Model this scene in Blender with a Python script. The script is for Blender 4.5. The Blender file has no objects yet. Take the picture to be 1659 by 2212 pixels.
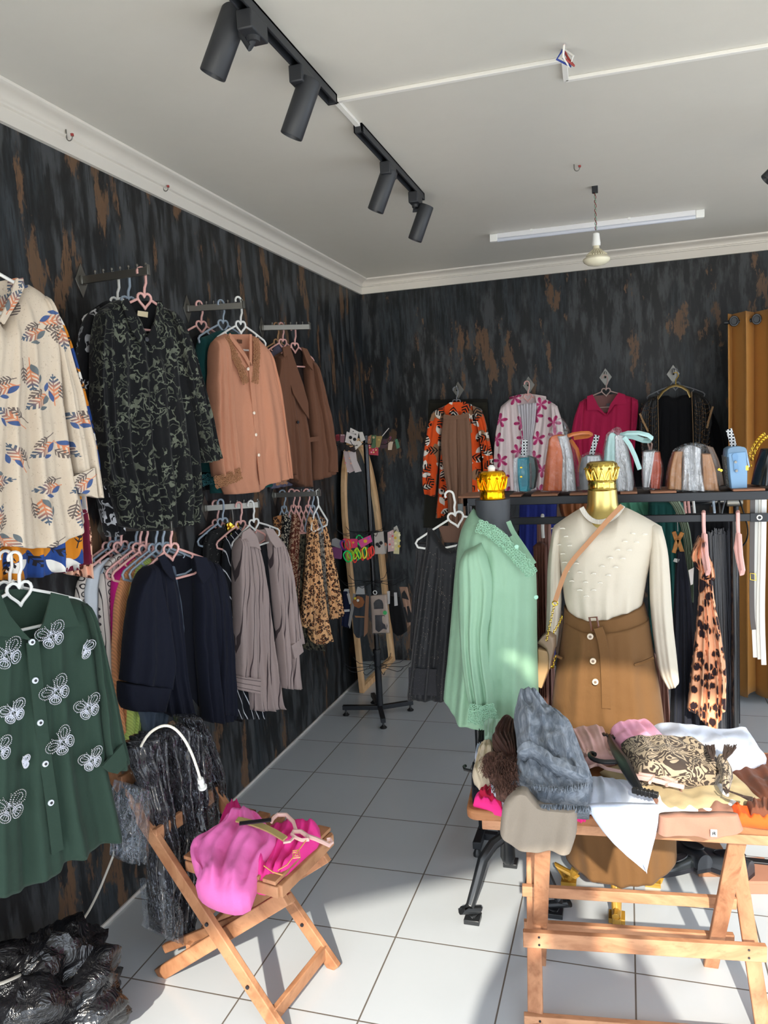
import bpy, bmesh, math, random
from mathutils import Vector, Matrix, noise
PI = math.pi
sc = bpy.context.scene
COL = sc.collection
# ---------------------------------------------------------------- camera
CC = Vector((1.8771, -5.6513, 1.7547)); CF = 1677.92
CM = ((0.95404, 0.29516, -0.05182), (-0.01974, -0.11063, -0.99367), (-0.29902, 0.94902, -0.09972))
cam = bpy.data.cameras.new('camera'); camo = bpy.data.objects.new('camera', cam); COL.objects.link(camo)
cam.sensor_fit = 'HORIZONTAL'; cam.sensor_width = 36; cam.lens = CF * 36 / 1659; cam.clip_start = .05
r_, d_, f_ = [Vector(v).normalized() for v in CM]
mw = Matrix((r_, -d_, -f_)).transposed().to_4x4(); mw.translation = CC
camo.matrix_world = mw; sc.camera = camo
# ---------------------------------------------------------------- view, world, sun
sc.view_settings.view_transform = 'Standard'; sc.view_settings.look = 'None'
sc.view_settings.exposure = 0.75; sc.view_settings.gamma = 1; sc.view_settings.use_curve_mapping = False
w = bpy.data.worlds.new('sky'); sc.world = w; w.use_nodes = True
bg = w.node_tree.nodes['Background']; bg.inputs[0].default_value = (.80, .89, 1.0, 1); bg.inputs[1].default_value = 2.5
sun = bpy.data.lights.new('sun', 'SUN'); sun.energy = 4.3; sun.angle = math.radians(.9); sun.color = (1, .93, .80)
suno = bpy.data.objects.new('sun', sun); COL.objects.link(suno)
SUND = Vector((-.165, .986, 0)).normalized() * math.cos(math.radians(31)) + Vector((0, 0, -math.sin(math.radians(31))))
suno.rotation_euler = SUND.to_track_quat('-Z', 'Y').to_euler(); suno.location = (3, -9, 6)
try:
    sc.cycles.use_denoising = True; sc.cycles.max_bounces = 8; sc.cycles.diffuse_bounces = 5; sc.cycles.glossy_bounces = 4
    sc.cycles.transparent_max_bounces = 12; sc.cycles.sample_clamp_indirect = 15; sc.cycles.blur_glossy = .05
except Exception: pass
# ---------------------------------------------------------------- pixel -> place
def ray(px, py):
    a, b = (px - 829.5) / CF, (py - 1106) / CF
    return Vector([CM[0][i] * a + CM[1][i] * b + CM[2][i] for i in range(3)])
def at(px, py, x=None, y=None, z=None):
    r = ray(px, py)
    t = (x - CC[0]) / r[0] if x is not None else (y - CC[1]) / r[1] if y is not None else (z - CC[2]) / r[2]
    return CC + r * t
# ---------------------------------------------------------------- node helper
class V:
    def __init__(s, t, k): s.t, s.k = t, k
    def _m(s, op, *a):
        n = s.t.nodes.new('ShaderNodeMath'); n.operation = op
        for i, q in enumerate((s,) + a):
            if isinstance(q, V): s.t.links.new(q.k, n.inputs[i])
            else: n.inputs[i].default_value = q
        return V(s.t, n.outputs[0])
    def __add__(s, o): return s._m('ADD', o)
    __radd__ = __add__
    def __sub__(s, o): return s._m('SUBTRACT', o)
    def __rsub__(s, o): return (s * -1) + o
    def __mul__(s, o): return s._m('MULTIPLY', o)
    __rmul__ = __mul__
    def __truediv__(s, o): return s._m('DIVIDE', o)
    def lt(s, o): return s._m('LESS_THAN', o)
    def gt(s, o): return s._m('GREATER_THAN', o)
    def sin(s): return s._m('SINE')
    def cos(s): return s._m('COSINE')
    def abs(s): return s._m('ABSOLUTE')
    def fract(s): return s._m('FRACT')
    def min(s, o): return s._m('MINIMUM', o)
    def max(s, o): return s._m('MAXIMUM', o)
    def atan2(s, o): return s._m('ARCTAN2', o)
    def pow(s, o): return s._m('POWER', o)
    def sqrt(s): return s._m('SQRT')
    def ss(s, a, b):
        n = s.t.nodes.new('ShaderNodeMapRange'); n.interpolation_type = 'SMOOTHSTEP'
        s.t.links.new(s.k, n.inputs[0]); n.inputs[1].default_value = a; n.inputs[2].default_value = b
        return V(s.t, n.outputs[0])
class MT:
    """a material under construction"""
    def __init__(s, name, rough=.8, metal=0, spec=.3, sheen=0, coat=0):
        s.m = bpy.data.materials.new(name); s.m.use_nodes = True; s.t = s.m.node_tree
        s.b = s.t.nodes['Principled BSDF']
        s.b.inputs['Roughness'].default_value = rough; s.b.inputs['Metallic'].default_value = metal
        s.b.inputs['Specular IOR Level'].default_value = spec
        if sheen: s.b.inputs['Sheen Weight'].default_value = sheen
        if coat: s.b.inputs['Coat Weight'].default_value = coat
    def coord(s, kind='Object', scale=(1, 1, 1), warp=0, wscale=5):
        tc = s.t.nodes.new('ShaderNodeTexCoord'); mp = s.t.nodes.new('ShaderNodeMapping')
        mp.inputs['Scale'].default_value = scale
        k = tc.outputs[kind]
        if warp:
            n = s.t.nodes.new('ShaderNodeTexNoise'); n.inputs['Scale'].default_value = wscale; s.t.links.new(k, n.inputs[0])
            m = s.t.nodes.new('ShaderNodeVectorMath'); m.operation = 'MULTIPLY_ADD'
            s.t.links.new(n.outputs['Color'], m.inputs[0]); m.inputs[1].default_value = (warp,) * 3
            s.t.links.new(k, m.inputs[2]); k = m.outputs[0]
        s.t.links.new(k, mp.inputs[0]); return V(s.t, mp.outputs[0])
    def xyz(s, v):
        n = s.t.nodes.new('ShaderNodeSeparateXYZ'); s.t.links.new(v.k, n.inputs[0])
        return [V(s.t, n.outputs[i]) for i in range(3)]
    def vec(s, x, y, z):
        n = s.t.nodes.new('ShaderNodeCombineXYZ')
        for i, q in enumerate((x, y, z)):
            if isinstance(q, V): s.t.links.new(q.k, n.inputs[i])
            else: n.inputs[i].default_value = q
        return V(s.t, n.outputs[0])
    def noise(s, v, scale, detail=3, rough=.5, dist=0):
        n = s.t.nodes.new('ShaderNodeTexNoise'); n.inputs['Scale'].default_value = scale
        n.inputs['Detail'].default_value = detail; n.inputs['Roughness'].default_value = rough; n.inputs['Distortion'].default_value = dist
        if v: s.t.links.new(v.k, n.inputs[0])
        return V(s.t, n.outputs[0])
    def voro(s, v, scale, feat='F1', out='Distance', rnd=1, dim='3D'):
        n = s.t.nodes.new('ShaderNodeTexVoronoi'); n.voronoi_dimensions = dim; n.feature = feat
        n.inputs['Scale'].default_value = scale; n.inputs['Randomness'].default_value = rnd
        s.t.links.new(v.k, n.inputs[0]); s.last = n
        return V(s.t, n.outputs[out])
    def col(s, c):
        n = s.t.nodes.new('ShaderNodeRGB'); n.outputs[0].default_value = (*c, 1); return V(s.t, n.outputs[0])
    def mix(s, f, a, b):
        n = s.t.nodes.new('ShaderNodeMix'); n.data_type = 'RGBA'
        if isinstance(f, V): s.t.links.new(f.k, n.inputs[0])
        else: n.inputs[0].default_value = f
        for i, q in ((6, a), (7, b)):
            if isinstance(q, V): s.t.links.new(q.k, n.inputs[i])
            else: n.inputs[i].default_value = (*q, 1)
        return V(s.t, n.outputs[2])
    def base(s, c):
        if isinstance(c, V): s.t.links.new(c.k, s.b.inputs['Base Color'])
        else: s.b.inputs['Base Color'].default_value = (*c, 1)
        return s
    def rough(s, v): s.t.links.new(v.k, s.b.inputs['Roughness']); return s
    def bump(s, h, strength=.3, dist=.01):
        n = s.t.nodes.new('ShaderNodeBump'); n.inputs['Strength'].default_value = strength; n.inputs['Distance'].default_value = dist
        s.t.links.new(h.k, n.inputs['Height']); s.t.links.new(n.outputs[0], s.b.inputs['Normal']); return s
def srgb(r, g, b):
    return tuple((c / 255 / 12.92 if c / 255 <= .04045 else ((c / 255 + .055) / 1.055) ** 2.4) for c in (r, g, b))
_mc = {}
def fab(c, rough=.88, wr=.25, sheen=.15, key='', spec=.2, weave=0):
    """plain woven or knitted cloth of one colour; c in 0-255"""
    k = ('fab', c, rough, wr, key)
    if k in _mc: return _mc[k]
    m = MT('cloth', rough, 0, spec, min(sheen, .04)); v = m.coord()
    n1 = m.noise(v, 9, 3, .55, .4); n2 = m.noise(v, 420, 2)
    c0 = srgb(*c); f = m.noise(v, 3.0, 2)
    m.base(m.mix(n2 * .5, c0, tuple(q * .82 for q in c0)))
    h = n1 * 1.0 + n2 * .05
    if weave:
        x, y, z = m.xyz(v); h = h + (z * weave).sin() * .06
    m.bump(h, wr, .03); _mc[k] = m.m; return m.m
def simple(name, c, rough=.5, metal=0, spec=.5, coat=0, nz=0):
    k = ('s', name, c, rough, metal)
    if k in _mc: return _mc[k]
    m = MT(name, rough, metal, spec, 0, coat); c0 = srgb(*c)
    v = m.coord(); n = m.noise(v, 14, 3)
    m.base(m.mix(n, tuple(q * (1 - nz) for q in c0), c0)); 
    if nz: m.bump(n, .12, .004)
    _mc[k] = m.m; return m.m
# ---------------------------------------------------------------- objects
def tag(o, label=None, cat=None, group=None, kind=None):
    if label: o['label'] = label
    if cat: o['category'] = cat
    if group: o['group'] = group
    if kind: o['kind'] = kind
    return o
def empty(name, loc, rz=0, label=None, cat=None, group=None):
    o = bpy.data.objects.new(name, None); COL.objects.link(o); o.location = loc; o.rotation_euler = (0, 0, rz)
    o.empty_display_size = .05
    o['_m'] = 0
    del o['_m']
    return tag(o, label, cat, group)
class MB:
    def __init__(s): s.v, s.f, s.mi = [], [], []
    def add(s, vs, fs, mi=0):
        o = len(s.v); s.v += [tuple(v) for v in vs]; s.f += [tuple(i + o for i in f) for f in fs]; s.mi += [mi] * len(fs); return s
    def box(s, a, b, mi=0):
        (x0, y0, z0), (x1, y1, z1) = a, b
        vs = [(x, y, z) for x in (x0, x1) for y in (y0, y1) for z in (z0, z1)]
        return s.add(vs, [(0, 1, 3, 2), (4, 6, 7, 5), (0, 4, 5, 1), (2, 3, 7, 6), (0, 2, 6, 4), (1, 5, 7, 3)], mi)
    def beam(s, p, q, w, h, up=(0, 0, 1), mi=0):
        p, q = Vector(p), Vector(q); d = (q - p).normalized(); a = d.cross(Vector(up))
        if a.length < 1e-4: a = d.cross(Vector((1, 0, 0)))
        a.normalize(); b = d.cross(a).normalized(); vs = []
        for c in (p, q):
            for i, j in ((-1, -1), (1, -1), (1, 1), (-1, 1)): vs.append(c + a * i * w / 2 + b * j * h / 2)
        return s.add(vs, [(0, 1, 2, 3), (7, 6, 5, 4), (0, 4, 5, 1), (1, 5, 6, 2), (2, 6, 7, 3), (3, 7, 4, 0)], mi)
    def tube(s, pts, r, n=8, flat=1, closed=False, mi=0, flatdir=None):
        pts = [Vector(p) for p in pts]; N = len(pts)
        rs = r if isinstance(r, (list, tuple)) else [r] * N
        d0 = (pts[1] - pts[0]).normalized(); u = d0.orthogonal().normalized()
        if flatdir is not None:
            u = Vector(flatdir)
        vs = []
        for i, p in enumerate(pts):
            a = pts[(i - 1) % N] if closed or i > 0 else p; b = pts[(i + 1) % N] if closed or i < N - 1 else p
            d = (b - a)
            d = d.normalized() if d.length > 1e-9 else d0
            uu = (Vector(flatdir) if flatdir is not None else u); uu = uu - d * uu.dot(d)
            if uu.length < 1e-5: uu = d.orthogonal()
            u = uu.normalized(); w_ = d.cross(u)
            for k in range(n):
                t = 2 * PI * k / n; vs.append(p + u * math.cos(t) * rs[i] * flat + w_ * math.sin(t) * rs[i])
        fs = []
        for i in range(N if closed else N - 1):
            for k in range(n):
                a, b = i * n, ((i + 1) % N) * n; fs.append((a + k, a + (k + 1) % n, b + (k + 1) % n, b + k))
        if not closed: fs += [tuple(range(n))[::-1], tuple((N - 1) * n + k for k in range(n))]
        return s.add(vs, fs, mi)
    def lathe(s, prof, c=(0, 0, 0), n=24, axis='z', mi=0, sx=1, sy=1):
        vs = []
        for r, h in prof:
            for k in range(n):
                t = 2 * PI * k / n; x, y = r * math.cos(t) * sx, r * math.sin(t) * sy
                vs.append((c[0] + x, c[1] + y, c[2] + h) if axis == 'z' else (c[0] + x, c[1] + h, c[2] + y) if axis == 'y' else (c[0] + h, c[1] + x, c[2] + y))
        fs = [(i * n + k, i * n + (k + 1) % n, (i + 1) * n + (k + 1) % n, (i + 1) * n + k) for i in range(len(prof) - 1) for k in range(n)]
        fs += [tuple(range(n))[::-1], tuple((len(prof) - 1) * n + k for k in range(n))]
        return s.add(vs, fs, mi)
    def prism(s, poly, t0, t1, ax='y', mi=0):
        """poly of (a,b) extruded along ax"""
        f = {'y': lambda a, b, t: (a, t, b), 'x': lambda a, b, t: (t, a, b), 'z': lambda a, b, t: (a, b, t)}[ax]
        n = len(poly); vs = [f(a, b, t0) for a, b in poly] + [f(a, b, t1) for a, b in poly]
        return s.add(vs, [tuple(range(n)), tuple(range(2 * n - 1, n - 1, -1))] + [(i, (i + 1) % n, n + (i + 1) % n, n + i) for i in range(n)], mi)
    def bead(s, c, r, mi=0):
        x, y, z = c
        return s.add([(x - r, y, z), (x + r, y, z), (x, y - r, z), (x, y + r, z), (x, y, z - r), (x, y, z + r)],
                     [(0, 2, 5), (2, 1, 5), (1, 3, 5), (3, 0, 5), (2, 0, 4), (1, 2, 4), (3, 1, 4), (0, 3, 4)], mi)
    def build(s, name, mats, parent=None, smooth=True, bevel=0, label=None, world=False, seg=2, sub=0, sharp=True):
        me = bpy.data.meshes.new(name); me.from_pydata(s.v, [], s.f)
        if not isinstance(mats, (list, tuple)): mats = [mats]
        for m in mats: me.materials.append(m)
        if len(mats) > 1: me.polygons.foreach_set('material_index', s.mi)
        bm = bmesh.new(); bm.from_mesh(me); bmesh.ops.recalc_face_normals(bm, faces=bm.faces); bm.to_mesh(me); bm.free()
        o = bpy.data.objects.new(name, me); COL.objects.link(o)
        if smooth:
            me.polygons.foreach_set('use_smooth', [True] * len(me.polygons))
            if sharp:
                try: me.set_sharp_from_angle(angle=math.radians(42))
                except Exception: pass
        if bevel:
            b = o.modifiers.new('bevel', 'BEVEL'); b.width = bevel; b.segments = seg; b.limit_method = 'ANGLE'
        if sub:
            b = o.modifiers.new('sub', 'SUBSURF'); b.levels = b.render_levels = sub
        if parent is not None:
            o.parent = parent
            if world:  # coordinates were given in world space
                o.matrix_parent_inverse = Matrix.LocRotScale(parent.location, parent.rotation_euler, None).inverted()
        if label: o['label'] = label
        return o
def copy_tree(o, parent=None):
    c = o.copy(); COL.objects.link(c); c.parent = parent
    for ch in [k for k in bpy.data.objects if k.parent == o]: copy_tree(ch, c)
    return c
# ---------------------------------------------------------------- cloth lying in or hanging in a plane
class Plane:
    """origin p; U across, V up (or away), N towards the viewer; local frame x=U, z=V, y=-N"""
    def __init__(s, p, ang=0, flat=False):
        s.p = Vector(p); s.ang = ang; c, n = math.cos(ang), math.sin(ang); s.flat = flat
        s.U = Vector((c, n, 0))
        if flat: s.Vv = Vector((-n, c, 0)); s.N = Vector((0, 0, 1))
        else: s.Vv = Vector((0, 0, 1)); s.N = Vector((n, -c, 0))
    def uv(s, px, py, off=0):
        r = ray(px, py); o = s.p + s.N * off
        t = (o - CC).dot(s.N) / r.dot(s.N); q = CC + r * t - s.p
        return (q.dot(s.U), q.dot(s.Vv))
    def loc(s, u, v, n=0):  # local coordinates for the mesh under the empty
        return (u, v, n) if s.flat else (u, -n, v)
    def L(s, px, py, n=0):
        return s.loc(*s.uv(px, py, n), n)
    def thing(s, name, label, cat, group=None, at_px=None):
        e = empty(name, s.p, s.ang, label, cat, group); return e
def resample(pts, n):
    d = [0]
    for a, b in zip(pts, pts[1:]): d.append(d[-1] + math.hypot(b[0] - a[0], b[1] - a[1]))
    out = []; k = 0
    for i in range(n):
        t = d[-1] * i / (n - 1)
        while k < len(pts) - 2 and d[k + 1] < t: k += 1
        f = (t - d[k]) / max(1e-9, d[k + 1] - d[k]); f = min(1, max(0, f))
        out.append((pts[k][0] + (pts[k + 1][0] - pts[k][0]) * f, pts[k][1] + (pts[k + 1][1] - pts[k][1]) * f))
    return out
def smooth_pl(pts, it=1):
    for _ in range(it):
        q = [pts[0]]
        for a, b in zip(pts, pts[1:]): q += [(a[0] * .75 + b[0] * .25, a[1] * .75 + b[1] * .25), (a[0] * .25 + b[0] * .75, a[1] * .25 + b[1] * .75)]
        q.append(pts[-1]); pts = q
    return pts
def puff(pl, name, mat, parent, L, R, T=(), B=(), th=.05, fold=.012, nf=5, off=0., nx=40, ny=48, wr=.006, top=.0, seed=None, ws=9,
         edge=.12, px=True, fk=.7, sm=1, ring=0, label=None, bend=0, botth=1., sway=.8, flatback=False):
    """cloth volume spanned by four traced edges; L,R run top to bottom, T and B are the points between them, left to right"""
    rnd = random.Random(seed if seed is not None else hash_s(name + str(L[0])))
    q = (lambda p: pl.uv(p[0], p[1], off)) if px else (lambda p: p)
    L = [q(p) for p in L]; R = [q(p) for p in R]
    T = [L[0]] + [q(p) for p in T] + [R[0]]; B = [L[-1]] + [q(p) for p in B] + [R[-1]]
    L, R, T, B = [resample(smooth_pl(e, sm) if len(e) > 2 else e, n) for e, n in ((L, ny), (R, ny), (T, nx), (B, nx))]
    ph = [rnd.uniform(0, 6.3) for _ in range(4)]; sd = rnd.uniform(0, 50)
    P = []
    for j in range(ny):
        t = j / (ny - 1); row = []
        for i in range(nx):
            s = i / (nx - 1)
            pt = []
            for k in (0, 1):
                c = (1 - s) * L[j][k] + s * R[j][k] + (1 - t) * T[i][k] + t * B[i][k] - ((1 - s) * (1 - t) * L[0][k] + s * (1 - t) * R[0][k] + (1 - s) * t * L[-1][k] + s * t * R[-1][k])
                pt.append(c)
            row.append(pt)
        P.append(row)
    tpt = (top or .12) if flatback else top; tpb = .14 if flatback else 0
    def prof(s, t):
        e = min(1, min(s, 1 - s) / max(1e-4, edge)); e = math.sqrt(max(0, 1 - (1 - e) ** 2))
        x = 1.0
        if tpt: x = min(1, t / tpt); x = math.sqrt(max(0, 1 - (1 - x) ** 2)) * .9 + .1
        if tpb: x *= math.sqrt(max(0, 1 - (1 - min(1, (1 - t) / tpb)) ** 2)) * .9 + .1
        return e, x * (1 + (botth - 1) * t)
    def fo(s, t, sgn):
        a = (t ** fk if fk else 1)
        if flatback: a *= min(1, t / .15, (1 - t) / .15)
        w_ = math.sin(2 * PI * nf * s + ph[0] + sway * math.sin(2.2 * t + ph[1])) + .5 * math.sin(2 * PI * nf * 1.9 * s + ph[2] + sway * 1.5 * t) + .35 * math.sin(2 * PI * nf * .55 * s + ph[3] - t)
        return w_ * a * fold
    vs = []; idx = {}
    for sgn in (1, -1):
        for j in range(ny):
            for i in range(nx):
                if sgn < 0 and i in (0, nx - 1) and True:
                    idx[(sgn, j, i)] = idx[(1, j, i)]; continue
                s, t = i / (nx - 1), j / (ny - 1); e, x = prof(s, t)
                u, v = P[j][i]
                nz = noise.noise(Vector((u * ws + sd, v * ws, sgn * 3.1 + sd))) + .5 * noise.noise(Vector((u * ws * 2.6 + sd, v * ws * 2.1, sd)))
                if flatback: nz *= min(1, t / .12, (1 - t) / .12)
                if flatback and sgn < 0: n = off - th / 2
                else: n = off + sgn * th / 2 * e * x + fo(s, t, sgn) * (.35 + .65 * e) + nz * wr * (.3 + .7 * e)
                if bend: n += bend * (4 * (s - .5) ** 2)
                idx[(sgn, j, i)] = len(vs); vs.append(pl.loc(u, v, n))
    fs = []
    for sgn in (1, -1):
        for j in range(ny - 1):
            for i in range(nx - 1):
                f = [idx[(sgn, j, i)], idx[(sgn, j, i + 1)], idx[(sgn, j + 1, i + 1)], idx[(sgn, j + 1, i)]]
                f = list(dict.fromkeys(f if sgn > 0 else f[::-1]))
                if len(f) > 2: fs.append(tuple(f))
    for j in (0, ny - 1):
        for i in range(nx - 1):
            f = list(dict.fromkeys([idx[(1, j, i)], idx[(1, j, i + 1)], idx[(-1, j, i + 1)], idx[(-1, j, i)]]))
            if len(f) > 2: fs.append(tuple(f))
    m = MB(); m.add(vs, fs); o = m.build(name, mat, parent, sharp=False)
    # cloth coordinates in metres, so that woven stripes follow the folds
    wm = math.hypot(P[ny // 2][-1][0] - P[ny // 2][0][0], P[ny // 2][-1][1] - P[ny // 2][0][1]); hm = math.hypot(P[-1][nx // 2][0] - P[0][nx // 2][0], P[-1][nx // 2][1] - P[0][nx // 2][1])
    at_ = o.data.attributes.new('cloth', 'FLOAT_VECTOR', 'POINT'); buf = [0.0] * (3 * len(vs))
    for (sg_, j, i), k in idx.items(): buf[3 * k] = (i / (nx - 1)) * wm + .003; buf[3 * k + 2] = -(j / (ny - 1)) * hm
    at_.data.foreach_set('vector', buf)
    if label: o['label'] = label
    return o
def hash_s(s):
    h = 7
    for c in s: h = (h * 131 + ord(c)) % 1000003
    return h
def patch(pl, name, mat, parent, poly, off, t=.003, px=True, label=None):
    q = [pl.uv(p[0], p[1], off) for p in poly] if px else poly
    n = len(q); vs = [pl.loc(u, v, off) for u, v in q] + [pl.loc(u, v, off - t) for u, v in q]
    m = MB(); m.add(vs, [tuple(range(n)), tuple(range(2 * n - 1, n - 1, -1))] + [(i, (i + 1) % n, n + (i + 1) % n, n + i) for i in range(n)])
    return m.build(name, mat, parent, label=label)
def disc(m, pl, u, v, n, r, t=.003, k=14, mi=0):
    vs = [pl.loc(u, v, n + t)] + [pl.loc(u + math.cos(2 * PI * i / k) * r, v + math.sin(2 * PI * i / k) * r, n + (t * .7)) for i in range(k)] + [pl.loc(u + math.cos(2 * PI * i / k) * r * 1.02, v + math.sin(2 * PI * i / k) * r * 1.02, n - .004) for i in range(k)]
    m.add(vs, [(0, 1 + i, 1 + (i + 1) % k) for i in range(k)] + [(1 + i, 1 + k + i, 1 + k + (i + 1) % k, 1 + (i + 1) % k) for i in range(k)], mi)
def buttons(pl, parent, pts, mat, r=.006, off=.04, name='button', label=None, dark=None):
    for p in pts:
        m = MB(); u, v = pl.uv(p[0], p[1], off); disc(m, pl, u, v, off, r)
        if dark is not None: disc(m, pl, u, v, off + .002, r * .45, mi=1)
        m.build(name, [mat, dark] if dark is not None else mat, parent, label=label)
# ---------------------------------------------------------------- patterned materials
def m_wallpaper():
    m = MT('wallpaper', .48, 0, .35)
    v = m.coord(scale=(1, 1, .22)); v2 = m.coord(scale=(1, 1, .09)); v3 = m.coord(scale=(1, 1, .26), warp=.02, wscale=30)
    a = m.noise(v, 15, 6, .62); b = m.noise(v2, 46, 5, .65); c = m.noise(v3, 6.0, 6, .66)
    g = m.noise(m.coord(scale=(1, 1, .3)), 3.2, 2); d = m.noise(v2, 90, 3, .6)
    k1, k2, k3 = srgb(23, 24, 25), srgb(64, 66, 68), srgb(48, 56, 62)
    base = m.mix(a.ss(.44, .60), k1, k2)
    base = m.mix((g.ss(.5, .62)) * .7, base, m.mix(b.ss(.42, .6), srgb(16, 18, 20), k3))
    base = m.mix(b.ss(.56, .66) * .8, base, srgb(14, 15, 16))
    br = c.ss(.565, .60); br = br * d.ss(.34, .44)
    base = m.mix(br, base, m.mix(a, srgb(112, 80, 56), srgb(80, 66, 50)))
    m.base(base).bump(b + a, .10, .01); m.rough(a.ss(.2, .9) * .25 + .38)
    return m.m
def m_tile():
    m = MT('floor_tile', .2, 0, .6)
    x, y, z = m.xyz(m.coord())
    gx = ((x - .272) / .4); gy = ((y + 2.82) / .4)
    fx = (gx.fract() - .5).abs(); fy = (gy.fract() - .5).abs()
    g = fx.max(fy).gt(.4935)
    v = m.coord(); n = m.noise(v, 3, 4); n2 = m.noise(v, 60, 3)
    vt = m.voro(m.vec(gx._m('FLOOR'), gy._m('FLOOR'), 0), 1, out='Color', rnd=0)
    tone = m.mix(n * .6, srgb(192, 197, 201), srgb(178, 184, 189))
    m.base(m.mix(g, tone, srgb(98, 90, 82)))
    h = (fx.max(fy).ss(.5, .488)); m.bump(h + n2 * .01 + n * .03, .12, .004)
    m.rough(g * .5 + n2 * .05 + .17)
    return m.m
def m_wood(c1=(190, 140, 95), c2=(140, 92, 58), sc_=(1, 1, 1), rough=.6, k=1, knot=True, dist=2.2):
    key = ('wood', c1, c2, sc_)
    if key in _mc: return _mc[key]
    m = MT('wood', rough, 0, .3); v = m.coord('Object', sc_)
    n = m.noise(v, 7 * k, 5, .6, dist); n2 = m.noise(v, 60 * k, 3, .6); n3 = m.noise(v, 1.2 * k, 3)
    b = m.mix(n.ss(.3, .72), srgb(*c1), srgb(*c2)); b = m.mix(n2.ss(.55, .75) * .35, b, tuple(q * .5 for q in srgb(*c2)))
    if knot:
        d = m.voro(m.coord(), 5.5); b = m.mix(d.ss(.13, .04) * .75, b, srgb(70, 42, 26))
    m.base(b).bump(n + n2 * .4, .15, .004); _mc[key] = m.m; return m.m
def m_leopard(base=(214, 160, 110), spot=(40, 28, 26), mid=(170, 105, 62), scale=38, key='', solid=False):
    k = ('leo', base, spot, mid, scale)
    if k in _mc: return _mc[k]
    m = MT('leopard_cloth', .85, 0, .2, .1); v = m.coord(warp=.012, wscale=40)
    d = m.voro(v, scale); n = m.noise(m.coord(), scale * 1.9, 2, .5); n0 = m.noise(m.coord(), scale * .35, 2)
    rr = d + (n - .5) * .34
    core = rr.lt(.30); ring = rr.lt(.50) * rr.gt(.24) * n.gt(.40)
    b = m.mix(n0.ss(.4, .6), srgb(*base), tuple(min(1, q * 1.25) for q in srgb(*base)))
    if solid: core = rr.lt(.53); ring = rr.lt(.45) * n.gt(.30)
    b = m.mix(core, b, srgb(*mid)); b = m.mix(ring, b, srgb(*spot))
    m.base(b).bump(m.noise(m.coord(), 9, 3), .3, .03); _mc[k] = m.m; return m.m
def m_blotch(base, spot, scale=40, cut=.5, name='print_cloth', stretch=(1, 1, 1), wd=.1):
    """worm-like squiggles: the isolines of a noise"""
    m = MT(name, .85, 0, .2, .1); v = m.coord(scale=stretch)
    a = m.noise(v, scale, 2, .5, .8); b = m.noise(v, scale * .55, 1)
    ln = (a - cut).abs().lt(wd * .35) * b.gt(.42)
    m.base(m.mix(ln, srgb(*base), m.mix(m.noise(v, 20, 1).ss(.4, .6), srgb(*spot), tuple(q * .5 for q in srgb(*spot)))))
    m.bump(m.noise(m.coord(), 9, 3), .3, .03); return m.m
def m_zebra(base, spot, scale=30, cut=.5, stretch=(1, 1, 1)):
    m = MT('zebra_cloth', .85, 0, .2, .1); v = m.coord(scale=stretch, warp=.03, wscale=14)
    a = m.noise(v, scale, 2, .5, 1.2); x, y, z = m.xyz(v)
    s = ((a * 62)).sin()
    m.base(m.mix(s.gt(.05), srgb(*base), srgb(*spot))).bump(m.noise(m.coord(), 9, 3), .3, .03); return m.m
def m_stripes(base, line, period=.03, width=.09, warp=.012, axis=0, rot=0., name='striped_cloth', soft=False):
    m = MT(name, .85, 0, .2, .1); a_ = m.t.nodes.new('ShaderNodeAttribute'); a_.attribute_name = 'cloth'; x, y, z = m.xyz(V(m.t, a_.outputs['Vector']))
    x = x + (m.noise(m.coord(), 7, 2) - .5) * warp
    c = x * math.cos(rot) + z * math.sin(rot); f = ((c / period).fract() - .5).abs()
    n = m.noise(m.coord(), 500, 2)
    b = m.mix(n * .4, srgb(*base), tuple(q * .75 for q in srgb(*base)))
    m.base(m.mix(f.lt(width / 2), b, srgb(*line))).bump(m.noise(m.coord(), 9, 3) + (f.lt(width / 2)) * (.1 if soft else 0), .3, .03); return m.m
def m_crepe(c, c2, scale=40):
    m = MT('crepe_cloth', .95, 0, .1, .04); v = m.coord(scale=(1, .35, 1)); n = m.noise(v, scale, 5, .65, 1.2); n2 = m.noise(m.coord(), 12, 3)
    m.base(m.mix(n.ss(.35, .7), srgb(*c2), srgb(*c))).bump(n * .5 + n2, .7, .02); return m.m
def m_rib(base, period=.008, rot=0, key=''):
    m = MT('ribbed_knit', .9, 0, .15, .2); v = m.coord(); x, y, z = m.xyz(v)
    c = (x * math.cos(rot) + z * math.sin(rot)) * (2 * PI / period); s = c.sin()
    c0 = srgb(*base); m.base(m.mix(s.ss(-1, 1), tuple(q * .78 for q in c0), c0)).bump(s * .12 + m.noise(v, 9, 3), .35, .02); return m.m
def cells(m, v2, scale, rot=True, rnd=.75):
    """local coordinates round the nearest scattered point of a plane: returns x,y (in cell units) and two random numbers"""
    n = m.t.nodes.new('ShaderNodeTexVoronoi'); n.voronoi_dimensions = '2D'; n.feature = 'F1'
    n.inputs['Scale'].default_value = scale; n.inputs['Randomness'].default_value = rnd
    m.t.links.new(v2.k, n.inputs[0])
    x, y, _ = m.xyz(v2); px_, py_, _ = m.xyz(V(m.t, n.outputs['Position'])); r, g, b = m.xyz(V(m.t, n.outputs['Color']))
    dx, dy = (x - px_) * scale, (y - py_) * scale
    if rot:
        a = r * 6.283; c, s = a.cos(), a.sin(); dx, dy = dx * c - dy * s, dx * s + dy * c
    return dx, dy, g, b
def flat2(m, off=(0, 0)):
    x, y, z = m.xyz(m.coord()); return m.vec(x + off[0], z + off[1], 0)
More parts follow.
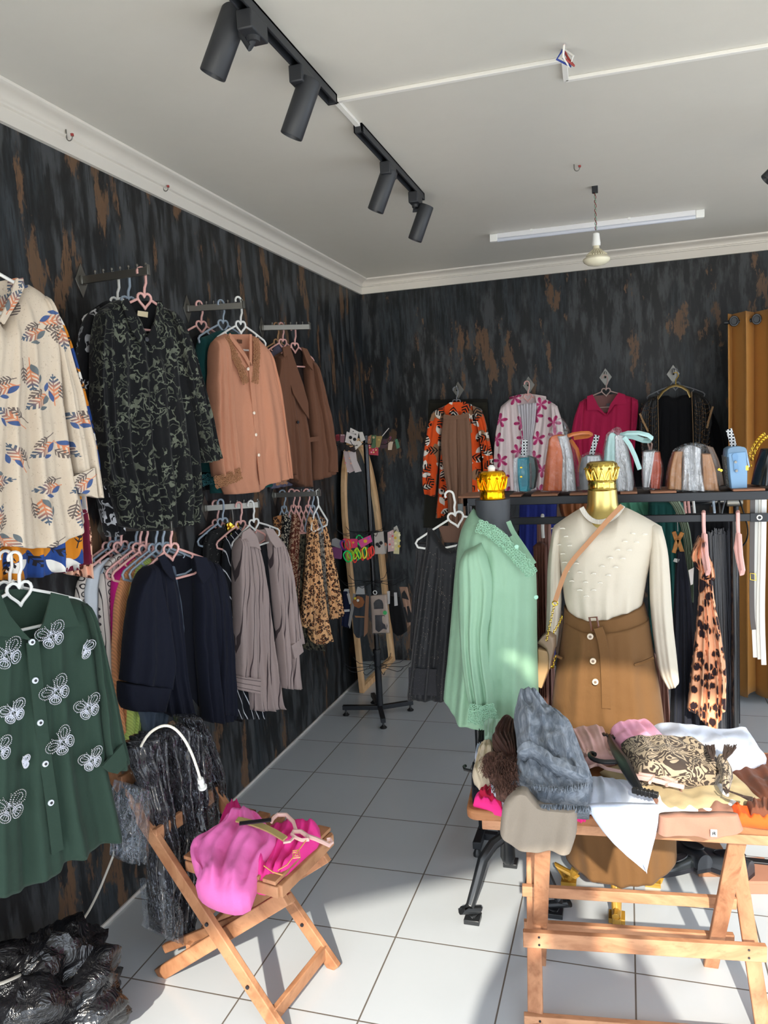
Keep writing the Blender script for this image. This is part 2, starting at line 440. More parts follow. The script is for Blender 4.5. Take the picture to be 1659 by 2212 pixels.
def fern(x, y, ln=.42, wd=.17, k=40):
    """leaflets either side of a stem; 1 inside"""
    t = y / ln; env = (t * t * -1 + 1).max(0) * wd
    inside = x.abs().lt(env) * t.abs().lt(1)
    comb = ((y - x.abs() * .9) * k).sin().gt(-.15)
    stem = x.abs().lt(.012) * (y + .1).abs().lt(ln + .1)
    return (inside * comb).max(stem)
def leaf(x, y, ln=.3, wd=.14):
    t = y / ln; env = (t * t * -1 + 1).max(0) * wd
    return x.abs().lt(env) * (t.abs().lt(1))
def m_leafprint():
    m = MT('leaf_print_cloth', .85, 0, .2, .1); p = flat2(m)
    v = m.coord(); n = m.noise(v, 160, 3, .7); bgc = m.mix(n.ss(.60, .68) * .35, srgb(188, 174, 156), srgb(104, 86, 72))
    x, y, g, b = cells(m, p, 10.5)
    f = fern(x, y, .40, .17, 52); f2 = fern(x - .20, y + .12, .26, .12, 62); l1 = leaf(x + .17 + y * .35, y + .24, .17, .075); l2 = leaf(x + .23 - y * .3, y - .02, .14, .06)
    c1 = m.mix(y.ss(-.1, .25), srgb(188, 118, 84), srgb(70, 84, 100))
    o = m.mix(f, bgc, c1); o = m.mix(f2, o, srgb(92, 82, 78)); o = m.mix(l1.max(l2), o, m.mix(g.gt(.5), srgb(62, 82, 124), srgb(92, 100, 104)))
    m.base(o).bump(n * .12 + m.noise(v, 9, 3), .3, .03); return m.m
def m_bluefloral():
    m = MT('blue_floral_cloth', .85, 0, .2, .1); p = flat2(m, (.03, .07)); v = m.coord()
    big = m.noise(v, 9, 1); o = m.mix(big.gt(.51), srgb(36, 66, 128), srgb(196, 122, 30))
    x, y, g, b = cells(m, p, 11); o = m.mix(leaf(x, y, .36, .17), o, m.mix(g.gt(.4), srgb(226, 222, 214), srgb(196, 122, 30)))
    x, y, g, b = cells(m, flat2(m, (.21, .4)), 12); o = m.mix(fern(x, y, .34, .16, 34), o, srgb(38, 34, 40))
    m.base(o).bump(m.noise(v, 9, 3), .3, .03); return m.m
def m_orangeleaf():
    m = MT('orange_leaf_cloth', .85, 0, .2, .1); v = m.coord()
    o = m.mix(m.noise(v, 10, 1).gt(.56), srgb(226, 84, 30), srgb(150, 112, 84))
    x, y, g, b = cells(m, flat2(m, (.1, .2)), 11); o = m.mix(leaf(x, y, .40, .20), o, srgb(232, 224, 212))
    x, y, g, b = cells(m, flat2(m, (.36, .1)), 11); o = m.mix(fern(x, y, .5, .34, 24), o, srgb(34, 26, 24))
    m.base(o).bump(m.noise(v, 9, 3), .3, .03); return m.m
def m_pinkfloral():
    m = MT('pink_floral_cloth', .8, 0, .2, .1); v = m.coord()
    x, y, g, b = cells(m, flat2(m, (.05, .1)), 8.2, rnd=.6); r = (x * x + y * y).sqrt(); a = y.atan2(x)
    pet = (a * 2.5).cos().abs() * .40 + .03; fl = r.lt(pet); vein = ((a * 2.5).cos().abs().gt(.93)) * r.lt(pet * .9)
    o = m.mix(fl, srgb(226, 208, 206), srgb(206, 92, 138)); rim = r.lt(pet) * r.gt(pet * .86)
    o = m.mix((vein.max(rim)), o, srgb(170, 42, 96)); m.base(o).bump(m.noise(v, 9, 3), .3, .03); return m.m
def m_chain():
    m = MT('chain_print_cloth', .85, 0, .2, .1); x, y, z = m.xyz(m.coord(warp=.01, wscale=8))
    f = ((x / .05).fract() - .5); g = ((z / .028).fract() - .5); e = (f.abs().gt(.30)) * (f.abs().lt(.345))
    d = (f * f * 3.2 + g * g).sqrt(); o = d.lt(.36) * d.gt(.22)
    m.base(m.mix(e.max(o), srgb(206, 196, 188), srgb(52, 46, 48))).bump(m.noise(m.coord(), 9, 3), .3, .03); return m.m
def m_sparkle(base=(30, 31, 35), dot=(170, 160, 150), scale=220, amt=.72, rough=.7):
    m = MT('glitter_cloth', rough, 0, .3, .1); v = m.coord()
    d = m.voro(v, scale); big = m.noise(v, 7, 3); s = d.lt(.16) * m.noise(v, scale * .35, 1).gt(amt - .08) * big.gt(.42)
    m.base(m.mix(s, srgb(*base), srgb(*dot))).bump(m.noise(v, 9, 3), .3, .03); m.rough(s * -.35 + rough); return m.m
def m_wrap(tint=(235, 238, 240), alpha=.34, scale=22, glossy=.07):
    """thin crinkled clear film"""
    key = ('wrap', tint, alpha, scale)
    if key in _mc: return _mc[key]
    m = bpy.data.materials.new('clear_film'); m.use_nodes = True; t = m.node_tree; t.nodes.clear()
    out = t.nodes.new('ShaderNodeOutputMaterial'); tr = t.nodes.new('ShaderNodeBsdfTransparent'); gl = t.nodes.new('ShaderNodeBsdfGlossy')
    gl.inputs['Roughness'].default_value = glossy; gl.inputs['Color'].default_value = (*srgb(*tint), 1)
    tc = t.nodes.new('ShaderNodeTexCoord'); n = t.nodes.new('ShaderNodeTexNoise'); n.inputs['Scale'].default_value = scale
    n.inputs['Detail'].default_value = 4; n.inputs['Distortion'].default_value = 1.6; t.links.new(tc.outputs['Object'], n.inputs[0])
    b = t.nodes.new('ShaderNodeBump'); b.inputs['Strength'].default_value = .9; b.inputs['Distance'].default_value = .03
    t.links.new(n.outputs[0], b.inputs['Height']); t.links.new(b.outputs[0], gl.inputs['Normal'])
    fr = t.nodes.new('ShaderNodeFresnel'); fr.inputs[0].default_value = 1.5; t.links.new(b.outputs[0], fr.inputs['Normal'])
    mr = t.nodes.new('ShaderNodeMapRange'); t.links.new(fr.outputs[0], mr.inputs[0]); mr.inputs[1].default_value = 0; mr.inputs[2].default_value = .5
    mr.inputs[3].default_value = .03; mr.inputs[4].default_value = alpha
    mx = t.nodes.new('ShaderNodeMixShader'); t.links.new(mr.outputs[0], mx.inputs[0]); t.links.new(tr.outputs[0], mx.inputs[1]); t.links.new(gl.outputs[0], mx.inputs[2])
    t.links.new(mx.outputs[0], out.inputs[0]); _mc[key] = m; return m
def m_crinkle(c, c2, rough=.25, scale=16, coat=.6):
    m = MT('crinkled_film', rough, 0, .6, 0, coat); v = m.coord(scale=(1, 1, .45)); n = m.noise(v, scale, 4, .6, 1.5); n2 = m.noise(v, scale * 3, 3, .6, 2)
    m.base(m.mix(n2.ss(.55, .72) * .6, srgb(*c), srgb(*c2))).bump(n + n2 * .4, 1., .035)
    return m.m
MW = simple('white_plastic', (226, 226, 222), .4); MPK = simple('pink_plastic', (226, 172, 164), .4); MGR = simple('blue_grey_plastic', (150, 164, 178), .4)
MBK = simple('black_metal', (34, 36, 40), .42, .3); MCR = simple('chrome', (132, 130, 124), .42, 1); MGOLD = simple('gold_metal', (226, 186, 66), .18, 1)
MDK = simple('dark_button', (24, 24, 30), .4); PEARL = simple('pearl_button', (226, 206, 186), .25, .2); BTN = simple('horn_button', (206, 190, 168), .4)
MBP = simple('black_plastic', (24, 25, 27), .35)
# ================================================================= setting
def struct(m, name, mat, **k):
    o = m.build(name, mat, None, **k); o['kind'] = 'structure'; return o
WP = m_wallpaper(); TILE = m_tile()
CEIL = simple('ceiling_paint', (204, 200, 190), .45, 0, .35, nz=.04); CROWN = simple('crown_paint', (214, 208, 198), .4, 0, .4, nz=.03)
XR = 4.4; YF = -4.62; ZC = 2.9
struct(MB().box((-.2, -9.5, -.12), (XR + .2, .2, 0)), 'floor', TILE, smooth=False)
struct(MB().box((-.2, YF, ZC), (XR + .2, .2, 3.02)), 'ceiling', CEIL, smooth=False)
struct(MB().box((-.15, YF, 0), (0, 0, ZC)), 'wall_left', WP, smooth=False)
struct(MB().box((-.15, 0, 0), (XR + .15, .15, ZC)), 'wall_back', WP, smooth=False)
PWH = simple('white_wall_paint', (214, 210, 202), .6, nz=.03)
struct(MB().box((XR, YF, 0), (XR + .15, 0, .5)).box((XR, YF, 2.4), (XR + .15, 0, ZC)).box((XR, -.7, .5), (XR + .15, 0, 2.4)).box((XR, YF, .5), (XR + .15, -3.9, 2.4)), 'wall_right', PWH, smooth=False)  # unseen wall, made white and left open to brighten the room
struct(MB().box((XR + .03, -3.9, .5), (XR + .09, -3.84, 2.4)).box((XR + .03, -.76, .5), (XR + .09, -.7, 2.4)).box((XR + .03, -2.33, .5), (XR + .09, -2.27, 2.4)).box((XR + .03, -3.9, .5), (XR + .09, -.7, .56)).box((XR + .03, -3.9, 2.34), (XR + .09, -.7, 2.4)), 'added_window_1', MBK, smooth=False)  # frame of an opening added out of view to let in more daylight
PLA = simple('facade_paint', (205, 198, 186), .8, nz=.1)
struct(MB().box((-.2, YF - .15, 2.55), (XR + .2, YF, 3.3)), 'trim_4', PLA, smooth=False)
struct(MB().box((-.6, -5.62, 2.55), (XR + .6, YF - .15, 2.67)), 'shade_slab', PLA, smooth=False)  # unseen slab added; its height sets where the sun ends on the skirt
PAVE = simple('pavement', (222, 212, 196), .85, nz=.15)
struct(MB().box((-14, -16, -.16), (16, -5.2, -.125)), 'ground', PAVE, smooth=False)
def crown(name, a, b, nrm):
    """moulded cornice with a flat band under it; profile is (out, z)"""
    prof = [(0, 2.80), (.016, 2.80), (.016, 2.848), (.028, 2.850), (.030, 2.856), (.022, 2.860)]
    prof += [(.022 + .045 * (1 - math.cos(t * PI / 12)), 2.860 + .026 * math.sin(t * PI / 12)) for t in range(1, 7)]
    prof += [(.074, 2.888), (.082, 2.892), (.084, 2.9), (0, 2.9)]
    a, b, nrm = Vector(a), Vector(b), Vector(nrm); m = MB(); n = len(prof)
    vs = [a + nrm * o + Vector((0, 0, z)) for o, z in prof] + [b + nrm * o + Vector((0, 0, z)) for o, z in prof]
    m.add(vs, [tuple(range(n)), tuple(range(2 * n - 1, n - 1, -1))] + [(i, (i + 1) % n, n + (i + 1) % n, n + i) for i in range(n)])
    struct(m, name, CROWN)
crown('trim_1', (0, YF, 0), (0, 0, 0), (1, 0, 0)); crown('trim_2', (0, 0, 0), (XR, 0, 0), (0, -1, 0)); crown('trim_3', (XR, 0, 0), (XR, YF, 0), (-1, 0, 0))
struct(MB().box((0, YF, 0), (.006, 0, .012)), 'baseboard_left', simple('grout_strip', (196, 190, 182), .6), smooth=False)
# tree (never placed), parasol and flap: added out of view to shape the sun
def street_tree(x, y, h, seed):
    rnd = random.Random(seed); e = empty('street_tree', (x, y, -.12), 0, 'leafy street tree on the pavement outside the shop front', 'tree')
    m = MB(); m.tube([(0, 0, 0), (.05, 0, h * .5), (.0, .1, h)], [.14, .1, .05]); m.build('trunk', simple('bark', (84, 68, 54), .9, nz=.4), e)
    m = MB()
    for i in range(900):
        a, b = rnd.uniform(0, 2 * PI), rnd.gauss(0, .55); r = rnd.uniform(.5, 1) ** .6 * 1.25
        c = Vector((math.cos(a) * r * math.cos(b), math.sin(a) * r * .7 * math.cos(b), h + .6 + math.sin(b) * 1.1)); s = rnd.uniform(.06, .13)
        u = Vector((rnd.gauss(0, 1), rnd.gauss(0, 1), rnd.gauss(0, 1))).normalized(); v = u.orthogonal().normalized()
        m.add([c - u * s, c + v * s * .45, c + u * s, c - v * s * .45], [(0, 1, 2, 3)])
    m.build('foliage', simple('leaf_green', (70, 110, 52), .6), e, smooth=False); return e
def parasol():  # added out of view; size and position set by the shade wanted at left
    e = empty('shade_parasol', (.45, -6.2, -.12), 0, 'unseen beige parasol added outside the shop to shade the floor at left', 'parasol')
    m = MB(); m.tube([(0, 0, 0), (0, 0, 3.1)], .022); m.lathe([(.25, 0), (.25, .05), (.06, .08)]); m.build('pole', MBK, e)
    m = MB(); n = 8; top = (0, 0, 3.22); vs = [top]; R = 1.75
    for k in range(n): vs.append((R * math.cos(2 * PI * k / n + .3), R * .80 * math.sin(2 * PI * k / n + .3), 2.62))
    vs += [(x, y, z - .012) for x, y, z in vs]
    m.add(vs, [(0, 1 + k, 1 + (k + 1) % n) for k in range(n)] + [(n + 1, n + 2 + (k + 1) % n, n + 2 + k) for k in range(n)] + [(1 + k, n + 2 + k, n + 2 + (k + 1) % n, 1 + (k + 1) % n) for k in range(n)])
    m.build('canopy', fab((196, 178, 150)), e, smooth=False)
parasol()
def shade_flap():  # added out of view, outline cut to the shade edge on floor and table
    e = empty('shade_flap', (.2, -6.12, 2.6), 0, 'unseen beige canvas flap added behind the viewpoint to shape the shade', 'awning')
    m = MB(); m.prism([(0, 0), (0, -.9), (1.07, -.76), (1.56, -.60), (1.75, -.50), (2.0, -.45), (2.15, -.2), (2.2, 0)], 0, .012); m.build('canvas', fab((190, 176, 150)), e, smooth=False)
    m = MB(); m.tube([(-1.2, .006, 0), (3.2, .006, 0)], .02, 8); m.build('flap_bar', MBK, e)
    for x in (-1.2, 3.2):
        m = MB(); m.tube([(x, .006, 0), (x, .006, -2.72)], .02, 8); m.build('flap_post', MBK, e)
shade_flap()
# the person who takes the photograph, seen only by the shadow on the tiles
def photographer():
    e = empty('person', (2.10, -5.88, 0), 0, 'standing person in grey clothes raising both hands in front of the shop', 'person'); e.scale = (1.1, 1, 1.10)
    J = dict(pel=(0, 0, .92), wa=(0, 0, 1.08), ch=(0, 0, 1.32), nk=(0, .02, 1.5), hb=(0, .03, 1.58), hc=(0, .03, 1.68), ht=(0, .02, 1.76),
             lh=(-.09, 0, .88), lk=(-.1, .02, .5), la=(-.1, 0, .08), lt=(-.1, .14, .03), rh=(.09, 0, .88), rk=(.1, .02, .5), ra=(.1, 0, .08), rt=(.1, .14, .03),
             ls=(-.18, 0, 1.42), le=(-.27, .1, 1.17), lw=(-.16, .2, 1.44), lf=(-.11, .2, 1.54), rs=(.18, 0, 1.42), re=(.27, .1, 1.17), rw=(.16, .2, 1.44), rf=(.11, .2, 1.54))
    R = dict(pel=.15, wa=.12, ch=.15, nk=.055, hb=.075, hc=.095, ht=.06, lh=.09, lk=.06, la=.04, lt=.035, rh=.09, rk=.06, ra=.04, rt=.035, ls=.06, le=.045, lw=.03, lf=.028, rs=.06, re=.045, rw=.03, rf=.028)
    E_ = 'pel-wa wa-ch ch-nk nk-hb hb-hc hc-ht pel-lh lh-lk lk-la la-lt pel-rh rh-rk rk-ra ra-rt ch-ls ls-le le-lw lw-lf ch-rs rs-re re-rw rw-rf'.split()
    ks = list(J); me = bpy.data.meshes.new('body'); me.from_pydata([J[k] for k in ks], [tuple(ks.index(q) for q in s.split('-')) for s in E_], [])
    o = bpy.data.objects.new('body', me); COL.objects.link(o); o.parent = e; me.materials.append(fab((96, 98, 104)))
    sk = o.modifiers.new('skin', 'SKIN'); dt = me.skin_vertices[0].data
    for i, k in enumerate(ks): dt[i].radius = (R[k],) * 2; dt[i].use_root = (k == 'pel')
    s = o.modifiers.new('s', 'SUBSURF'); s.levels = s.render_levels = 2
photographer()
# ================================================================= ceiling fittings
SPOT = simple('black_spot_paint', (40, 42, 46), .5, nz=.05)
def rail(y0, y1, label, x=.955):
    e = empty('track_rail', (x, y0, ZC), 0, label, 'track rail', 'black lighting track rails')
    m = MB(); L = y1 - y0
    m.box((-.017, 0, -.032), (-.011, L, 0)).box((.011, 0, -.032), (.017, L, 0)).box((-.017, 0, -.008), (.017, L, 0)).box((-.017, 0, -.032), (.017, .012, 0)).box((-.017, L - .012, -.032), (.017, L, 0))
    m.build('channel', SPOT, e, bevel=.001); return e
rail(-4.35, -3.06, 'black track rail on the ceiling nearer the shop front, its end at the white trunking')
rail(-2.80, -1.86, 'black track rail on the ceiling nearer the back wall')
rail(-3.2, -1.7, 'black track rail at the right edge of the ceiling', 3.05)
def spot(top, bot, y, label, xr=.955):
    t = at(*top, y=y); b = at(*bot, y=y); d = (b - t).normalized()
    e = empty('track_spotlight', (xr, y, ZC - .032), 0, label, 'spotlight', 'black cylinder spotlights on the ceiling tracks')
    O = Vector(e.location); L = (b - t).length; r = L * .205
    m = MB(); m.box((-.022, -.05, -.05), (.022, .05, .0)); m.build('adapter', SPOT, e, bevel=.004)
    jt = t + d * L * .1 - O
    m = MB(); m.lathe([(.017, -.062), (.019, -.05)], (0, 0, 0), 16)
    m.tube([Vector((0, 0, -.055)), Vector((-.01, 0, -.075)), (jt - Vector((0, 0, 0))) * .8 + Vector((-.012, 0, -.015)), jt + d * L * .12], [.011, .010, .010, .010], 8); m.build('bracket', SPOT, e)
    n = 40; a = d.orthogonal().normalized(); c = d.cross(a); vs = []; pr = [(r * .96, 0), (r, .004), (r, L - .002), (r * .96, L), (r * .9, L - .004), (r * .8, L - .03)]
    for rr, h in pr:
        for k in range(n): q = 2 * PI * k / n; vs.append(t - O + d * h + a * math.cos(q) * rr + c * math.sin(q) * rr)
    m = MB(); m.add(vs, [(i * n + k, i * n + (k + 1) % n, (i + 1) * n + (k + 1) % n, (i + 1) * n + k) for i in range(len(pr) - 1) for k in range(n)] + [tuple(range(n)), tuple((len(pr) - 1) * n + k for k in range(n))])
    m.build('cylinder', SPOT, e)
    m = MB(); cc = t - O + d * (L - .026); m.add([cc] + [cc + a * math.cos(2 * PI * k / 20) * r * .6 + c * math.sin(2 * PI * k / 20) * r * .6 - d * .003 for k in range(20)], [(0, 1 + k, 1 + (k + 1) % 20) for k in range(20)])
    m.build('lens', simple('lens_glass', (90, 92, 96), .15), e); return e
spot((511, 18), (459, 163), -3.66, 'black cylinder spotlight nearest the shop front, largest of the ceiling spotlights')
spot((671, 172), (629, 295), -3.33, 'black cylinder spotlight beside the end of the front track rail')
spot((842, 368), (811, 456), -2.42, 'black cylinder spotlight halfway along the rear track rail')
spot((922, 444), (896, 519), -1.98, 'black cylinder spotlight at the far end of the rear track rail')
spot((1716, 330), (1655, 390), -2.2, 'black cylinder spotlight cut by the right edge, on the right-hand track', 3.05)
TR = simple('trunking_white', (222, 219, 212), .45)
def trunk(pts, label, w=.018, h=.012):
    e = empty('cable_trunking', (pts[0][0], pts[0][1], ZC), 0, label, 'cable trunking', 'white cable trunking on the ceiling'); O = Vector(e.location)
    for a, b in zip(pts, pts[1:]):
        m = MB(); m.beam(Vector((*a, ZC - h / 2)) - O, Vector((*b, ZC - h / 2)) - O, w, h); m.build('trunking_length', TR, e, bevel=.0015)
p_ = lambda x, y: tuple(at(x, y, z=ZC))[:2]
trunk([p_(727, 214), p_(1216, 125)], 'thin white cable trunking from the front track rail to the loose wires')
trunk([p_(1219, 130), p_(1222, 168), p_(1700, 88)], 'thin white cable trunking from the loose wires to the right edge')
trunk([(.955, -3.05), (.955, -2.8)], 'short white trunking between the two black track rails', .02)
def wires(px, py):
    q = at(px, py, z=ZC); e = empty('loose_wires', q, 0, 'blue, red and white wire ends sticking out of the ceiling', 'wires')
    for i, (c, a, b) in enumerate((((30, 60, 150), -.02, .02), ((150, 50, 44), .012, .03), ((230, 228, 220), .03, .015))):
        m = MB(); m.tube([(0, 0, 0), (a, -.01, -.03), (b, .01, -.05), (.0, -.02 - i * .005, -.035), (.005, -.04, -.004)], .0035, 6); m.build('wire', simple('wire_%d' % i, c, .4), e)
wires(1217, 106)
def ceil_hook(px, py, label, z=ZC, x=None):
    q = at(px, py, z=z) if x is None else at(px, py, x=x); e = empty('ceiling_hook', q, 0, label, 'hook', 'small screw hooks in the ceiling edge')
    pts = [(0, 0, .01), (0, 0, -.018)] + [(.012 - .012 * math.cos(t), 0, -.018 - .012 * math.sin(t)) for t in [k * PI * 1.35 / 8 for k in range(9)]]
    m = MB(); m.tube(pts, .0022, 6); m.build('hook_wire', MCR, e)
    m = MB(); m.lathe([(.0055, 0), (.0055, .008)], (.024, 0, -.016), 10); m.build('red_cap', simple('red_plug', (150, 52, 48), .5), e)
ceil_hook(143, 286, 'red-tipped screw hook in the left cornice nearest the shop front', z=2.862)
ceil_hook(352, 398, 'screw hook in the left cornice above the patterned black blouse', z=2.862)
ceil_hook(590, 541, 'small screw hook in the left cornice near the back corner', z=2.862)
ceil_hook(1240, 355, 'screw hook in the open ceiling above the hanging bulb')
def batten():
    a = at(1058, 507, z=ZC); b = at(1521, 452, z=ZC); e = empty('tube_light', a, math.atan2(b.y - a.y, b.x - a.x), 'long white tube light batten on the ceiling near the back wall', 'tube light')
    L = (b - a).length; m = MB(); m.box((0, -.014, -.028), (L, .014, 0)); m.build('batten', simple('batten_white', (214, 214, 216), .4), e, bevel=.002)
    for x in (0, L - .045):
        m = MB(); m.box((x, -.017, -.045), (x + .045, .017, -.002)); m.build('end_cap', MW, e, bevel=.003)
    m = MB(); m.tube([(.045, -.002, -.036), (L - .045, -.002, -.036)], .0125, 16); m.build('tube', simple('tube_glass', (190, 194, 204), .2), e)
    for x in (L * .2, L * .66):
        m = MB(); m.box((x, -.022, -.012), (x + .014, .022, 0)); m.build('clip', MW, e)
batten()
def bulb():
    q = at(1285, 403, z=ZC); e = empty('hanging_bulb', q, 0, 'white mushroom-shaped bulb hanging from the ceiling on bare wires', 'bulb')
    bz = at(1286, 578, y=q.y).z - ZC; s = abs(bz)
    ce = bz + .165
    m = MB(); m.tube([(0, 0, .0)] + [(.004 * math.cos(k), .004 * math.sin(k), -s * .02 - (abs(ce) - .02) * k / 30) for k in range(31)], .0022, 5); m.build('wire', simple('wire_r', (110, 50, 44), .5), e)
    m = MB(); m.tube([(0, 0, .0)] + [(-.004 * math.cos(k), -.004 * math.sin(k), -s * .02 - (abs(ce) - .02) * k / 30) for k in range(31)], .0022, 5); m.build('wire', simple('wire_g', (110, 140, 120), .5), e)
    m = MB(); m.box((-.014, -.014, -.03), (.014, .014, .004)); m.build('terminal', MBK, e, bevel=.003)
    m = MB(); m.lathe([(.006, ce + .002), (.016, ce - .004), (.018, ce - .03), (.021, ce - .05), (.019, ce - .062)], n=20); m.build('socket', MW, e)
    m = MB(); m.lathe([(.014, ce - .06), (.015, ce - .075), (.022, ce - .088), (.03, ce - .098), (.05, ce - .112), (.064, ce - .122), (.066, ce - .128)], n=36)
    for k in range(24):
        t = 2 * PI * k / 24; m.beam((math.cos(t) * .018, math.sin(t) * .018, ce - .08), (math.cos(t) * .05, math.sin(t) * .05, ce - .108), .004, .006)
    m.build('bulb_housing', simple('bulb_housing', (206, 198, 172), .5), e)
    m = MB(); m.lathe([(.066, ce - .128), (.062, ce - .138), (.045, ce - .150), (.02, ce - .157), (.004, ce - .158)], n=36); m.build('diffuser', simple('bulb_glass', (222, 216, 190), .25), e)
bulb()
# ================================================================= wall arms and hooks
def rhombus(m, w, h, t, ax='x'): m.prism([(-w, 0), (0, h), (w, 0), (0, -h)], 0, t, ax)
def arm(px, py, ex, ey, z, label, grp, pins=7):
    q = at(px, py, x=0.); e0 = at(ex, ey, z=z)
    e = empty('display_arm', (0, q.y, z), 0, label, 'display arm', grp); O = Vector(e.location)
    E = e0 - O; E.z = 0; dirn = E.normalized(); L = E.length
    m = MB(); rhombus(m, .035, .062, .004); m.build('back_plate', MCR, e, bevel=.0008)
    m = MB(); m.box((0.004, -.013, -.016), (.014, .013, .016)); m.build('boss', MCR, e, bevel=.002)
    m = MB(); m.beam((.004, 0, 0), dirn * L, .012, .027); m.box(dirn * L + Vector((-.004, -.008, -.014)), dirn * L + Vector((.003, .008, .022))); m.build('bar', MCR, e, bevel=.001)
    for k in range(pins):
        c = dirn * L * (.22 + .75 * k / (pins - 1)); m = MB(); m.lathe([(.0022, .012), (.0022, .020), (.0045, .021), (.0052, .025), (.003, .029)], c, 10); m.build('pin', MCR, e)
    return O, dirn, L
ARM = {}
ARM['u1'] = arm(175, 604, 320, 585, 2.366, 'steel display arm over the black patterned blouse', 'steel display arms on the left wall')
ARM['u2'] = arm(404, 668, 527, 660, 2.362, 'steel display arm over the terracotta blouse', 'steel display arms on the left wall')
ARM['u3'] = arm(565, 710, 670, 706, 2.362, 'steel display arm over the brown coats', 'steel display arms on the left wall')
ARM['l1'] = arm(222, 1140, 372, 1138, 1.46, 'lower steel display arm over the row of shirts ending in navy', 'steel display arms on the left wall')
ARM['l2'] = arm(442, 1098, 560, 1090, 1.455, 'lower steel display arm over the striped shirts', 'steel display arms on the left wall')
ARM['l3'] = arm(592, 1069, 692, 1066, 1.448, 'lower steel display arm over the leopard scarves', 'steel display arms on the left wall')
def diamond(px, py, label):
    q = at(px, py, y=0.); e = empty('diamond_hook', (q.x, 0, q.z), 0, label, 'wall hook', 'diamond steel hooks on the back wall')
    m = MB(); rhombus(m, .042, .062, -.004, 'y'); m.build('back_plate', MCR, e, bevel=.0008)
    m = MB(); m.tube([(0, -.004, 0), (0, -.05, -.004), (0, -.062, .004), (0, -.062, .02)], .006, 8); m.lathe([(.009, .02), (.009, .032), (.004, .036)], (0, -.062, 0), 12); m.build('peg', MCR, e)
diamond(990, 843, 'diamond steel hook above the orange leaf shirt'); diamond(1142, 832, 'diamond steel hook above the pink floral blouse')
diamond(1308, 815, 'diamond steel hook above the crimson polo'); diamond(1454, 808, 'diamond steel hook above the black sequin jacket')
# ================================================================= curtain
def curtain():
    y = -.58; x0 = at(1572, 690, y=y).x; zt = at(1590, 676, y=y).z; zb = .05
    e = empty('curtain', (x0, y, zb), 0, 'ochre eyelet curtain hanging at the right end of the back wall', 'curtain')
    m = MB(); n = 260; W = 1.5; vs = []; ny = 40
    for j in range(ny):
        for i in range(n):
            s = i / (n - 1); t = j / (ny - 1); x = s * W; a = 2 * PI * x / .12
            vs.append((x + .012 * math.sin(a * 2) * (1), (.07 - .012 * t) * math.sin(a + .2 * math.sin(t * 3)) + .006 * noise.noise(Vector((x * 8, t * 4, 0))), (zt - zb) * (1 - t) + .012 * math.cos(a) * t))
    m.add(vs, [(j * n + i, j * n + i + 1, (j + 1) * n + i + 1, (j + 1) * n + i) for j in range(ny - 1) for i in range(n - 1)])
    o = m.build('curtain_cloth', fab((166, 116, 56), .55, .12, .3, spec=.3), e); s = o.modifiers.new('t', 'SOLIDIFY'); s.thickness = .003
    for k in range(12):
        x = .03 + k * .12; m = MB()
        for sg in (-1,): m.tube([(x + .022 * math.cos(t), -.035 , zt - zb - .05 + .026 * math.sin(t)) for t in [2 * PI * q / 20 for q in range(20)]], .006, 6, closed=True)
        m.add([(x, -.034, zt - zb - .05)] + [(x + .02 * math.cos(2 * PI * q / 20), -.034, zt - zb - .05 + .024 * math.sin(2 * PI * q / 20)) for q in range(20)], [(0, 1 + q, 1 + (q + 1) % 20) for q in range(20)])
        m.build('eyelet', MBP, e)
    m = MB(); m.tube([(-.02, .0, zt - zb - .05), (W + .1, .0, zt - zb - .05)], .012, 12); tag(m.build('curtain_rod', MBK, None), 'black metal rod carrying the ochre curtain', 'curtain rod').location = e.location
curtain()
# ================================================================= hangers and small cloth details
def heart_pts(s, n=28):
    out = []
    for k in range(n):
        t = 2 * PI * k / n; x = 16 * math.sin(t) ** 3; y = 13 * math.cos(t) - 5 * math.cos(2 * t) - 2 * math.cos(3 * t) - math.cos(4 * t)
        out.append((x / 16 * s, y / 16 * s))
    return out
def hanger(pl, hx, hy, mat, label, grp='heart hangers on the left wall', off=0., roll=0., w=.145, s=.03, hook=.112, bar=.105, hookdir=1, uv=None, drop=.055, squash=1.):
    u, v = uv if uv else pl.uv(hx, hy, off)
    o = pl.p + pl.U * u + pl.Vv * v + pl.N * off
    e = empty('heart_hanger', o, pl.ang, label, 'hanger', grp); e.rotation_euler = (0, -roll, pl.ang)
    r = .0045
    m = MB(); m.tube([(x * .95 * squash, 0, y) for x, y in heart_pts(s)], r, 6, 1.1, closed=True, flatdir=(0, 1, 0)); m.build('heart_ring', mat, e)
    top = hook; R = .017
    pts = [(0, 0, s * .35), (.004 * hookdir, 0, s + .012), (.012 * hookdir, 0, s + .03), (.013 * hookdir, 0, top - R)]
    pts += [(.013 * hookdir - R * hookdir + R * hookdir * math.cos(t), 0, top - R + R * math.sin(t)) for t in [PI * k / 8 * 1.12 for k in range(1, 9)]]
    m = MB(); m.tube(pts, r, 6, 1.2, flatdir=(0, 1, 0)); m.build('hook', mat, e)
    for sg in (-1, 1):
        m = MB(); m.tube([(sg * s * .9 * squash, 0, s * .05), (sg * w * .5, 0, -.02), (sg * w * .94, 0, -drop), (sg * w, 0, -drop - .012), (sg * w * .97, 0, -drop - .03)], r, 6, 1.2, flatdir=(0, 1, 0))
        m.tube([(sg * w * .62, 0, -.030), (sg * w * .62, 0, -.040), (sg * w * .57, 0, -.044)], r * .8, 5); m.build('shoulder', mat, e)
    m = MB(); m.tube([(-w * .97, 0, -drop - .03), (-w * .6, 0, -bar), (w * .6, 0, -bar), (w * .97, 0, -drop - .03)], r, 6, 1.2, flatdir=(0, 1, 0)); m.build('trouser_bar', mat, e)
    return e
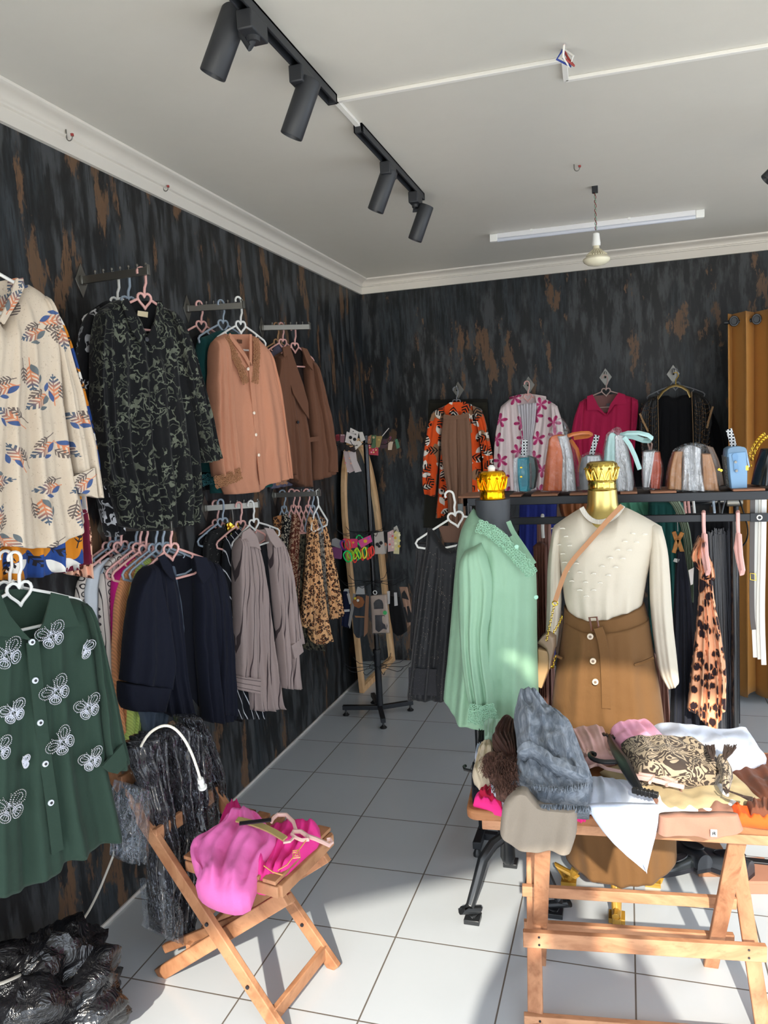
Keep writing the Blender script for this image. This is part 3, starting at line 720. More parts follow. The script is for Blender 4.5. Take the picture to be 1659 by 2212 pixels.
def lace(pl, parent, pts, wd, mat, off=.05, name='lace_trim', step=.0075, seed=1, r=.0042, label=None):
    """crochet edging: little loops scattered along a traced line"""
    rnd = random.Random(seed); q = [pl.uv(p[0], p[1], off) for p in pts]
    L = sum(math.hypot(b[0] - a[0], b[1] - a[1]) for a, b in zip(q, q[1:])); q = resample(q, max(4, int(L / step))); m = MB()
    rows = max(2, int(wd / .007))
    for i, (u, v) in enumerate(q):
        a, b = q[max(0, i - 1)], q[min(len(q) - 1, i + 1)]; d = math.hypot(b[0] - a[0], b[1] - a[1]) or 1; nx_, ny_ = -(b[1] - a[1]) / d, (b[0] - a[0]) / d
        for k in range(rows):
            s = (k / (rows - 1) - .5) * wd + rnd.uniform(-.002, .002); cu, cv = u + nx_ * s + rnd.uniform(-.002, .002), v + ny_ * s + rnd.uniform(-.002, .002); rr = r * rnd.uniform(.8, 1.2)
            n = 7; m.tube([pl.loc(cu + rr * math.cos(2 * PI * j / n), cv + rr * .9 * math.sin(2 * PI * j / n), off + rnd.uniform(0, .003)) for j in range(n)], .0019, 4, closed=True)
    return m.build(name, mat, parent, label=label)
def strip(pl, name, mat, parent, pts, wd, off, t=.003, label=None):
    q = [pl.uv(p[0], p[1], off) for p in pts]; q = resample(smooth_pl(q, 2) if len(q) > 2 else q, 24); a_, b_ = [], []
    for i, (u, v) in enumerate(q):
        a, b = q[max(0, i - 1)], q[min(len(q) - 1, i + 1)]; d = math.hypot(b[0] - a[0], b[1] - a[1]) or 1; nx_, ny_ = -(b[1] - a[1]) / d, (b[0] - a[0]) / d
        a_.append((u + nx_ * wd / 2, v + ny_ * wd / 2)); b_.append((u - nx_ * wd / 2, v - ny_ * wd / 2))
    m = MB(); vs = []
    for (u0, v0), (u1, v1) in zip(a_, b_): vs += [pl.loc(u0, v0, off + t), pl.loc(u1, v1, off + t), pl.loc(u1, v1, off - t), pl.loc(u0, v0, off - t)]
    fs = [(0, 1, 2, 3), tuple(len(vs) - 4 + k for k in (3, 2, 1, 0))]
    for i in range(len(a_) - 1):
        for k in range(4): fs.append((i * 4 + k, i * 4 + (k + 1) % 4, i * 4 + 4 + (k + 1) % 4, i * 4 + 4 + k))
    m.add(vs, fs); return m.build(name, mat, parent, label=label)
def butterfly(pl, parent, px, py, size, rot, mat, off, half=0, seed=0):
    """rhinestone butterfly: outline and veins of tiny stones"""
    rnd = random.Random(seed); u0, v0 = pl.uv(px, py, off); m = MB(); c, s = math.cos(rot), math.sin(rot)
    def dot(x, y, r=.0021):
        x, y = x * size, y * size; m.bead(pl.loc(u0 + x * c - y * s, v0 + x * s + y * c, off), r)
    for sg in ((-1, 1) if not half else (half,)):
        for R, k0, k1 in ((1.0, .15, 1.35), (.72, -1.25, -.05)):
            cx_, cy_ = (.5 if R == 1. else .36) * sg, (.38 if R == 1. else -.32)
            rx, ry = (.46, .40) if R == 1. else (.30, .32)
            n = 26
            for q in (1., .62):
                for k in range(int(n * q)):
                    t = 2 * PI * k / (n * q); dot(cx_ + rx * q * math.cos(t) + .05 * sg * math.sin(t), cy_ + ry * q * math.sin(t) + .06 * math.cos(t) * sg)
            for a in range(5):
                th = (k0 + (k1 - k0) * a / 4)
                for r_i in range(2, 9): dot(sg * (.04 + math.cos(th) * .1 * r_i * (1 if R == 1 else .68)), math.sin(th) * .1 * r_i * (1 if R == 1 else .68), .0017)
    for k in range(-4, 6): dot(0, k * .07, .0018)
    m.build('butterfly_applique', mat, parent, smooth=False)
def inner(pl, parent, poly, off, mat, name='back_neck'): return patch(pl, name, mat, parent, poly, off, .004)
GA = 1.22
def lp(key, n=0., ang=GA, x=None):
    """plane of a garment hanging on an arm, n metres back from the arm's end"""
    O, d, L = ARM[key]; return Plane(O + d * (L - .02 - n), ang)
# ---- cream leaf shirt, nearest on the left
pA = Plane((.28, -3.90, 2.3), 1.18)
LEAFM = m_leafprint()
e = pA.thing('leaf_print_shirt', 'cream shirt with rust and blue leaf sprays, hanging at the top left edge', 'shirt', 'shirts at the left edge')
puff(pA, 'body', LEAFM, e, [(-60, 640), (-120, 900), (-150, 1180)], [(98, 641), (128, 720), (138, 860), (150, 960), (166, 1050), (181, 1123)], T=[(-30, 655), (-6, 700), (4, 712), (25, 660), (49, 606)], B=[(-70, 1190), (13, 1176), (65, 1186), (130, 1172)],
     th=.09, fold=.016, nf=5, top=.12, nx=60, ny=70)
puff(pA, 'sleeve', LEAFM, e, [(88, 640), (118, 760), (132, 866), (146, 960), (160, 1040), (172, 1072)], [(100, 640), (130, 722), (173, 866), (202, 989), (211, 1076)], B=[(190, 1070)], th=.075, fold=.008, nf=2, off=.02, nx=24, ny=50, top=.1)
patch(pA, 'cuff', LEAFM, e, [(158, 1030), (205, 1010), (212, 1076), (190, 1068), (170, 1064)], .064, .006)
patch(pA, 'collar', LEAFM, e, [(36, 602), (50, 600), (54, 618), (40, 650), (10, 700), (0, 690), (18, 650)], .05, .008)
inner(pA, e, [(-60, 620), (36, 600), (50, 604), (10, 700), (-10, 720), (-40, 680)], -.015, LEAFM)
hanger(pA, -28, 588, MW, 'white hanger showing only its shoulder inside the cream leaf shirt', off=.0)
pB = Plane((.20, -3.90, 2.3), 1.18)
BLF = m_bluefloral()
e = pB.thing('floral_shirt', 'blue and ochre floral shirt hanging behind the cream leaf shirt', 'shirt', 'shirts at the left edge')
puff(pB, 'body', BLF, e, [(-60, 660), (-120, 900), (-120, 1240)], [(106, 660), (128, 730), (150, 830), (165, 960), (170, 1120), (172, 1212)], B=[(-20, 1252), (48, 1250), (110, 1236)], th=.07, fold=.016, nf=6, top=.1, nx=50, ny=50)
puff(pB, 'sleeve', BLF, e, [(100, 665), (140, 760), (170, 900), (182, 1015)], [(112, 665), (145, 735), (178, 860), (204, 985), (206, 1015)], th=.06, fold=.006, nf=2, nx=20, ny=40, top=.1)
pC = Plane((.12, -3.88, 2.3), 1.18)
e = pC.thing('print_shirt', 'burgundy, white and black print shirt showing below the blue floral one', 'shirt', 'shirts at the left edge')
puff(pC, 'body', m_blotch((110, 28, 52), (232, 226, 220), 14, .5, 'burgundy_print', wd=.16), e, [(40, 700), (20, 1000), (60, 1230)], [(130, 700), (170, 960), (186, 1090), (192, 1210)], B=[(130, 1240)], th=.06, fold=.014, nf=5, top=.1)
pC2 = Plane((.06, -3.86, 2.3), 1.18)
e = pC2.thing('print_shirt', 'peach and brown spotted blouse, rearmost at the left edge', 'shirt', 'shirts at the left edge')
puff(pC2, 'body', m_leopard((226, 176, 150), (96, 54, 40), (180, 120, 90), 30), e, [(60, 720), (90, 1000), (140, 1240)], [(140, 720), (182, 1060), (194, 1150), (200, 1250)], th=.05, fold=.01, nf=4, top=.1)
# ---- green butterfly shirt
pG = Plane((.29, -3.93, 1.42), 1.18)
GRN = fab((40, 58, 48), .85, .25, .15, 'green')
e = pG.thing('butterfly_shirt', 'dark green shirt with rhinestone butterflies hanging at the left edge', 'shirt')
puff(pG, 'body', GRN, e, [(-110, 1310), (-150, 1600), (-170, 1960)], [(184, 1300), (200, 1400), (214, 1550), (226, 1650), (242, 1716), (261, 1801)], T=[(-40, 1290), (0, 1305), (20, 1345), (69, 1388), (92, 1345), (112, 1296), (150, 1290)],
     B=[(-60, 1930), (0, 1920), (50, 1915), (71, 1890), (110, 1880), (131, 1850), (170, 1838), (206, 1819)], th=.09, fold=.016, nf=5, top=.1, nx=70, ny=70)
puff(pG, 'sleeve', GRN, e, [(176, 1305), (194, 1375), (204, 1475), (211, 1578), (222, 1650)], [(188, 1303), (210, 1379), (241, 1499), (265, 1606), (272, 1640)], B=[(248, 1665)], th=.08, fold=.007, nf=2, off=.025, nx=24, ny=46, top=.1)
patch(pG, 'cuff', GRN, e, [(221, 1656), (266, 1606), (275, 1640), (272, 1655), (254, 1672), (236, 1668)], .075, .008)
patch(pG, 'collar', GRN, e, [(112, 1280), (148, 1288), (172, 1352), (103, 1361), (84, 1378), (72, 1382), (95, 1345)], .058, .006)
patch(pG, 'collar', GRN, e, [(-30, 1276), (2, 1284), (22, 1330), (50, 1364), (69, 1384), (40, 1378), (0, 1374), (-30, 1370)], .058, .006)
inner(pG, e, [(-10, 1275), (40, 1272), (112, 1282), (100, 1340), (69, 1384), (30, 1360)], -.01, GRN)
strip(pG, 'placket', GRN, e, [(70, 1386), (78, 1470), (88, 1561), (99, 1650), (112, 1734), (124, 1840)], .034, .054, .0025)
RB = simple('rhinestone', (206, 208, 216), .22, .75, .8)
for i, (x, y, r, a, h) in enumerate([(113, 1375, 28, .25, 0), (179, 1404, 24, -.3, 1), (17, 1416, 30, .3, 0), (124, 1495, 29, .5, 0), (30, 1540, 24, .2, 0), (192, 1530, 27, .2, 0), (136, 1605, 28, .7, 0), (-2, 1624, 26, .2, 1), (49, 1650, 15, .1, 1), (199, 1643, 25, .2, 0), (22, 1748, 31, .1, 0)]):
    butterfly(pG, e, x, y, r * .0016, a, RB, .062, h, i)
buttons(pG, e, [(69, 1387), (76, 1470), (87, 1561), (98, 1650), (110, 1734)], simple('shell_button', (196, 200, 206), .3), .0085, .058, dark=MDK)
hanger(pG, 42, 1279, MW, 'white heart hanger holding the green butterfly shirt', off=.0, s=.036, w=.18)
pG2 = Plane((.23, -3.93, 1.42), 1.18)
hanger(pG2, 22, 1275, MW, 'white heart hanger just behind the one with the green shirt', off=.0, s=.036, w=.17)
# ---- black squiggle blouse and those behind it
BSQ = m_blotch((13, 14, 16), (96, 100, 86), 30, .5, 'squiggle_cloth', wd=.10)
p1 = lp('u1', .02)
e = p1.thing('patterned_blouse', 'black blouse with olive squiggles and a button neck, under the first steel arm', 'blouse')
puff(p1, 'body', BSQ, e, [(213, 668), (206, 760), (212, 960), (238, 1060), (262, 1135)], [(362, 668), (392, 760), (408, 860), (424, 960), (432, 1050), (425, 1127)], T=[(240, 652), (262, 646), (285, 672), (305, 715), (317, 728), (333, 700), (342, 665), (352, 664)], B=[(300, 1146), (345, 1142), (390, 1134)], th=.09, fold=.014, nf=5, top=.1, nx=56, ny=64)
puff(p1, 'sleeve', BSQ, e, [(358, 668), (380, 740), (402, 860), (428, 960), (440, 1000)], [(366, 668), (390, 706), (412, 760), (436, 850), (456, 930), (469, 990)], th=.08, fold=.007, nf=2, off=.02, nx=22, ny=44, top=.1)
puff(p1, 'sleeve', BSQ, e, [(214, 672), (200, 760), (202, 900), (212, 1000), (222, 1050)], [(232, 664), (238, 800), (248, 950), (268, 1040)], th=.08, fold=.007, nf=2, off=.03, nx=22, ny=44, top=.1)
patch(p1, 'collar', BSQ, e, [(262, 650), (276, 645), (296, 680), (318, 732), (308, 748), (286, 716)], .058, .006)
patch(p1, 'collar', BSQ, e, [(342, 652), (352, 655), (356, 690), (346, 726), (330, 748), (318, 732), (334, 700)], .058, .006)
inner(p1, e, [(264, 650), (350, 650), (345, 700), (318, 740), (290, 700)], -.01, fab((16, 17, 19)))
patch(p1, 'neck_label', simple('label_cream', (222, 206, 170), .7), e, [(298, 671), (320, 674), (319, 686), (297, 682)], .004, .002)
buttons(p1, e, [(317, 733)], MDK, .008, .062)
hanger(p1, 312, 648, MPK, 'pink heart hanger holding the black squiggle blouse')
p1b = lp('u1', .10)
BWB = m_blotch((20, 20, 24), (206, 208, 212), 26, .5, 'white_squiggle_cloth', wd=.16)
e = p1b.thing('patterned_blouse', 'black and white swirl blouse hanging behind the olive squiggle blouse', 'blouse')
puff(p1b, 'body', BWB, e, [(190, 690), (205, 900), (222, 1130)], [(340, 700), (380, 900), (380, 1100)], T=[(220, 662), (262, 655)], th=.06, fold=.01, nf=5, top=.1)
puff(p1b, 'sleeve', BWB, e, [(190, 676), (170, 740), (168, 840), (180, 950), (208, 1050), (236, 1160)], [(215, 662), (215, 850), (225, 980), (262, 1090), (264, 1150)], th=.07, fold=.008, nf=2, nx=22, ny=44, top=.1)
hanger(p1b, 277, 655, MGR, 'grey heart hanger behind the pink one on the first steel arm', off=0)
p1c = lp('u1', .17)
e = p1c.thing('dark_blouse', 'plain black blouse nearest the wall on the first steel arm', 'blouse')
puff(p1c, 'body', fab((18, 18, 21)), e, [(200, 668), (196, 900), (210, 1100)], [(330, 680), (370, 900), (370, 1080)], T=[(225, 650), (245, 648)], th=.05, fold=.01, nf=4, top=.1)
hanger(p1c, 254, 657, MW, 'white heart hanger nearest the wall on the first steel arm', off=0)
# ---- terracotta blouse
TER = fab((192, 134, 106), .8, .3, .2, 'terra'); LAC = simple('lace_thread', (160, 112, 76), .7)
p2 = lp('u2', .0, 1.2)
e = p2.thing('terracotta_blouse', 'terracotta blouse with lace collar strips and lace cuffs, on the second steel arm', 'blouse')
puff(p2, 'body', TER, e, [(462, 733), (460, 850), (462, 950), (466, 1030), (484, 1068)], [(575, 755), (588, 800), (602, 865), (614, 931), (619, 1000), (621, 1034)], T=[(476, 722), (492, 720), (508, 738), (524, 760), (541, 790), (541, 760), (541, 722), (556, 735)], B=[(520, 1066), (545, 1062), (561, 1058), (564, 1048), (590, 1040)], th=.085, fold=.011, nf=3, top=.1, nx=60, ny=64)
puff(p2, 'sleeve', TER, e, [(461, 735), (456, 800), (455, 898), (458, 990), (463, 1030)], [(478, 724), (492, 768), (499, 866), (509, 963), (517, 1020)], th=.085, fold=.009, nf=3, off=.035, nx=30, ny=50, top=.1)
puff(p2, 'sleeve', TER, e, [(562, 738), (580, 800), (598, 900), (608, 1000), (612, 1034)], [(576, 754), (592, 800), (607, 880), (617, 960), (622, 1034)], th=.06, fold=.006, nf=2, off=.0, nx=18, ny=44, top=.1)
lace(p2, e, [(465, 1042), (490, 1036), (519, 1024)], .042, LAC, .085, 'lace_cuff', seed=5); lace(p2, e, [(596, 1040), (618, 1036)], .03, LAC, .03, 'lace_cuff', seed=6)
lace(p2, e, [(488, 730), (502, 760), (517, 790), (531, 826)], .03, LAC, .054, seed=2); lace(p2, e, [(552, 732), (555, 760), (553, 795), (551, 826)], .026, LAC, .054, seed=3)
inner(p2, e, [(490, 722), (542, 722), (544, 760), (541, 792), (515, 760)], -.012, TER)
strip(p2, 'placket', TER, e, [(541, 790), (548, 870), (556, 950), (566, 1046)], .026, .05, .0025)
strip(p2, 'neck_band', TER, e, [(494, 722), (512, 748), (528, 768), (541, 792)], .018, .05, .003); strip(p2, 'neck_band', TER, e, [(541, 722), (541, 750), (541, 792)], .014, .05, .003)
patch(p2, 'neck_label', simple('label_brown', (96, 60, 40), .7), e, [(513, 733), (523, 734), (523, 742), (512, 741)], -.004, .002)
buttons(p2, e, [(536, 797), (549, 892), (553, 939), (559, 983)], PEARL, .0072, .056)
hanger(p2, 520, 705, MW, 'white heart hanger holding the terracotta blouse', hook=.13)
TEA = fab((24, 74, 74), .8, .3, .2, 'teal')
p2b = lp('u2', .09, 1.2)
e = p2b.thing('teal_blouse', 'dark teal blouse with lace cuff behind the terracotta blouse', 'blouse')
puff(p2b, 'body', TEA, e, [(440, 730), (440, 900), (455, 1066)], [(560, 740), (590, 900), (590, 1050)], T=[(465, 716), (490, 712)], th=.06, fold=.01, nf=5, top=.1)
puff(p2b, 'sleeve', TEA, e, [(432, 730), (424, 800), (436, 898), (438, 1020)], [(455, 722), (462, 800), (462, 900), (462, 1020)], th=.07, fold=.008, nf=2, nx=20, ny=40, top=.1)
lace(p2b, e, [(438, 1038), (458, 1034)], .04, simple('lace_teal', (28, 86, 92), .7), .04, 'lace_cuff', seed=9)
hanger(p2b, 482, 703, MGR, 'grey heart hanger holding the dark teal blouse')
p2c = lp('u2', .18, 1.2)
e = p2c.thing('dark_blouse', 'black blouse nearest the wall on the second steel arm', 'blouse')
puff(p2c, 'body', fab((18, 18, 21)), e, [(404, 740), (400, 900), (420, 1060)], [(500, 740), (540, 900), (540, 1050)], T=[(425, 722), (445, 716)], th=.05, fold=.01, nf=5, top=.1)
hanger(p2c, 435, 705, MPK, 'pink heart hanger nearest the wall on the second steel arm')
# ---- brown coats
BRN = fab((112, 76, 58), .92, .2, .3, 'brown'); BRI = fab((40, 30, 28))
def coat(pl, label, dx=0, front=True):
    e = pl.thing('brown_coat', label, 'coat', 'brown coats on the third steel arm'); S = lambda l: [(x + dx, y) for x, y in l]
    inner(pl, e, S([(622, 750), (662, 752), (672, 800), (690, 1000), (640, 1000), (632, 800)]), -.03, BRI, 'lining')
    puff(pl, 'front_panel', BRN, e, S([(600, 770), (598, 850), (612, 950), (622, 1028)]), S([(624, 756), (648, 850), (666, 930), (672, 1052)]), B=S([(648, 1052)]), th=.07, fold=.010, nf=3, off=.0, nx=36, top=.08)
    puff(pl, 'front_panel', BRN, e, S([(658, 758), (664, 850), (674, 930), (675, 1038)]), S([(680, 785), (700, 890), (722, 1022)]), B=S([(700, 1032)]), th=.06, fold=.008, nf=3, off=-.005, nx=32, top=.08)
    puff(pl, 'sleeve', BRN, e, S([(600, 772), (590, 840), (600, 940), (606, 1020)]), S([(614, 762), (622, 850), (630, 950), (632, 1026)]), th=.07, fold=.006, nf=2, off=.03, nx=20, top=.08)
    if front:
        puff(pl, 'sleeve', BRN, e, [(674, 782), (690, 880), (704, 960), (706, 1020)], [(682, 786), (706, 880), (720, 960), (724, 1020)], th=.06, fold=.005, nf=2, off=.02, nx=20, top=.08)
        patch(pl, 'lapel', BRN, e, [(611, 750), (626, 746), (638, 782), (655, 830), (666, 870), (668, 905), (654, 885), (634, 850), (618, 800)], .055, .008)
        patch(pl, 'collar', BRN, e, [(652, 750), (664, 754), (674, 776), (676, 800), (664, 784)], .045, .008)
        patch(pl, 'pocket_flap', BRN, e, [(668, 945), (690, 942), (691, 952), (669, 955)], .04, .004); buttons(pl, e, [(644, 912)], MDK, .008, .05)
    return e
coat(lp('u3', .10, 1.2), 'brown coat with wide lapels, outermost on the third steel arm')
hanger(lp('u3', .12, 1.2), 637, 750, MPK, 'pink heart hanger holding the lapelled brown coat')
coat(lp('u3', .16, 1.2), 'second brown coat tucked behind the lapelled one', -9, False)
hanger(lp('u3', .17, 1.2), 611, 742, MPK, 'pink heart hanger behind the lapelled brown coat')
p3c = lp('u3', .21, 1.2)
e = p3c.thing('grey_shirt', 'lilac-grey shirt nearest the wall on the third steel arm', 'shirt')
puff(p3c, 'body', fab((104, 100, 118)), e, [(582, 770), (576, 900), (584, 1056)], [(650, 760), (660, 900), (640, 1046)], T=[(595, 745), (607, 742)], th=.04, fold=.008, nf=4, top=.1)
hanger(p3c, 600, 742, simple('tan_wood_hanger', (176, 136, 96), .5), 'tan hanger nearest the wall on the third steel arm')
# ================================================================= lower row
q1 = lambda n, a=1.18: lp('l1', n, a)
NAVY = fab((15, 18, 32), .85, .25, .2, 'navy')
p = q1(.0)
e = p.thing('navy_shirt', 'navy overshirt with a chest pocket, frontmost of the lower row of shirts', 'shirt')
inner(p, e, [(345, 1206), (430, 1196), (446, 1215), (452, 1400), (440, 1540), (410, 1500), (392, 1350), (372, 1250)], -.03, fab((14, 16, 26)), 'back_panel')
puff(p, 'front_panel', NAVY, e, [(320, 1222), (318, 1300), (338, 1420), (350, 1534)], [(352, 1206), (376, 1250), (390, 1345), (398, 1450), (412, 1520), (424, 1560)], B=[(385, 1556)], th=.07, fold=.01, nf=3, nx=40, ny=54, top=.08)
puff(p, 'front_panel', NAVY, e, [(420, 1200), (424, 1250), (424, 1400), (438, 1556)], [(448, 1206), (468, 1250), (484, 1340), (496, 1440), (506, 1552)], B=[(470, 1560)], th=.07, fold=.012, nf=3, nx=40, ny=54, top=.08)
puff(p, 'sleeve', NAVY, e, [(318, 1224), (286, 1275), (272, 1380), (264, 1470)], [(330, 1218), (350, 1300), (364, 1400), (368, 1440), (362, 1486)], th=.09, fold=.008, nf=2, off=.045, nx=34, ny=50, top=.1)
puff(p, 'cuff', NAVY, e, [(259, 1474), (258, 1500), (262, 1520), (270, 1532)], [(361, 1484), (356, 1510), (351, 1534)], th=.09, fold=.004, nf=2, off=.047, nx=30, ny=12)
puff(p, 'sleeve', NAVY, e, [(460, 1215), (464, 1300), (470, 1400), (470, 1540)], [(470, 1216), (490, 1300), (500, 1420), (507, 1545)], th=.07, fold=.007, nf=2, off=.01, nx=22, ny=44, top=.1)
patch(p, 'collar', NAVY, e, [(343, 1204), (356, 1198), (372, 1222), (380, 1256), (366, 1246), (352, 1228)], .055, .007)
patch(p, 'collar', NAVY, e, [(420, 1200), (446, 1204), (462, 1236), (440, 1262), (428, 1240)], .052, .007)
patch(p, 'pocket_flap', NAVY, e, [(332, 1332), (358, 1314), (376, 1338), (368, 1352), (350, 1340), (335, 1346)], .062, .004); buttons(p, e, [(361, 1342)], MDK, .006, .066)
hanger(p, 370, 1190, MPK, 'pink heart hanger holding the navy overshirt', s=.034, roll=.05)
spec = [  # n, label, material, left, right, hanger px, hanger material
 (.035, 'slate blue shirt showing just behind the navy overshirt', fab((84, 96, 112)), [(306, 1225), (285, 1300), (283, 1400), (298, 1530), (310, 1580)], [(345, 1210), (380, 1400), (326, 1588)], (352, 1187), MGR, 'grey-blue'),
 (.06, 'lime green ribbed top between the slate and the orange tops', m_rib((194, 214, 116), .008, .6), [(300, 1215), (274, 1300), (274, 1450), (276, 1560), (266, 1612)], [(325, 1205), (330, 1400), (294, 1590)], (337, 1188), MGR, 'grey-blue'),
 (.085, 'peach orange ribbed top with long sleeve in the lower row', m_rib((228, 156, 108), .008, .5), [(288, 1208), (262, 1240), (247, 1290), (240, 1415), (246, 1520), (266, 1603)], [(306, 1203), (300, 1300), (282, 1450), (272, 1590)], (316, 1190), MPK, 'pink'),
 (.11, 'magenta top wedged between the peach and chain print tops', fab((190, 30, 120)), [(276, 1206), (250, 1235), (238, 1260), (240, 1330), (243, 1400)], [(292, 1203), (290, 1300), (270, 1420)], (303, 1186), MPK, 'pink'),
 (.14, 'off-white chain print shirt beside the magenta top', m_chain(), [(255, 1196), (228, 1215), (214, 1250), (212, 1330), (222, 1400), (236, 1470)], [(283, 1196), (270, 1280), (262, 1400), (246, 1475)], (294, 1184), MGR, 'pale grey'),
 (.17, 'plain white shirt in the lower row, left of the chain print shirt', fab((208, 214, 222)), [(232, 1205), (200, 1228), (182, 1260), (186, 1340), (206, 1410), (232, 1450)], [(258, 1200), (240, 1300), (240, 1450)], (262, 1184), MPK, 'pink'),
 (.20, 'greyish chain print shirt, second from the wall in the lower row', m_chain(), [(205, 1216), (180, 1235), (164, 1262), (160, 1300), (180, 1380)], [(240, 1205), (220, 1300), (215, 1400)], (250, 1182), MGR, 'pale grey'),
 (.235, 'olive top nearest the wall in the lower row', fab((96, 112, 72)), [(232, 1206), (226, 1220), (220, 1300), (225, 1380)], [(262, 1200), (262, 1250), (255, 1380)], (238, 1184), MPK, 'pink')]
for i, (n, lab, mt, l, r, hp, hm, hn) in enumerate(spec):
    p = q1(n); e = p.thing('hanging_shirt', lab, 'shirt', 'shirts in the lower row on the left wall')
    ex = [(r[0][0] + 30, r[0][1] + 4), (r[1][0] + 30, r[1][1]), (r[-1][0] + 24, r[-1][1] + 2)]
    puff(p, 'body', mt, e, [(l[0][0] + 8, l[0][1])] + [(x + 14, y) for x, y in l[1:]], ex, th=.035, fold=.006, nf=4, top=.06, nx=30, ny=40, off=-.01)
    puff(p, 'sleeve', mt, e, l, r, th=.032, fold=.005, nf=2, nx=24, ny=46, top=.08)
    hanger(p, hp[0], hp[1], hm, hn + ' heart hanger ' + ['directly behind the navy overshirt hanger', 'second behind the navy overshirt hanger', 'holding the peach ribbed top', 'holding the magenta top', 'holding the off-white chain print shirt', 'holding the plain white shirt', 'holding the greyish chain print shirt', 'holding the olive top'][i], s=.032)
# ---- striped shirts on the second lower arm
p = lp('l2', .0, 1.15)
STB = m_stripes((168, 150, 146), (74, 62, 64), .030, .11, .012, 0, -.08, 'beige_stripe')
e = p.thing('striped_shirt', 'open mauve-beige shirt with dark pinstripes and rolled cuffs', 'shirt')
puff(p, 'front_panel', STB, e, [(515, 1160), (522, 1280), (530, 1400), (540, 1533)], [(541, 1154), (560, 1200), (574, 1290), (586, 1400), (604, 1520), (611, 1528)], B=[(580, 1534)], th=.07, fold=.012, nf=3, nx=40, ny=54, top=.08)
puff(p, 'front_panel', STB, e, [(578, 1150), (584, 1250), (598, 1380), (603, 1484)], [(604, 1164), (624, 1240), (634, 1340), (646, 1486)], B=[(625, 1487)], th=.07, fold=.012, nf=3, nx=36, ny=54, top=.08)
puff(p, 'sleeve', STB, e, [(514, 1164), (507, 1200), (508, 1300), (511, 1460)], [(528, 1158), (548, 1270), (551, 1380), (556, 1464)], th=.08, fold=.010, nf=2, off=.04, nx=30, ny=50, top=.1)
puff(p, 'cuff', m_stripes((168, 150, 146), (74, 62, 64), .022, .12, .004, 0, PI / 2, 'cuff_stripe'), e, [(509, 1458), (509, 1488)], [(556, 1464), (553, 1497)], th=.085, fold=.004, nf=2, off=.042, nx=24, ny=10)
puff(p, 'sleeve', STB, e, [(600, 1164), (616, 1280), (630, 1400)], [(606, 1166), (628, 1240), (640, 1330), (650, 1388)], th=.06, fold=.006, nf=2, off=.01, nx=22, ny=44, top=.1)
patch(p, 'cuff', STB, e, [(630, 1395), (650, 1380), (656, 1408), (637, 1424)], .045, .03)
patch(p, 'collar', STB, e, [(524, 1150), (540, 1140), (556, 1160), (564, 1188), (552, 1182), (534, 1180), (518, 1196)], .055, .006)
patch(p, 'collar', STB, e, [(572, 1140), (590, 1142), (606, 1165), (612, 1180), (596, 1184), (584, 1168)], .05, .006)
puff(p, 'inner_top', fab((26, 26, 30)), e, [(560, 1176), (572, 1260), (588, 1370), (600, 1412)], [(578, 1170), (590, 1260), (602, 1345), (604, 1412)], th=.02, fold=.003, nf=2, off=-.02, nx=12, ny=30, label='plain black top inside the open shirt')
inner(p, e, [(540, 1146), (590, 1142), (600, 1260), (620, 1480), (600, 1480), (560, 1300)], -.034, STB)
hanger(p, 549, 1132, MW, 'white heart hanger holding the pinstriped shirt', roll=.1)
spec2 = [
 (.05, 'black shirt with white stripes behind the pinstriped one', 'shirt', m_stripes((20, 22, 28), (206, 208, 214), .045, .10, .03, 0, .5, 'black_white_stripe'), [(484, 1165), (478, 1240), (486, 1350), (500, 1460), (506, 1552)], [(520, 1140), (560, 1300), (550, 1552)], (520, 1136), MPK, 'pink heart hanger behind the white one over the striped shirts'),
 (.09, 'lime yellow top, a thin sliver behind the black white-striped shirt', 'top', fab((204, 222, 96)), [(482, 1180), (484, 1300), (493, 1390), (496, 1425)], [(500, 1150), (508, 1380), (499, 1428)], None, None, None),
 (.13, 'black and white flecked blouse in the middle lower row', 'blouse', m_sparkle((16, 16, 18), (196, 190, 184), 120, .62), [(450, 1150), (436, 1180), (440, 1290), (455, 1400)], [(488, 1136), (496, 1300), (490, 1410)], (481, 1130), MGR, 'grey-blue heart hanger holding the flecked blouse'),
 (.19, 'plain black garment nearest the wall on the middle lower arm', 'blouse', fab((17, 17, 20)), [(420, 1160), (404, 1200), (404, 1300), (440, 1540)], [(470, 1140), (490, 1300), (500, 1560)], (470, 1132), MPK, 'pink heart hanger nearest the wall on the middle lower arm')]
for n, lab, cat, mt, l, r, hp, hm, hl in spec2:
    p = lp('l2', n, 1.15); e = p.thing('hanging_blouse', lab, cat, 'tops hanging on the middle lower arm'); ex = [(x + 22, y) for x, y in r]
    puff(p, 'body', mt, e, [(x + 10, y) for x, y in l], ex, th=.03, fold=.006, nf=4, top=.06, nx=30, ny=40, off=-.005)
    puff(p, 'sleeve', mt, e, l, [(x, y) for x, y in r], th=.04, fold=.006, nf=2, nx=24, ny=46, top=.08, off=.008)
    if hp: hanger(p, hp[0], hp[1], hm, hl)
p = lp('l2', .11, 1.15); e = p.thing('bow_clip', 'gold bow-shaped clip on a wire hook above the striped shirts', 'clip')
m = MB(); q = [p.L(x, y) for x, y in ((504, 1098), (508, 1090), (503, 1086), (500, 1094), (503, 1112), (504, 1132))]; m.tube(q, .0015, 6); m.build('wire_hook', MCR, e)
patch(p, 'bow', MGOLD, e, [(490, 1132), (497, 1128), (506, 1136), (515, 1128), (517, 1142), (507, 1142), (496, 1152), (492, 1148)], .01, .016)
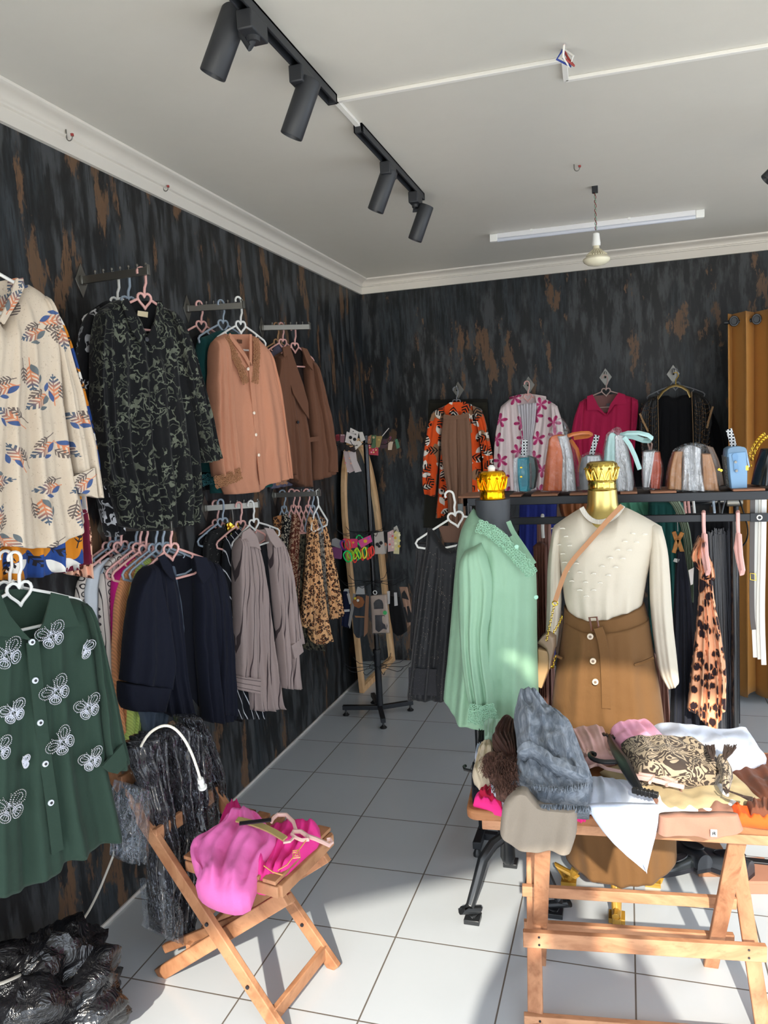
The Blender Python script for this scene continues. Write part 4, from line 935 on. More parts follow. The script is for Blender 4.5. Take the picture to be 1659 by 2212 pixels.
# ---- scarves on the third lower arm
spec3 = [
 (.22, 'leopard scarf nearest the wall, frilled at its top', m_leopard((200, 140, 90), (50, 34, 30), (150, 96, 60), 40), [(592, 1116), (590, 1130), (600, 1150), (604, 1200)], [(608, 1112), (606, 1150), (610, 1200)], None, None, None),
 (.19, 'black scarf with cream flecks on the third lower arm', m_leopard((24, 24, 26), (200, 190, 170), (24, 24, 26), 70), [(610, 1112), (604, 1180), (608, 1210), (618, 1260), (640, 1375)], [(632, 1104), (630, 1200), (626, 1260), (648, 1380)], (614, 1102), MGR, 'grey-blue hanger end-on, nearest the wall over the scarves'),
 (.14, 'rust red scarf with cream flecks on the third lower arm', m_leopard((104, 52, 40), (206, 170, 140), (90, 44, 36), 62), [(632, 1108), (624, 1180), (618, 1260), (632, 1340), (644, 1370)], [(652, 1110), (648, 1200), (642, 1300), (648, 1375)], (634, 1100), MPK, 'pink hanger end-on over the rust scarf'),
 (.115, 'olive leopard scarf behind the tan leopard one', m_leopard((86, 82, 66), (30, 28, 28), (60, 58, 48), 48), [(652, 1108), (646, 1200), (640, 1300), (645, 1360), (656, 1402)], [(664, 1106), (668, 1250), (690, 1380), (700, 1405)], (645, 1102), MPK, 'second pink hanger end-on over the scarves'),
 (.075, 'brown leopard scarf hanging left of the tan leopard one', m_leopard((176, 128, 84), (44, 30, 28), (140, 90, 56), 55), [(664, 1110), (662, 1180), (654, 1280), (648, 1345)], [(676, 1112), (690, 1240), (690, 1340)], (666, 1100), MPK, 'third pink hanger end-on over the scarves'),
 (.05, 'grey leopard scarf between the two folds of the tan one', m_leopard((140, 132, 122), (56, 52, 52), (112, 104, 96), 55), [(676, 1116), (682, 1200), (696, 1270), (700, 1300)], [(694, 1114), (698, 1240), (706, 1330)], (675, 1101), MGR, 'grey-blue hanger end-on over the grey leopard scarf'),
 (.02, 'tan leopard scarf, frontmost of the scarves and widest', m_leopard((216, 166, 118), (52, 34, 30), (170, 112, 70), 52), [(668, 1114), (662, 1200), (654, 1280), (648, 1350), (650, 1354)], [(682, 1118), (694, 1240), (706, 1330), (719, 1384)], None, None, None)]
for n, lab, mt, l, r, hp, hm, hl in spec3:
    p = lp('l3', n, 1.0); o = None
    e = p.thing('leopard_scarf', lab, 'scarf', 'scarves on the third lower arm')
    puff(p, 'scarf_cloth', mt, e, l, r, th=.04, fold=.010, nf=4, nx=34, ny=54, fk=.3, top=.04, B=[(672, 1356), (674, 1396)] if 'frontmost' in lab else ())
    if 'frontmost' in lab: puff(p, 'second_fall', mt, e, [(684, 1114), (696, 1180), (704, 1260), (712, 1338)], [(698, 1120), (716, 1190), (732, 1260), (742, 1326)], B=[(728, 1334)], th=.035, fold=.01, nf=3, nx=26, ny=50, fk=.3, off=-.02)
    if hp: hanger(Plane(p.p, .12), hp[0], hp[1], hm, hl, 'hangers over the scarves', w=.05, drop=.09, bar=.13, squash=.5)
p = lp('l3', .0, 1.0); e = p.thing('open_hanger', 'white triangular plastic hanger turned towards the room, over the tan scarf', 'hanger')
m = MB(); m.tube([p.L(x, y) for x, y in ((688, 1092), (678, 1112), (672, 1144), (677, 1149), (706, 1134), (707, 1124), (696, 1106), (688, 1092))], .005, 6, 1.3); m.build('frame', MW, e)
m = MB(); m.tube([p.L(x, y) for x, y in ((688, 1092), (687, 1078), (684, 1068), (683, 1060), (687, 1057), (690, 1062), (690, 1070))], .0045, 6, 1.2); m.build('hook', MW, e)
# ================================================================= garments on the back wall
def bp(y=-.07): return Plane((1.3, y, 1.5), 0)
p = bp(-.04); e = p.thing('dark_skirt', 'dark olive skirt pinned flat to the back wall behind the orange leaf shirt', 'skirt')
puff(p, 'skirt_cloth', fab((46, 44, 36)), e, [(926, 864), (920, 1000), (914, 1140)], [(1053, 862), (1060, 980), (1062, 1140)], th=.02, fold=.004, nf=3)
strip(p, 'waistband', fab((34, 32, 28)), e, [(926, 868), (1053, 866)], .02, .014)
p = bp(-.12); ORL = m_orangeleaf(); e = p.thing('orange_leaf_shirt', 'orange shirt with white and black leaves at the left end of the back wall', 'shirt')
puff(p, 'body', ORL, e, [(958, 878), (952, 940), (950, 1010), (946, 1070), (941, 1119)], [(1020, 874), (1036, 940), (1040, 1010), (1040, 1070)], T=[(975, 872), (990, 874), (1008, 870)], B=[(964, 1116), (975, 1090), (1010, 1070)], th=.07, fold=.012, nf=5, top=.1)
puff(p, 'sleeve', ORL, e, [(948, 882), (928, 898), (914, 990), (912, 1035), (917, 1066)], [(960, 880), (952, 940), (946, 1010), (940, 1072)], th=.07, fold=.008, nf=2, off=.02, nx=22, ny=40, top=.1)
puff(p, 'sleeve', ORL, e, [(1020, 876), (1032, 920), (1042, 980), (1046, 1050)], [(1038, 884), (1048, 905), (1060, 961), (1067, 1000), (1066, 1046)], th=.07, fold=.008, nf=2, off=.02, nx=22, ny=40, top=.1)
patch(p, 'collar', ORL, e, [(960, 878), (972, 869), (1005, 868), (1016, 878), (1012, 894), (990, 888), (962, 896)], .048, .01)
hanger(p, 986, 870, simple('grey_plastic', (120, 122, 126), .4), 'grey heart hanger holding the orange leaf shirt', 'heart hangers on the back wall', w=.18)
p = bp(-.19); TRO = fab((132, 98, 78), .7, .25, .2, 'tro'); e = p.thing('trousers', 'taupe brown trousers hanging in front of the orange leaf shirt', 'trousers')
puff(p, 'trouser_leg', TRO, e, [(958, 900), (951, 950), (957, 1010), (967, 1062), (969, 1168)], [(988, 898), (988, 960), (990, 1080), (990, 1168)], th=.035, fold=.006, nf=2)
puff(p, 'trouser_leg', TRO, e, [(986, 898), (987, 960), (990, 1080), (990, 1168)], [(1013, 896), (1020, 973), (1020, 1057), (1020, 1168)], th=.035, fold=.006, nf=2)
strip(p, 'waistband', TRO, e, [(958, 900), (985, 903), (1013, 896)], .03, .02)
p = bp(-.10); PKF = m_pinkfloral(); e = p.thing('floral_blouse', 'pale blouse with pink flowers, second from the left on the back wall', 'blouse')
puff(p, 'body', PKF, e, [(1084, 876), (1078, 960), (1090, 1062)], [(1122, 852), (1128, 900), (1137, 954), (1138, 1062)], T=[(1104, 860)], th=.06, fold=.01, nf=3, top=.1)
puff(p, 'body', PKF, e, [(1154, 853), (1160, 890), (1147, 960), (1142, 1062)], [(1200, 874), (1205, 960), (1204, 1062)], T=[(1176, 860)], th=.06, fold=.01, nf=3, top=.1)
puff(p, 'sleeve', PKF, e, [(1082, 878), (1068, 949), (1066, 1016), (1070, 1050)], [(1096, 870), (1098, 950), (1094, 1050)], th=.07, fold=.008, nf=2, off=.025, nx=22, ny=36, top=.1)
puff(p, 'sleeve', PKF, e, [(1190, 870), (1192, 940), (1196, 1050)], [(1204, 877), (1216, 915), (1222, 980), (1222, 1050)], th=.07, fold=.008, nf=2, off=.025, nx=22, ny=36, top=.1)
puff(p, 'back_panel', PKF, e, [(1100, 858), (1104, 1000)], [(1180, 856), (1180, 1000)], T=[(1126, 851), (1150, 851)], th=.02, fold=.004, nf=3, off=-.03)
p2_ = bp(-.12); e2 = p2_.thing('white_camisole', 'white gathered top hanging inside the pink floral blouse', 'top')
puff(p2_, 'camisole_cloth', fab((206, 200, 204), .8), e2, [(1116, 876), (1122, 920), (1128, 960), (1120, 1058)], [(1160, 870), (1156, 920), (1148, 960), (1160, 1058)], T=[(1136, 872)], th=.03, fold=.004, nf=7, fk=0)
hanger(p, 1140, 858, MPK, 'pink heart hanger holding the pink floral blouse', 'heart hangers on the back wall', w=.17)
p = bp(-.10); CRI = fab((170, 30, 72), .85, .25, .2, 'crimson'); e = p.thing('polo_shirt', 'crimson polo shirt, third from the left on the back wall', 'polo shirt')
puff(p, 'body', CRI, e, [(1256, 866), (1250, 950), (1254, 1062)], [(1372, 860), (1366, 950), (1364, 1062)], T=[(1268, 858), (1290, 876), (1308, 897), (1326, 872), (1338, 850)], th=.07, fold=.012, nf=5, top=.1)
puff(p, 'sleeve', CRI, e, [(1252, 868), (1236, 915), (1231, 967), (1234, 1050)], [(1262, 864), (1258, 950), (1256, 1050)], th=.07, fold=.006, nf=2, off=.02, nx=20, ny=36, top=.1)
puff(p, 'sleeve', CRI, e, [(1364, 858), (1362, 940), (1356, 1050)], [(1378, 864), (1380, 880), (1372, 960), (1366, 1050)], th=.07, fold=.006, nf=2, off=.02, nx=20, ny=36, top=.1)
patch(p, 'collar', CRI, e, [(1268, 856), (1280, 852), (1292, 876), (1310, 898), (1292, 886), (1268, 886)], .05, .008)
patch(p, 'collar', CRI, e, [(1336, 848), (1350, 852), (1354, 872), (1328, 874), (1310, 898), (1318, 874)], .05, .008)
inner(p, e, [(1276, 856), (1340, 850), (1332, 880), (1309, 898), (1288, 878)], -.01, fab((126, 90, 86)))
patch(p, 'neck_label', MDK, e, [(1310, 872), (1318, 871), (1318, 878), (1311, 878)], .0, .002)
hanger(p, 1309, 846, simple('taupe_plastic', (176, 150, 142), .4), 'taupe heart hanger holding the crimson polo', 'heart hangers on the back wall', w=.17)
p = bp(-.10); BLK = fab((15, 15, 18), .9, .2, .2, 'blk'); SEQ = m_sparkle((14, 12, 12), (190, 150, 100), 110, .55, .4)
e = p.thing('black_dress', 'plain black dress with long sleeves at the right end of the back wall', 'dress')
puff(p, 'body', BLK, e, [(1418, 862), (1410, 960), (1408, 1062)], [(1500, 856), (1506, 960), (1510, 1062)], T=[(1440, 852), (1456, 862), (1476, 852)], th=.07, fold=.01, nf=5, top=.1)
puff(p, 'sleeve', BLK, e, [(1408, 868), (1378, 926), (1368, 990), (1364, 1050)], [(1422, 862), (1410, 950), (1404, 1050)], th=.07, fold=.008, nf=2, nx=20, ny=36, top=.1)
puff(p, 'sleeve', BLK, e, [(1500, 862), (1512, 940), (1520, 1050)], [(1516, 860), (1548, 900), (1566, 960), (1572, 1050)], th=.07, fold=.008, nf=2, nx=20, ny=36, top=.1)
hanger(p, 1459, 833, simple('grey_plastic', (120, 122, 126), .4), 'grey heart hanger at the right end of the back wall', 'heart hangers on the back wall', w=.18)
p = bp(-.19); e = p.thing('sequin_jacket', 'short open black jacket with gold sequin waves over the black dress', 'jacket')
for L_, R_ in (([(1402, 858), (1386, 880), (1380, 905), (1384, 960), (1392, 1040)], [(1420, 854), (1421, 900), (1421, 980), (1420, 1046)]), ([(1496, 846), (1499, 900), (1499, 980), (1498, 1046)], [(1512, 850), (1534, 868), (1540, 900), (1528, 960), (1520, 1046)])):
    puff(p, 'sequin_panel', SEQ, e, L_, R_, th=.06, fold=.01, nf=3, top=.1, nx=26)
rnd = random.Random(4); SQG = simple('sequin_gold', (170, 130, 84), .35, .7)
for cx_, cy_, w_, n_ in ((1402, 872, 17, 9), (1517, 864, 17, 9)):
    m = MB()
    for k in range(n_ * 2):
        y0 = cy_ + k * 9.5
        for c0 in (-.5, .5):
            for t in range(9):
                a = PI * t / 8; u, v = p.uv(cx_ + c0 * w_ * .9 + math.cos(a) * w_ * .48 + rnd.uniform(-.4, .4), y0 + math.sin(a) * 6 + (4 if c0 > 0 else 0), .04)
                if rnd.random() < .8: m.bead(p.loc(u, v, .045 + rnd.uniform(-.004, .01)), .0028)
    m.build('sequin_waves', SQG, e, smooth=False)
GEDGE = simple('gold_satin', (140, 104, 60), .5, .1)
strip(p, 'piping', GEDGE, e, [(1421, 854), (1423, 950), (1422, 1046)], .0025, .04); strip(p, 'piping', GEDGE, e, [(1494, 846), (1498, 950), (1497, 1046)], .0025, .04)
strip(p, 'gold_cuff', GEDGE, e, [(1382, 893), (1390, 912), (1400, 932)], .012, .045); strip(p, 'gold_cuff', GEDGE, e, [(1540, 878), (1533, 900), (1527, 925)], .012, .045)
m = MB(); q = [p.L(x, y, .02) for x, y in ((1420, 862), (1432, 846), (1446, 836), (1460, 832), (1474, 836), (1486, 844), (1492, 858))]
m.tube(q, .012, 8, .5); eh = p.thing('gold_hanger', 'broad gold hanger holding the sequin jacket', 'hanger'); m.build('gold_shoulders', simple('pale_gold', (150, 126, 78), .4, .8), eh)
m = MB(); m.tube([p.L(x, y, .02) for x, y in ((1460, 834), (1460, 820), (1466, 812), (1462, 804), (1455, 806))], .003, 6); m.build('hook', MGOLD, eh)
# ================================================================= arched mirror leaning in the corner
def mirror():
    y0, y1, H, xb, xt = -.79, .0, 1.74, .10, .015
    y1 = -.02; e = empty('arched_mirror', (xb, (y0 + y1) / 2, 0), 0, 'tall arched mirror with a pale wood frame leaning in the back left corner', 'mirror')
    W = y1 - y0; yc = 0
    def outline(inset):
        w = W / 2 - inset; pts = [(-w, inset)]; s = H * .62
        pts += [(-w, s)] + [(-w * math.cos(t) ** .9, s + (H - inset - s) * math.sin(t)) for t in [PI / 2 * k / 14 for k in range(1, 14)]] + [(0, H - inset)]
        pts += [(w * math.cos(t) ** .9, s + (H - inset - s) * math.sin(t)) for t in [PI / 2 * k / 14 for k in range(13, 0, -1)]] + [(w, s), (w, inset)]
        return pts
    def P(a, h, n): return (-(xb - xt) * h / H + n, a, h)
    o, i = outline(0), outline(.042); m = MB(); n = len(o)
    for (n0, n1, A, Bq) in ((0, .034, o, i),):
        vs = [P(a, h, n0) for a, h in A] + [P(a, h, n1) for a, h in A] + [P(a, h, n1) for a, h in Bq] + [P(a, h, n0) for a, h in Bq]
        fs = []
        for k in range(n):
            j = (k + 1) % n
            for q in range(4): fs.append((q * n + k, q * n + j, ((q + 1) % 4) * n + j, ((q + 1) % 4) * n + k))
        m.add(vs, fs)
    m.build('frame', m_wood((228, 188, 142), (196, 152, 106), (1, 1, .15), knot=False), e, bevel=.004)
    m = MB(); q = outline(.040); m.add([P(a, h, .012) for a, h in q] + [P(a, h, .006) for a, h in q], [tuple(range(n)), tuple(range(2 * n - 1, n - 1, -1))]); m.build('glass', simple('mirror_glass', (214, 220, 222), .02, 1), e, smooth=False)
mirror()
# ================================================================= spinner stand
ST = Vector((.371, -1.166, 0))
def stand():
    e = empty('spinner_stand', ST, 0, 'black four-footed spinner stand with wire arms holding hair accessories', 'display stand')
    m = MB(); m.tube([(0, 0, .05), (0, 0, .42)], .021, 14); m.build('lower_pole', MBK, e)
    m = MB(); m.tube([(0, 0, .3), (0, 0, 1.74)], .0155, 14); m.lathe([(.017, 1.735), (.017, 1.75), (.01, 1.755)], n=14); m.build('pole', simple('glossy_black', (22, 23, 26), .15), e)
    m = MB(); m.lathe([(.026, .40), (.026, .425)], n=12); m.box((-.034, -.006, .36), (-.018, .006, .38)); m.build('clamp', MBP, e)
    for i, (dx, dy) in enumerate(((-.235, -.04), (.18, .12), (.09, -.22), (-.12, .22))):
        m = MB(); m.beam((0, 0, .052), (dx, dy, .052), .028, .028); m.build('foot_bar', MBK, e, bevel=.003)
        m = MB(); m.lathe([(.02, 0), (.022, .006), (.010, .016), (.006, .022), (.006, .04)], (dx * .92, dy * .92, 0), 14); m.build('levelling_foot', MBP, e)
    for z in (1.70, 1.16, .85, .315):
        m = MB(); m.tube([(.055 * math.cos(t), .055 * math.sin(t), z) for t in [2 * PI * k / 20 for k in range(20)]], .0022, 5, closed=True)
        m.tube([(.022 * math.cos(t), .022 * math.sin(t), z + .006) for t in [2 * PI * k / 12 for k in range(12)]], .0022, 5, closed=True); m.build('ring', MBK, e)
        for k in range(10):
            a = 2 * PI * k / 10 + .2; c, s = math.cos(a), math.sin(a)
            m = MB(); m.tube([(c * .018, s * .018, z + .004), (c * .06, s * .06, z), (c * .16, s * .16, z - .006), (c * .19, s * .19, z + .006), (c * .21, s * .21, z + .026)], .002, 5); m.build('wire_arm', MBK, e)
stand()
CARD = simple('card_white', (206, 198, 192), .7)
def sp(y=-1.25): return Plane((.37, y, 1.2), 0)
def card(poly, c, label, name='hair_clip_card', cat='hair clip card', y=-1.27, marks=(), grp='hair accessories on the spinner stand', th=.003, extra=None):
    p = sp(y); e = p.thing(name, label, cat, grp); patch(p, 'card', simple('card_%d_%d_%d' % c, c, .65), e, poly, .0, th)
    for (x, yy, r, cc) in marks:
        m = MB(); u, v = p.uv(x, yy, .003); disc(m, p, u, v, .002, r, .004, 10); m.build('bow' if r > .008 else 'ornament', simple('bit_%d_%d_%d' % cc, cc, .5), e)
    return p, e
card([(757, 924), (775, 933), (770, 954), (752, 950)], (214, 206, 200), 'white card tilted at the top of the spinner stand', marks=((763, 932, .003, (60, 56, 56)), (768, 938, .003, (60, 56, 56))))
card([(775, 933), (783, 933), (789, 950), (779, 955)], (204, 198, 190), 'narrow white card beside the stand pole at the top', y=-1.24)
card([(749, 932), (772, 942), (764, 962), (745, 955)], (214, 204, 200), 'white card with black bow clips at the top of the stand', y=-1.29, marks=((757, 945, .010, (18, 16, 18)), (766, 949, .010, (18, 16, 18)), (761, 952, .008, (226, 222, 216))))
card([(764, 954), (776, 952), (782, 959), (768, 972)], (208, 200, 190), 'white card pointing down under the black bow clips', y=-1.28, marks=((770, 962, .003, (60, 56, 56)),))
card([(731, 956), (742, 958), (768, 975), (764, 977), (750, 972), (734, 970)], (26, 20, 22), 'big black bow clip at the top left of the spinner stand', 'bow_clip', 'bow clip', y=-1.30, th=.02, marks=((738, 966, .020, (18, 16, 18)), (749, 970, .014, (22, 18, 20)), (761, 970, .014, (36, 18, 18))))
card([(741, 974), (756, 976), (768, 1016), (755, 1022), (750, 1018)], (190, 172, 172), 'left long pinkish card with beads under the black bow', y=-1.27, marks=((743, 990, .005, (196, 120, 120)), (746, 1000, .005, (196, 120, 120)), (751, 1018, .006, (210, 196, 190))))
card([(752, 976), (768, 974), (771, 995), (781, 1018), (767, 1021), (760, 1002)], (198, 186, 184), 'right long pinkish card with beads under the black bow', y=-1.28, marks=((755, 990, .005, (220, 170, 150)), (758, 1001, .005, (220, 170, 150))))
card([(725, 939), (732, 938), (733, 952), (726, 953)], (176, 70, 80), 'red round hair band at the far top left of the stand', 'hair_band', 'hair band', y=-1.2, th=.012, marks=((729, 946, .014, (150, 52, 64)),))
card([(735, 938), (745, 939), (743, 956), (735, 955)], (186, 130, 140), 'pink beaded clip beside the red hair band', y=-1.2, marks=((738, 940, .004, (220, 200, 200)), (742, 940, .004, (220, 200, 200))))
card([(795, 943), (802, 939), (803, 958), (794, 960)], (160, 116, 90), 'tan and pink floral clip just right of the pole top', y=-1.22, marks=((797, 950, .006, (190, 130, 110)), (800, 945, .005, (170, 120, 90))))
card([(802, 940), (812, 940), (811, 968), (802, 968)], (70, 98, 66), 'green clip card with a gold strip near the pole top', y=-1.25, marks=((807, 945, .007, (180, 160, 120)),))
card([(812, 942), (826, 942), (820, 966), (812, 968)], (146, 124, 72), 'gold and olive hair clips near the pole top', y=-1.23, marks=((818, 950, .006, (180, 150, 80)),))
card([(796, 960), (816, 968), (816, 984), (797, 982)], (176, 56, 70), 'red and pink beaded hair tie near the pole top', 'beaded_hair_tie', 'hair tie', y=-1.24, th=.012, marks=tuple((798 + (k * 7) % 17, 962 + (k * 5) % 20, .005, ((220, 140, 160), (196, 48, 60), (220, 190, 130))[k % 3]) for k in range(12)))
card([(820, 950), (838, 948), (836, 968), (820, 970)], (70, 48, 54), 'dark plum clips right of the spinner pole', y=-1.2, marks=((832, 956, .008, (84, 40, 60)),))
card([(839, 954), (849, 954), (846, 972), (838, 972)], (190, 170, 150), 'cream crystal clip at the top right of the stand', y=-1.22, marks=((843, 945, .006, (110, 50, 80)), (843, 950, .006, (110, 50, 80))))
card([(853, 950), (858, 948), (864, 966), (857, 970)], (64, 112, 84), 'green tag at the far top right of the stand', y=-1.2)
p = sp(-1.2); e = p.thing('hair_stick', 'pale beaded hair stick pointing up at the top right of the stand', 'hair stick', 'hair accessories on the spinner stand'); m = MB(); m.tube([p.L(826, 942), (p.L(833, 933)), p.L(840, 925)], .0025, 6); m.build('stick', CARD, e)
# second tier: neon hair ties on cards
card([(717, 1165), (725, 1162), (741, 1170), (735, 1185), (716, 1178)], (186, 184, 186), 'grey tag above the lilac hair tie on the second tier', y=-1.24)
card([(717, 1182), (738, 1184), (736, 1208), (722, 1206)], (168, 96, 150), 'lilac sheer hair tie at the left of the second tier', 'hair_tie_pack', 'hair tie', y=-1.22, th=.016)
card([(757, 1164), (772, 1164), (772, 1184), (758, 1184)], (226, 60, 120), 'small hot pink card between neon hair ties', 'hair_tie_pack', 'hair tie pack', y=-1.27, marks=((763, 1172, .006, (226, 190, 60)),))
card([(773, 1168), (800, 1156), (804, 1170), (780, 1184)], (222, 80, 150), 'bright pink and yellow card tied with green hair ties', 'hair_tie_pack', 'hair tie pack', y=-1.29, marks=((789, 1169, .011, (236, 190, 50)), (796, 1163, .006, (150, 90, 180))))
rnd = random.Random(11)
NE = [(0, 230, 120), (190, 240, 60), (250, 70, 60), (250, 60, 110), (240, 240, 70), (90, 50, 160)]
for i, (x, y, rx, ry, c, d) in enumerate([(746, 1176, 8, 12, 3, 0), (742, 1178, 6, 11, 5, .3), (753, 1176, 7, 11, 2, 0), (751, 1202, 9, 12, 0, .2), (757, 1200, 8, 12, 4, 0), (757, 1201, 6, 9, 1, .1), (768, 1196, 4, 12, 1, -.3), (774, 1195, 4, 12, 1, .3), (771, 1198, 4, 12, 0, 0), (766, 1206, 4, 9, 2, 0), (782, 1198, 3, 12, 2, .1), (787, 1194, 5, 12, 4, -.1), (791, 1194, 5, 11, 0, -.1), (796, 1196, 3, 13, 2, -.2), (800, 1194, 3, 12, 2, -.1), (804, 1190, 4, 10, 2, 0), (778, 1168, 8, 12, 0, .3)]):
    p = sp(-1.25 - .012 * (i % 4)); u, v = p.uv(x, y); s = 4.65 / 1678
    e = p.thing('neon_hair_tie', 'neon elastic hair tie in the bundle on the second tier of the stand', 'hair tie', 'neon hair ties in the bundle')
    m = MB(); m.tube([p.loc(u + (math.cos(t) * rx * math.cos(d) - math.sin(t) * ry * math.sin(d)) * s, v + (math.cos(t) * rx * math.sin(d) + math.sin(t) * ry * math.cos(d)) * s, .004 * math.sin(3 * t)) for t in [2 * PI * k / 22 for k in range(22)]], .0042, 6, closed=True); m.build('elastic', simple('neon_%d' % c, NE[c], .5), e)
card([(808, 1152), (828, 1148), (832, 1196), (810, 1197)], (190, 184, 176), 'white card with a black bow on the second tier', y=-1.24, marks=((815, 1176, .011, (20, 18, 20)), (823, 1173, .011, (20, 18, 20)), (819, 1180, .009, (20, 18, 20))))
card([(820, 1180), (836, 1176), (834, 1196), (824, 1198)], (176, 168, 162), 'pale grey card next to the black bow card', y=-1.22, marks=((832, 1176, .010, (214, 150, 120)),))
card([(837, 1150), (850, 1144), (852, 1190), (838, 1192)], (206, 178, 176), 'card of pale pink bows on the second tier', y=-1.25, marks=tuple((842 + (k % 2) * 6, 1152 + k * 6, .006, ((222, 180, 180), (210, 90, 90), (230, 210, 180))[k % 3]) for k in range(6)))
card([(850, 1146), (864, 1150), (862, 1197), (850, 1196)], (212, 204, 160), 'card of pale yellow bows at the right of the second tier', y=-1.24, marks=tuple((854 + (k % 2) * 8, 1150 + k * 6, .008, ((226, 216, 140), (236, 228, 190), (214, 176, 60))[k % 3]) for k in range(7)))
card([(850, 1140), (857, 1135), (862, 1148), (852, 1150)], (200, 196, 186), 'loose pale bow on top of the yellow bow card', 'hair_bow', 'hair bow', y=-1.2)
# third tier: packed socks, caps and insoles
FILM = m_wrap()
def pack(name, label, cat, L_, R_, c, y=-1.27, th=.03, B_=(), parts=()):
    p = sp(y); e = p.thing(name, label, cat, 'packs on the third tier of the spinner stand'); puff(p, 'pack_cloth', fab(c) if not isinstance(c, bpy.types.Material) else c, e, L_, R_, B=B_, th=th, fold=.003, nf=2, nx=16, ny=24)
    for nm, poly, cc, off in parts: patch(p, nm, simple('pk_%d_%d_%d' % cc, cc, .6), e, poly, off, .003)
    return p, e
pack('sock_pack', 'navy socks with a white band at the left of the third tier', 'socks', [(742, 1276), (741, 1300), (738, 1350)], [(754, 1276), (757, 1310), (756, 1356)], (26, 32, 58), parts=(('band', [(743, 1317), (755, 1316), (755, 1321), (744, 1322)], (206, 206, 206), .02), ('tag', [(749, 1283), (754, 1281), (759, 1302), (755, 1306)], (200, 196, 196), .022), ('hook_card', [(741, 1280), (744, 1272), (753, 1272), (753, 1282)], (190, 190, 190), .018)))
pack('scrunchie_pack', 'film pack with a brown flower scrunchie over dark grey cloth', 'scrunchie pack', [(764, 1284), (760, 1320), (764, 1362)], [(795, 1284), (792, 1330), (790, 1368)], (62, 66, 72), B_=[(774, 1380)], parts=(('film_edge', [(763, 1282), (768, 1284), (764, 1316), (756, 1358), (752, 1350), (757, 1318)], (150, 146, 144), .018), ('brown_edge', [(790, 1286), (797, 1288), (794, 1366), (786, 1376), (787, 1340)], (150, 108, 80), .02), ('bow_strip', [(766, 1330), (787, 1332), (787, 1334), (768, 1334)], (170, 116, 72), .022), ('hook_card', [(772, 1268), (786, 1266), (788, 1284), (768, 1284)], (176, 176, 176), .012)))
p = sp(-1.3); e = p.thing('flower_scrunchie', 'brown flower scrunchie with yellow and white button on the third tier', 'scrunchie'); m = MB()
u, v = p.uv(775, 1300)
for k in range(8):
    a = 2 * PI * k / 8; disc(m, p, u + math.cos(a) * .020, v + math.sin(a) * .020, .004, .017, .008, 10)
m.build('petals', fab((150, 96, 62)), e); m = MB(); disc(m, p, u - .018, v + .024, .014, .007); m.build('bead', simple('yellow_bead', (226, 210, 60), .4), e); m = MB(); disc(m, p, u, v + .012, .014, .008); m.build('bead', MW, e)
CARDB = (196, 172, 156)
p, e = pack('insole_pack', 'clear pack with dark insoles and a round green sticker', 'insole pack', [(800, 1287), (802, 1330), (804, 1368)], [(835, 1284), (839, 1330), (841, 1366)], (196, 176, 162), y=-1.31, th=.014, parts=(('upper_insole', [(808, 1316), (807, 1303), (811, 1297), (818, 1294), (825, 1297), (828, 1304), (828, 1315)], (52, 50, 54), .010), ('lower_insole', [(810, 1329), (830, 1329), (834, 1340), (837, 1352), (835, 1360), (828, 1358), (818, 1366), (811, 1360)], (56, 54, 60), .010)))
m = MB(); u, v = p.uv(831, 1324, .02); disc(m, p, u, v, .016, .012); m.build('green_sticker', simple('sticker_green', (70, 184, 104), .5), e)
m = MB(); u, v = p.uv(810, 1280, .0); m.tube([p.loc(u + .011 * math.cos(t), v + .011 * math.sin(t), 0) for t in [2 * PI * k / 16 for k in range(16)]], .003, 5, closed=True); m.build('hang_ring', MW, e)
puff(p, 'film', FILM, e, [(799, 1285), (800, 1330), (803, 1371)], [(837, 1282), (841, 1330), (843, 1368)], th=.022, fold=.002, nf=3, nx=16, ny=20)
pack('sock_pack', 'black fluffy socks hanging right of the insole pack', 'socks', [(838, 1286), (842, 1330), (848, 1362)], [(864, 1290), (874, 1330), (880, 1362)], (20, 20, 22), B_=[(864, 1374)], th=.04, parts=(('clip', [(836, 1277), (842, 1277), (842, 1304), (837, 1306)], (200, 198, 196), .03), ('clip', [(851, 1280), (857, 1280), (859, 1308), (852, 1309)], (200, 198, 196), .03)))
pack('insole_pack', 'tilted brown card with black insoles at the right of the third tier', 'insole pack', [(862, 1268), (872, 1310), (880, 1356)], [(880, 1268), (886, 1300), (893, 1344)], (166, 132, 112), y=-1.24, th=.01, parts=(('upper_insole', [(868, 1292), (868, 1282), (873, 1275), (878, 1284), (883, 1296)], (18, 18, 20), .009), ('lower_insole', [(871, 1312), (883, 1309), (890, 1330), (889, 1344), (880, 1345)], (18, 18, 20), .009)))
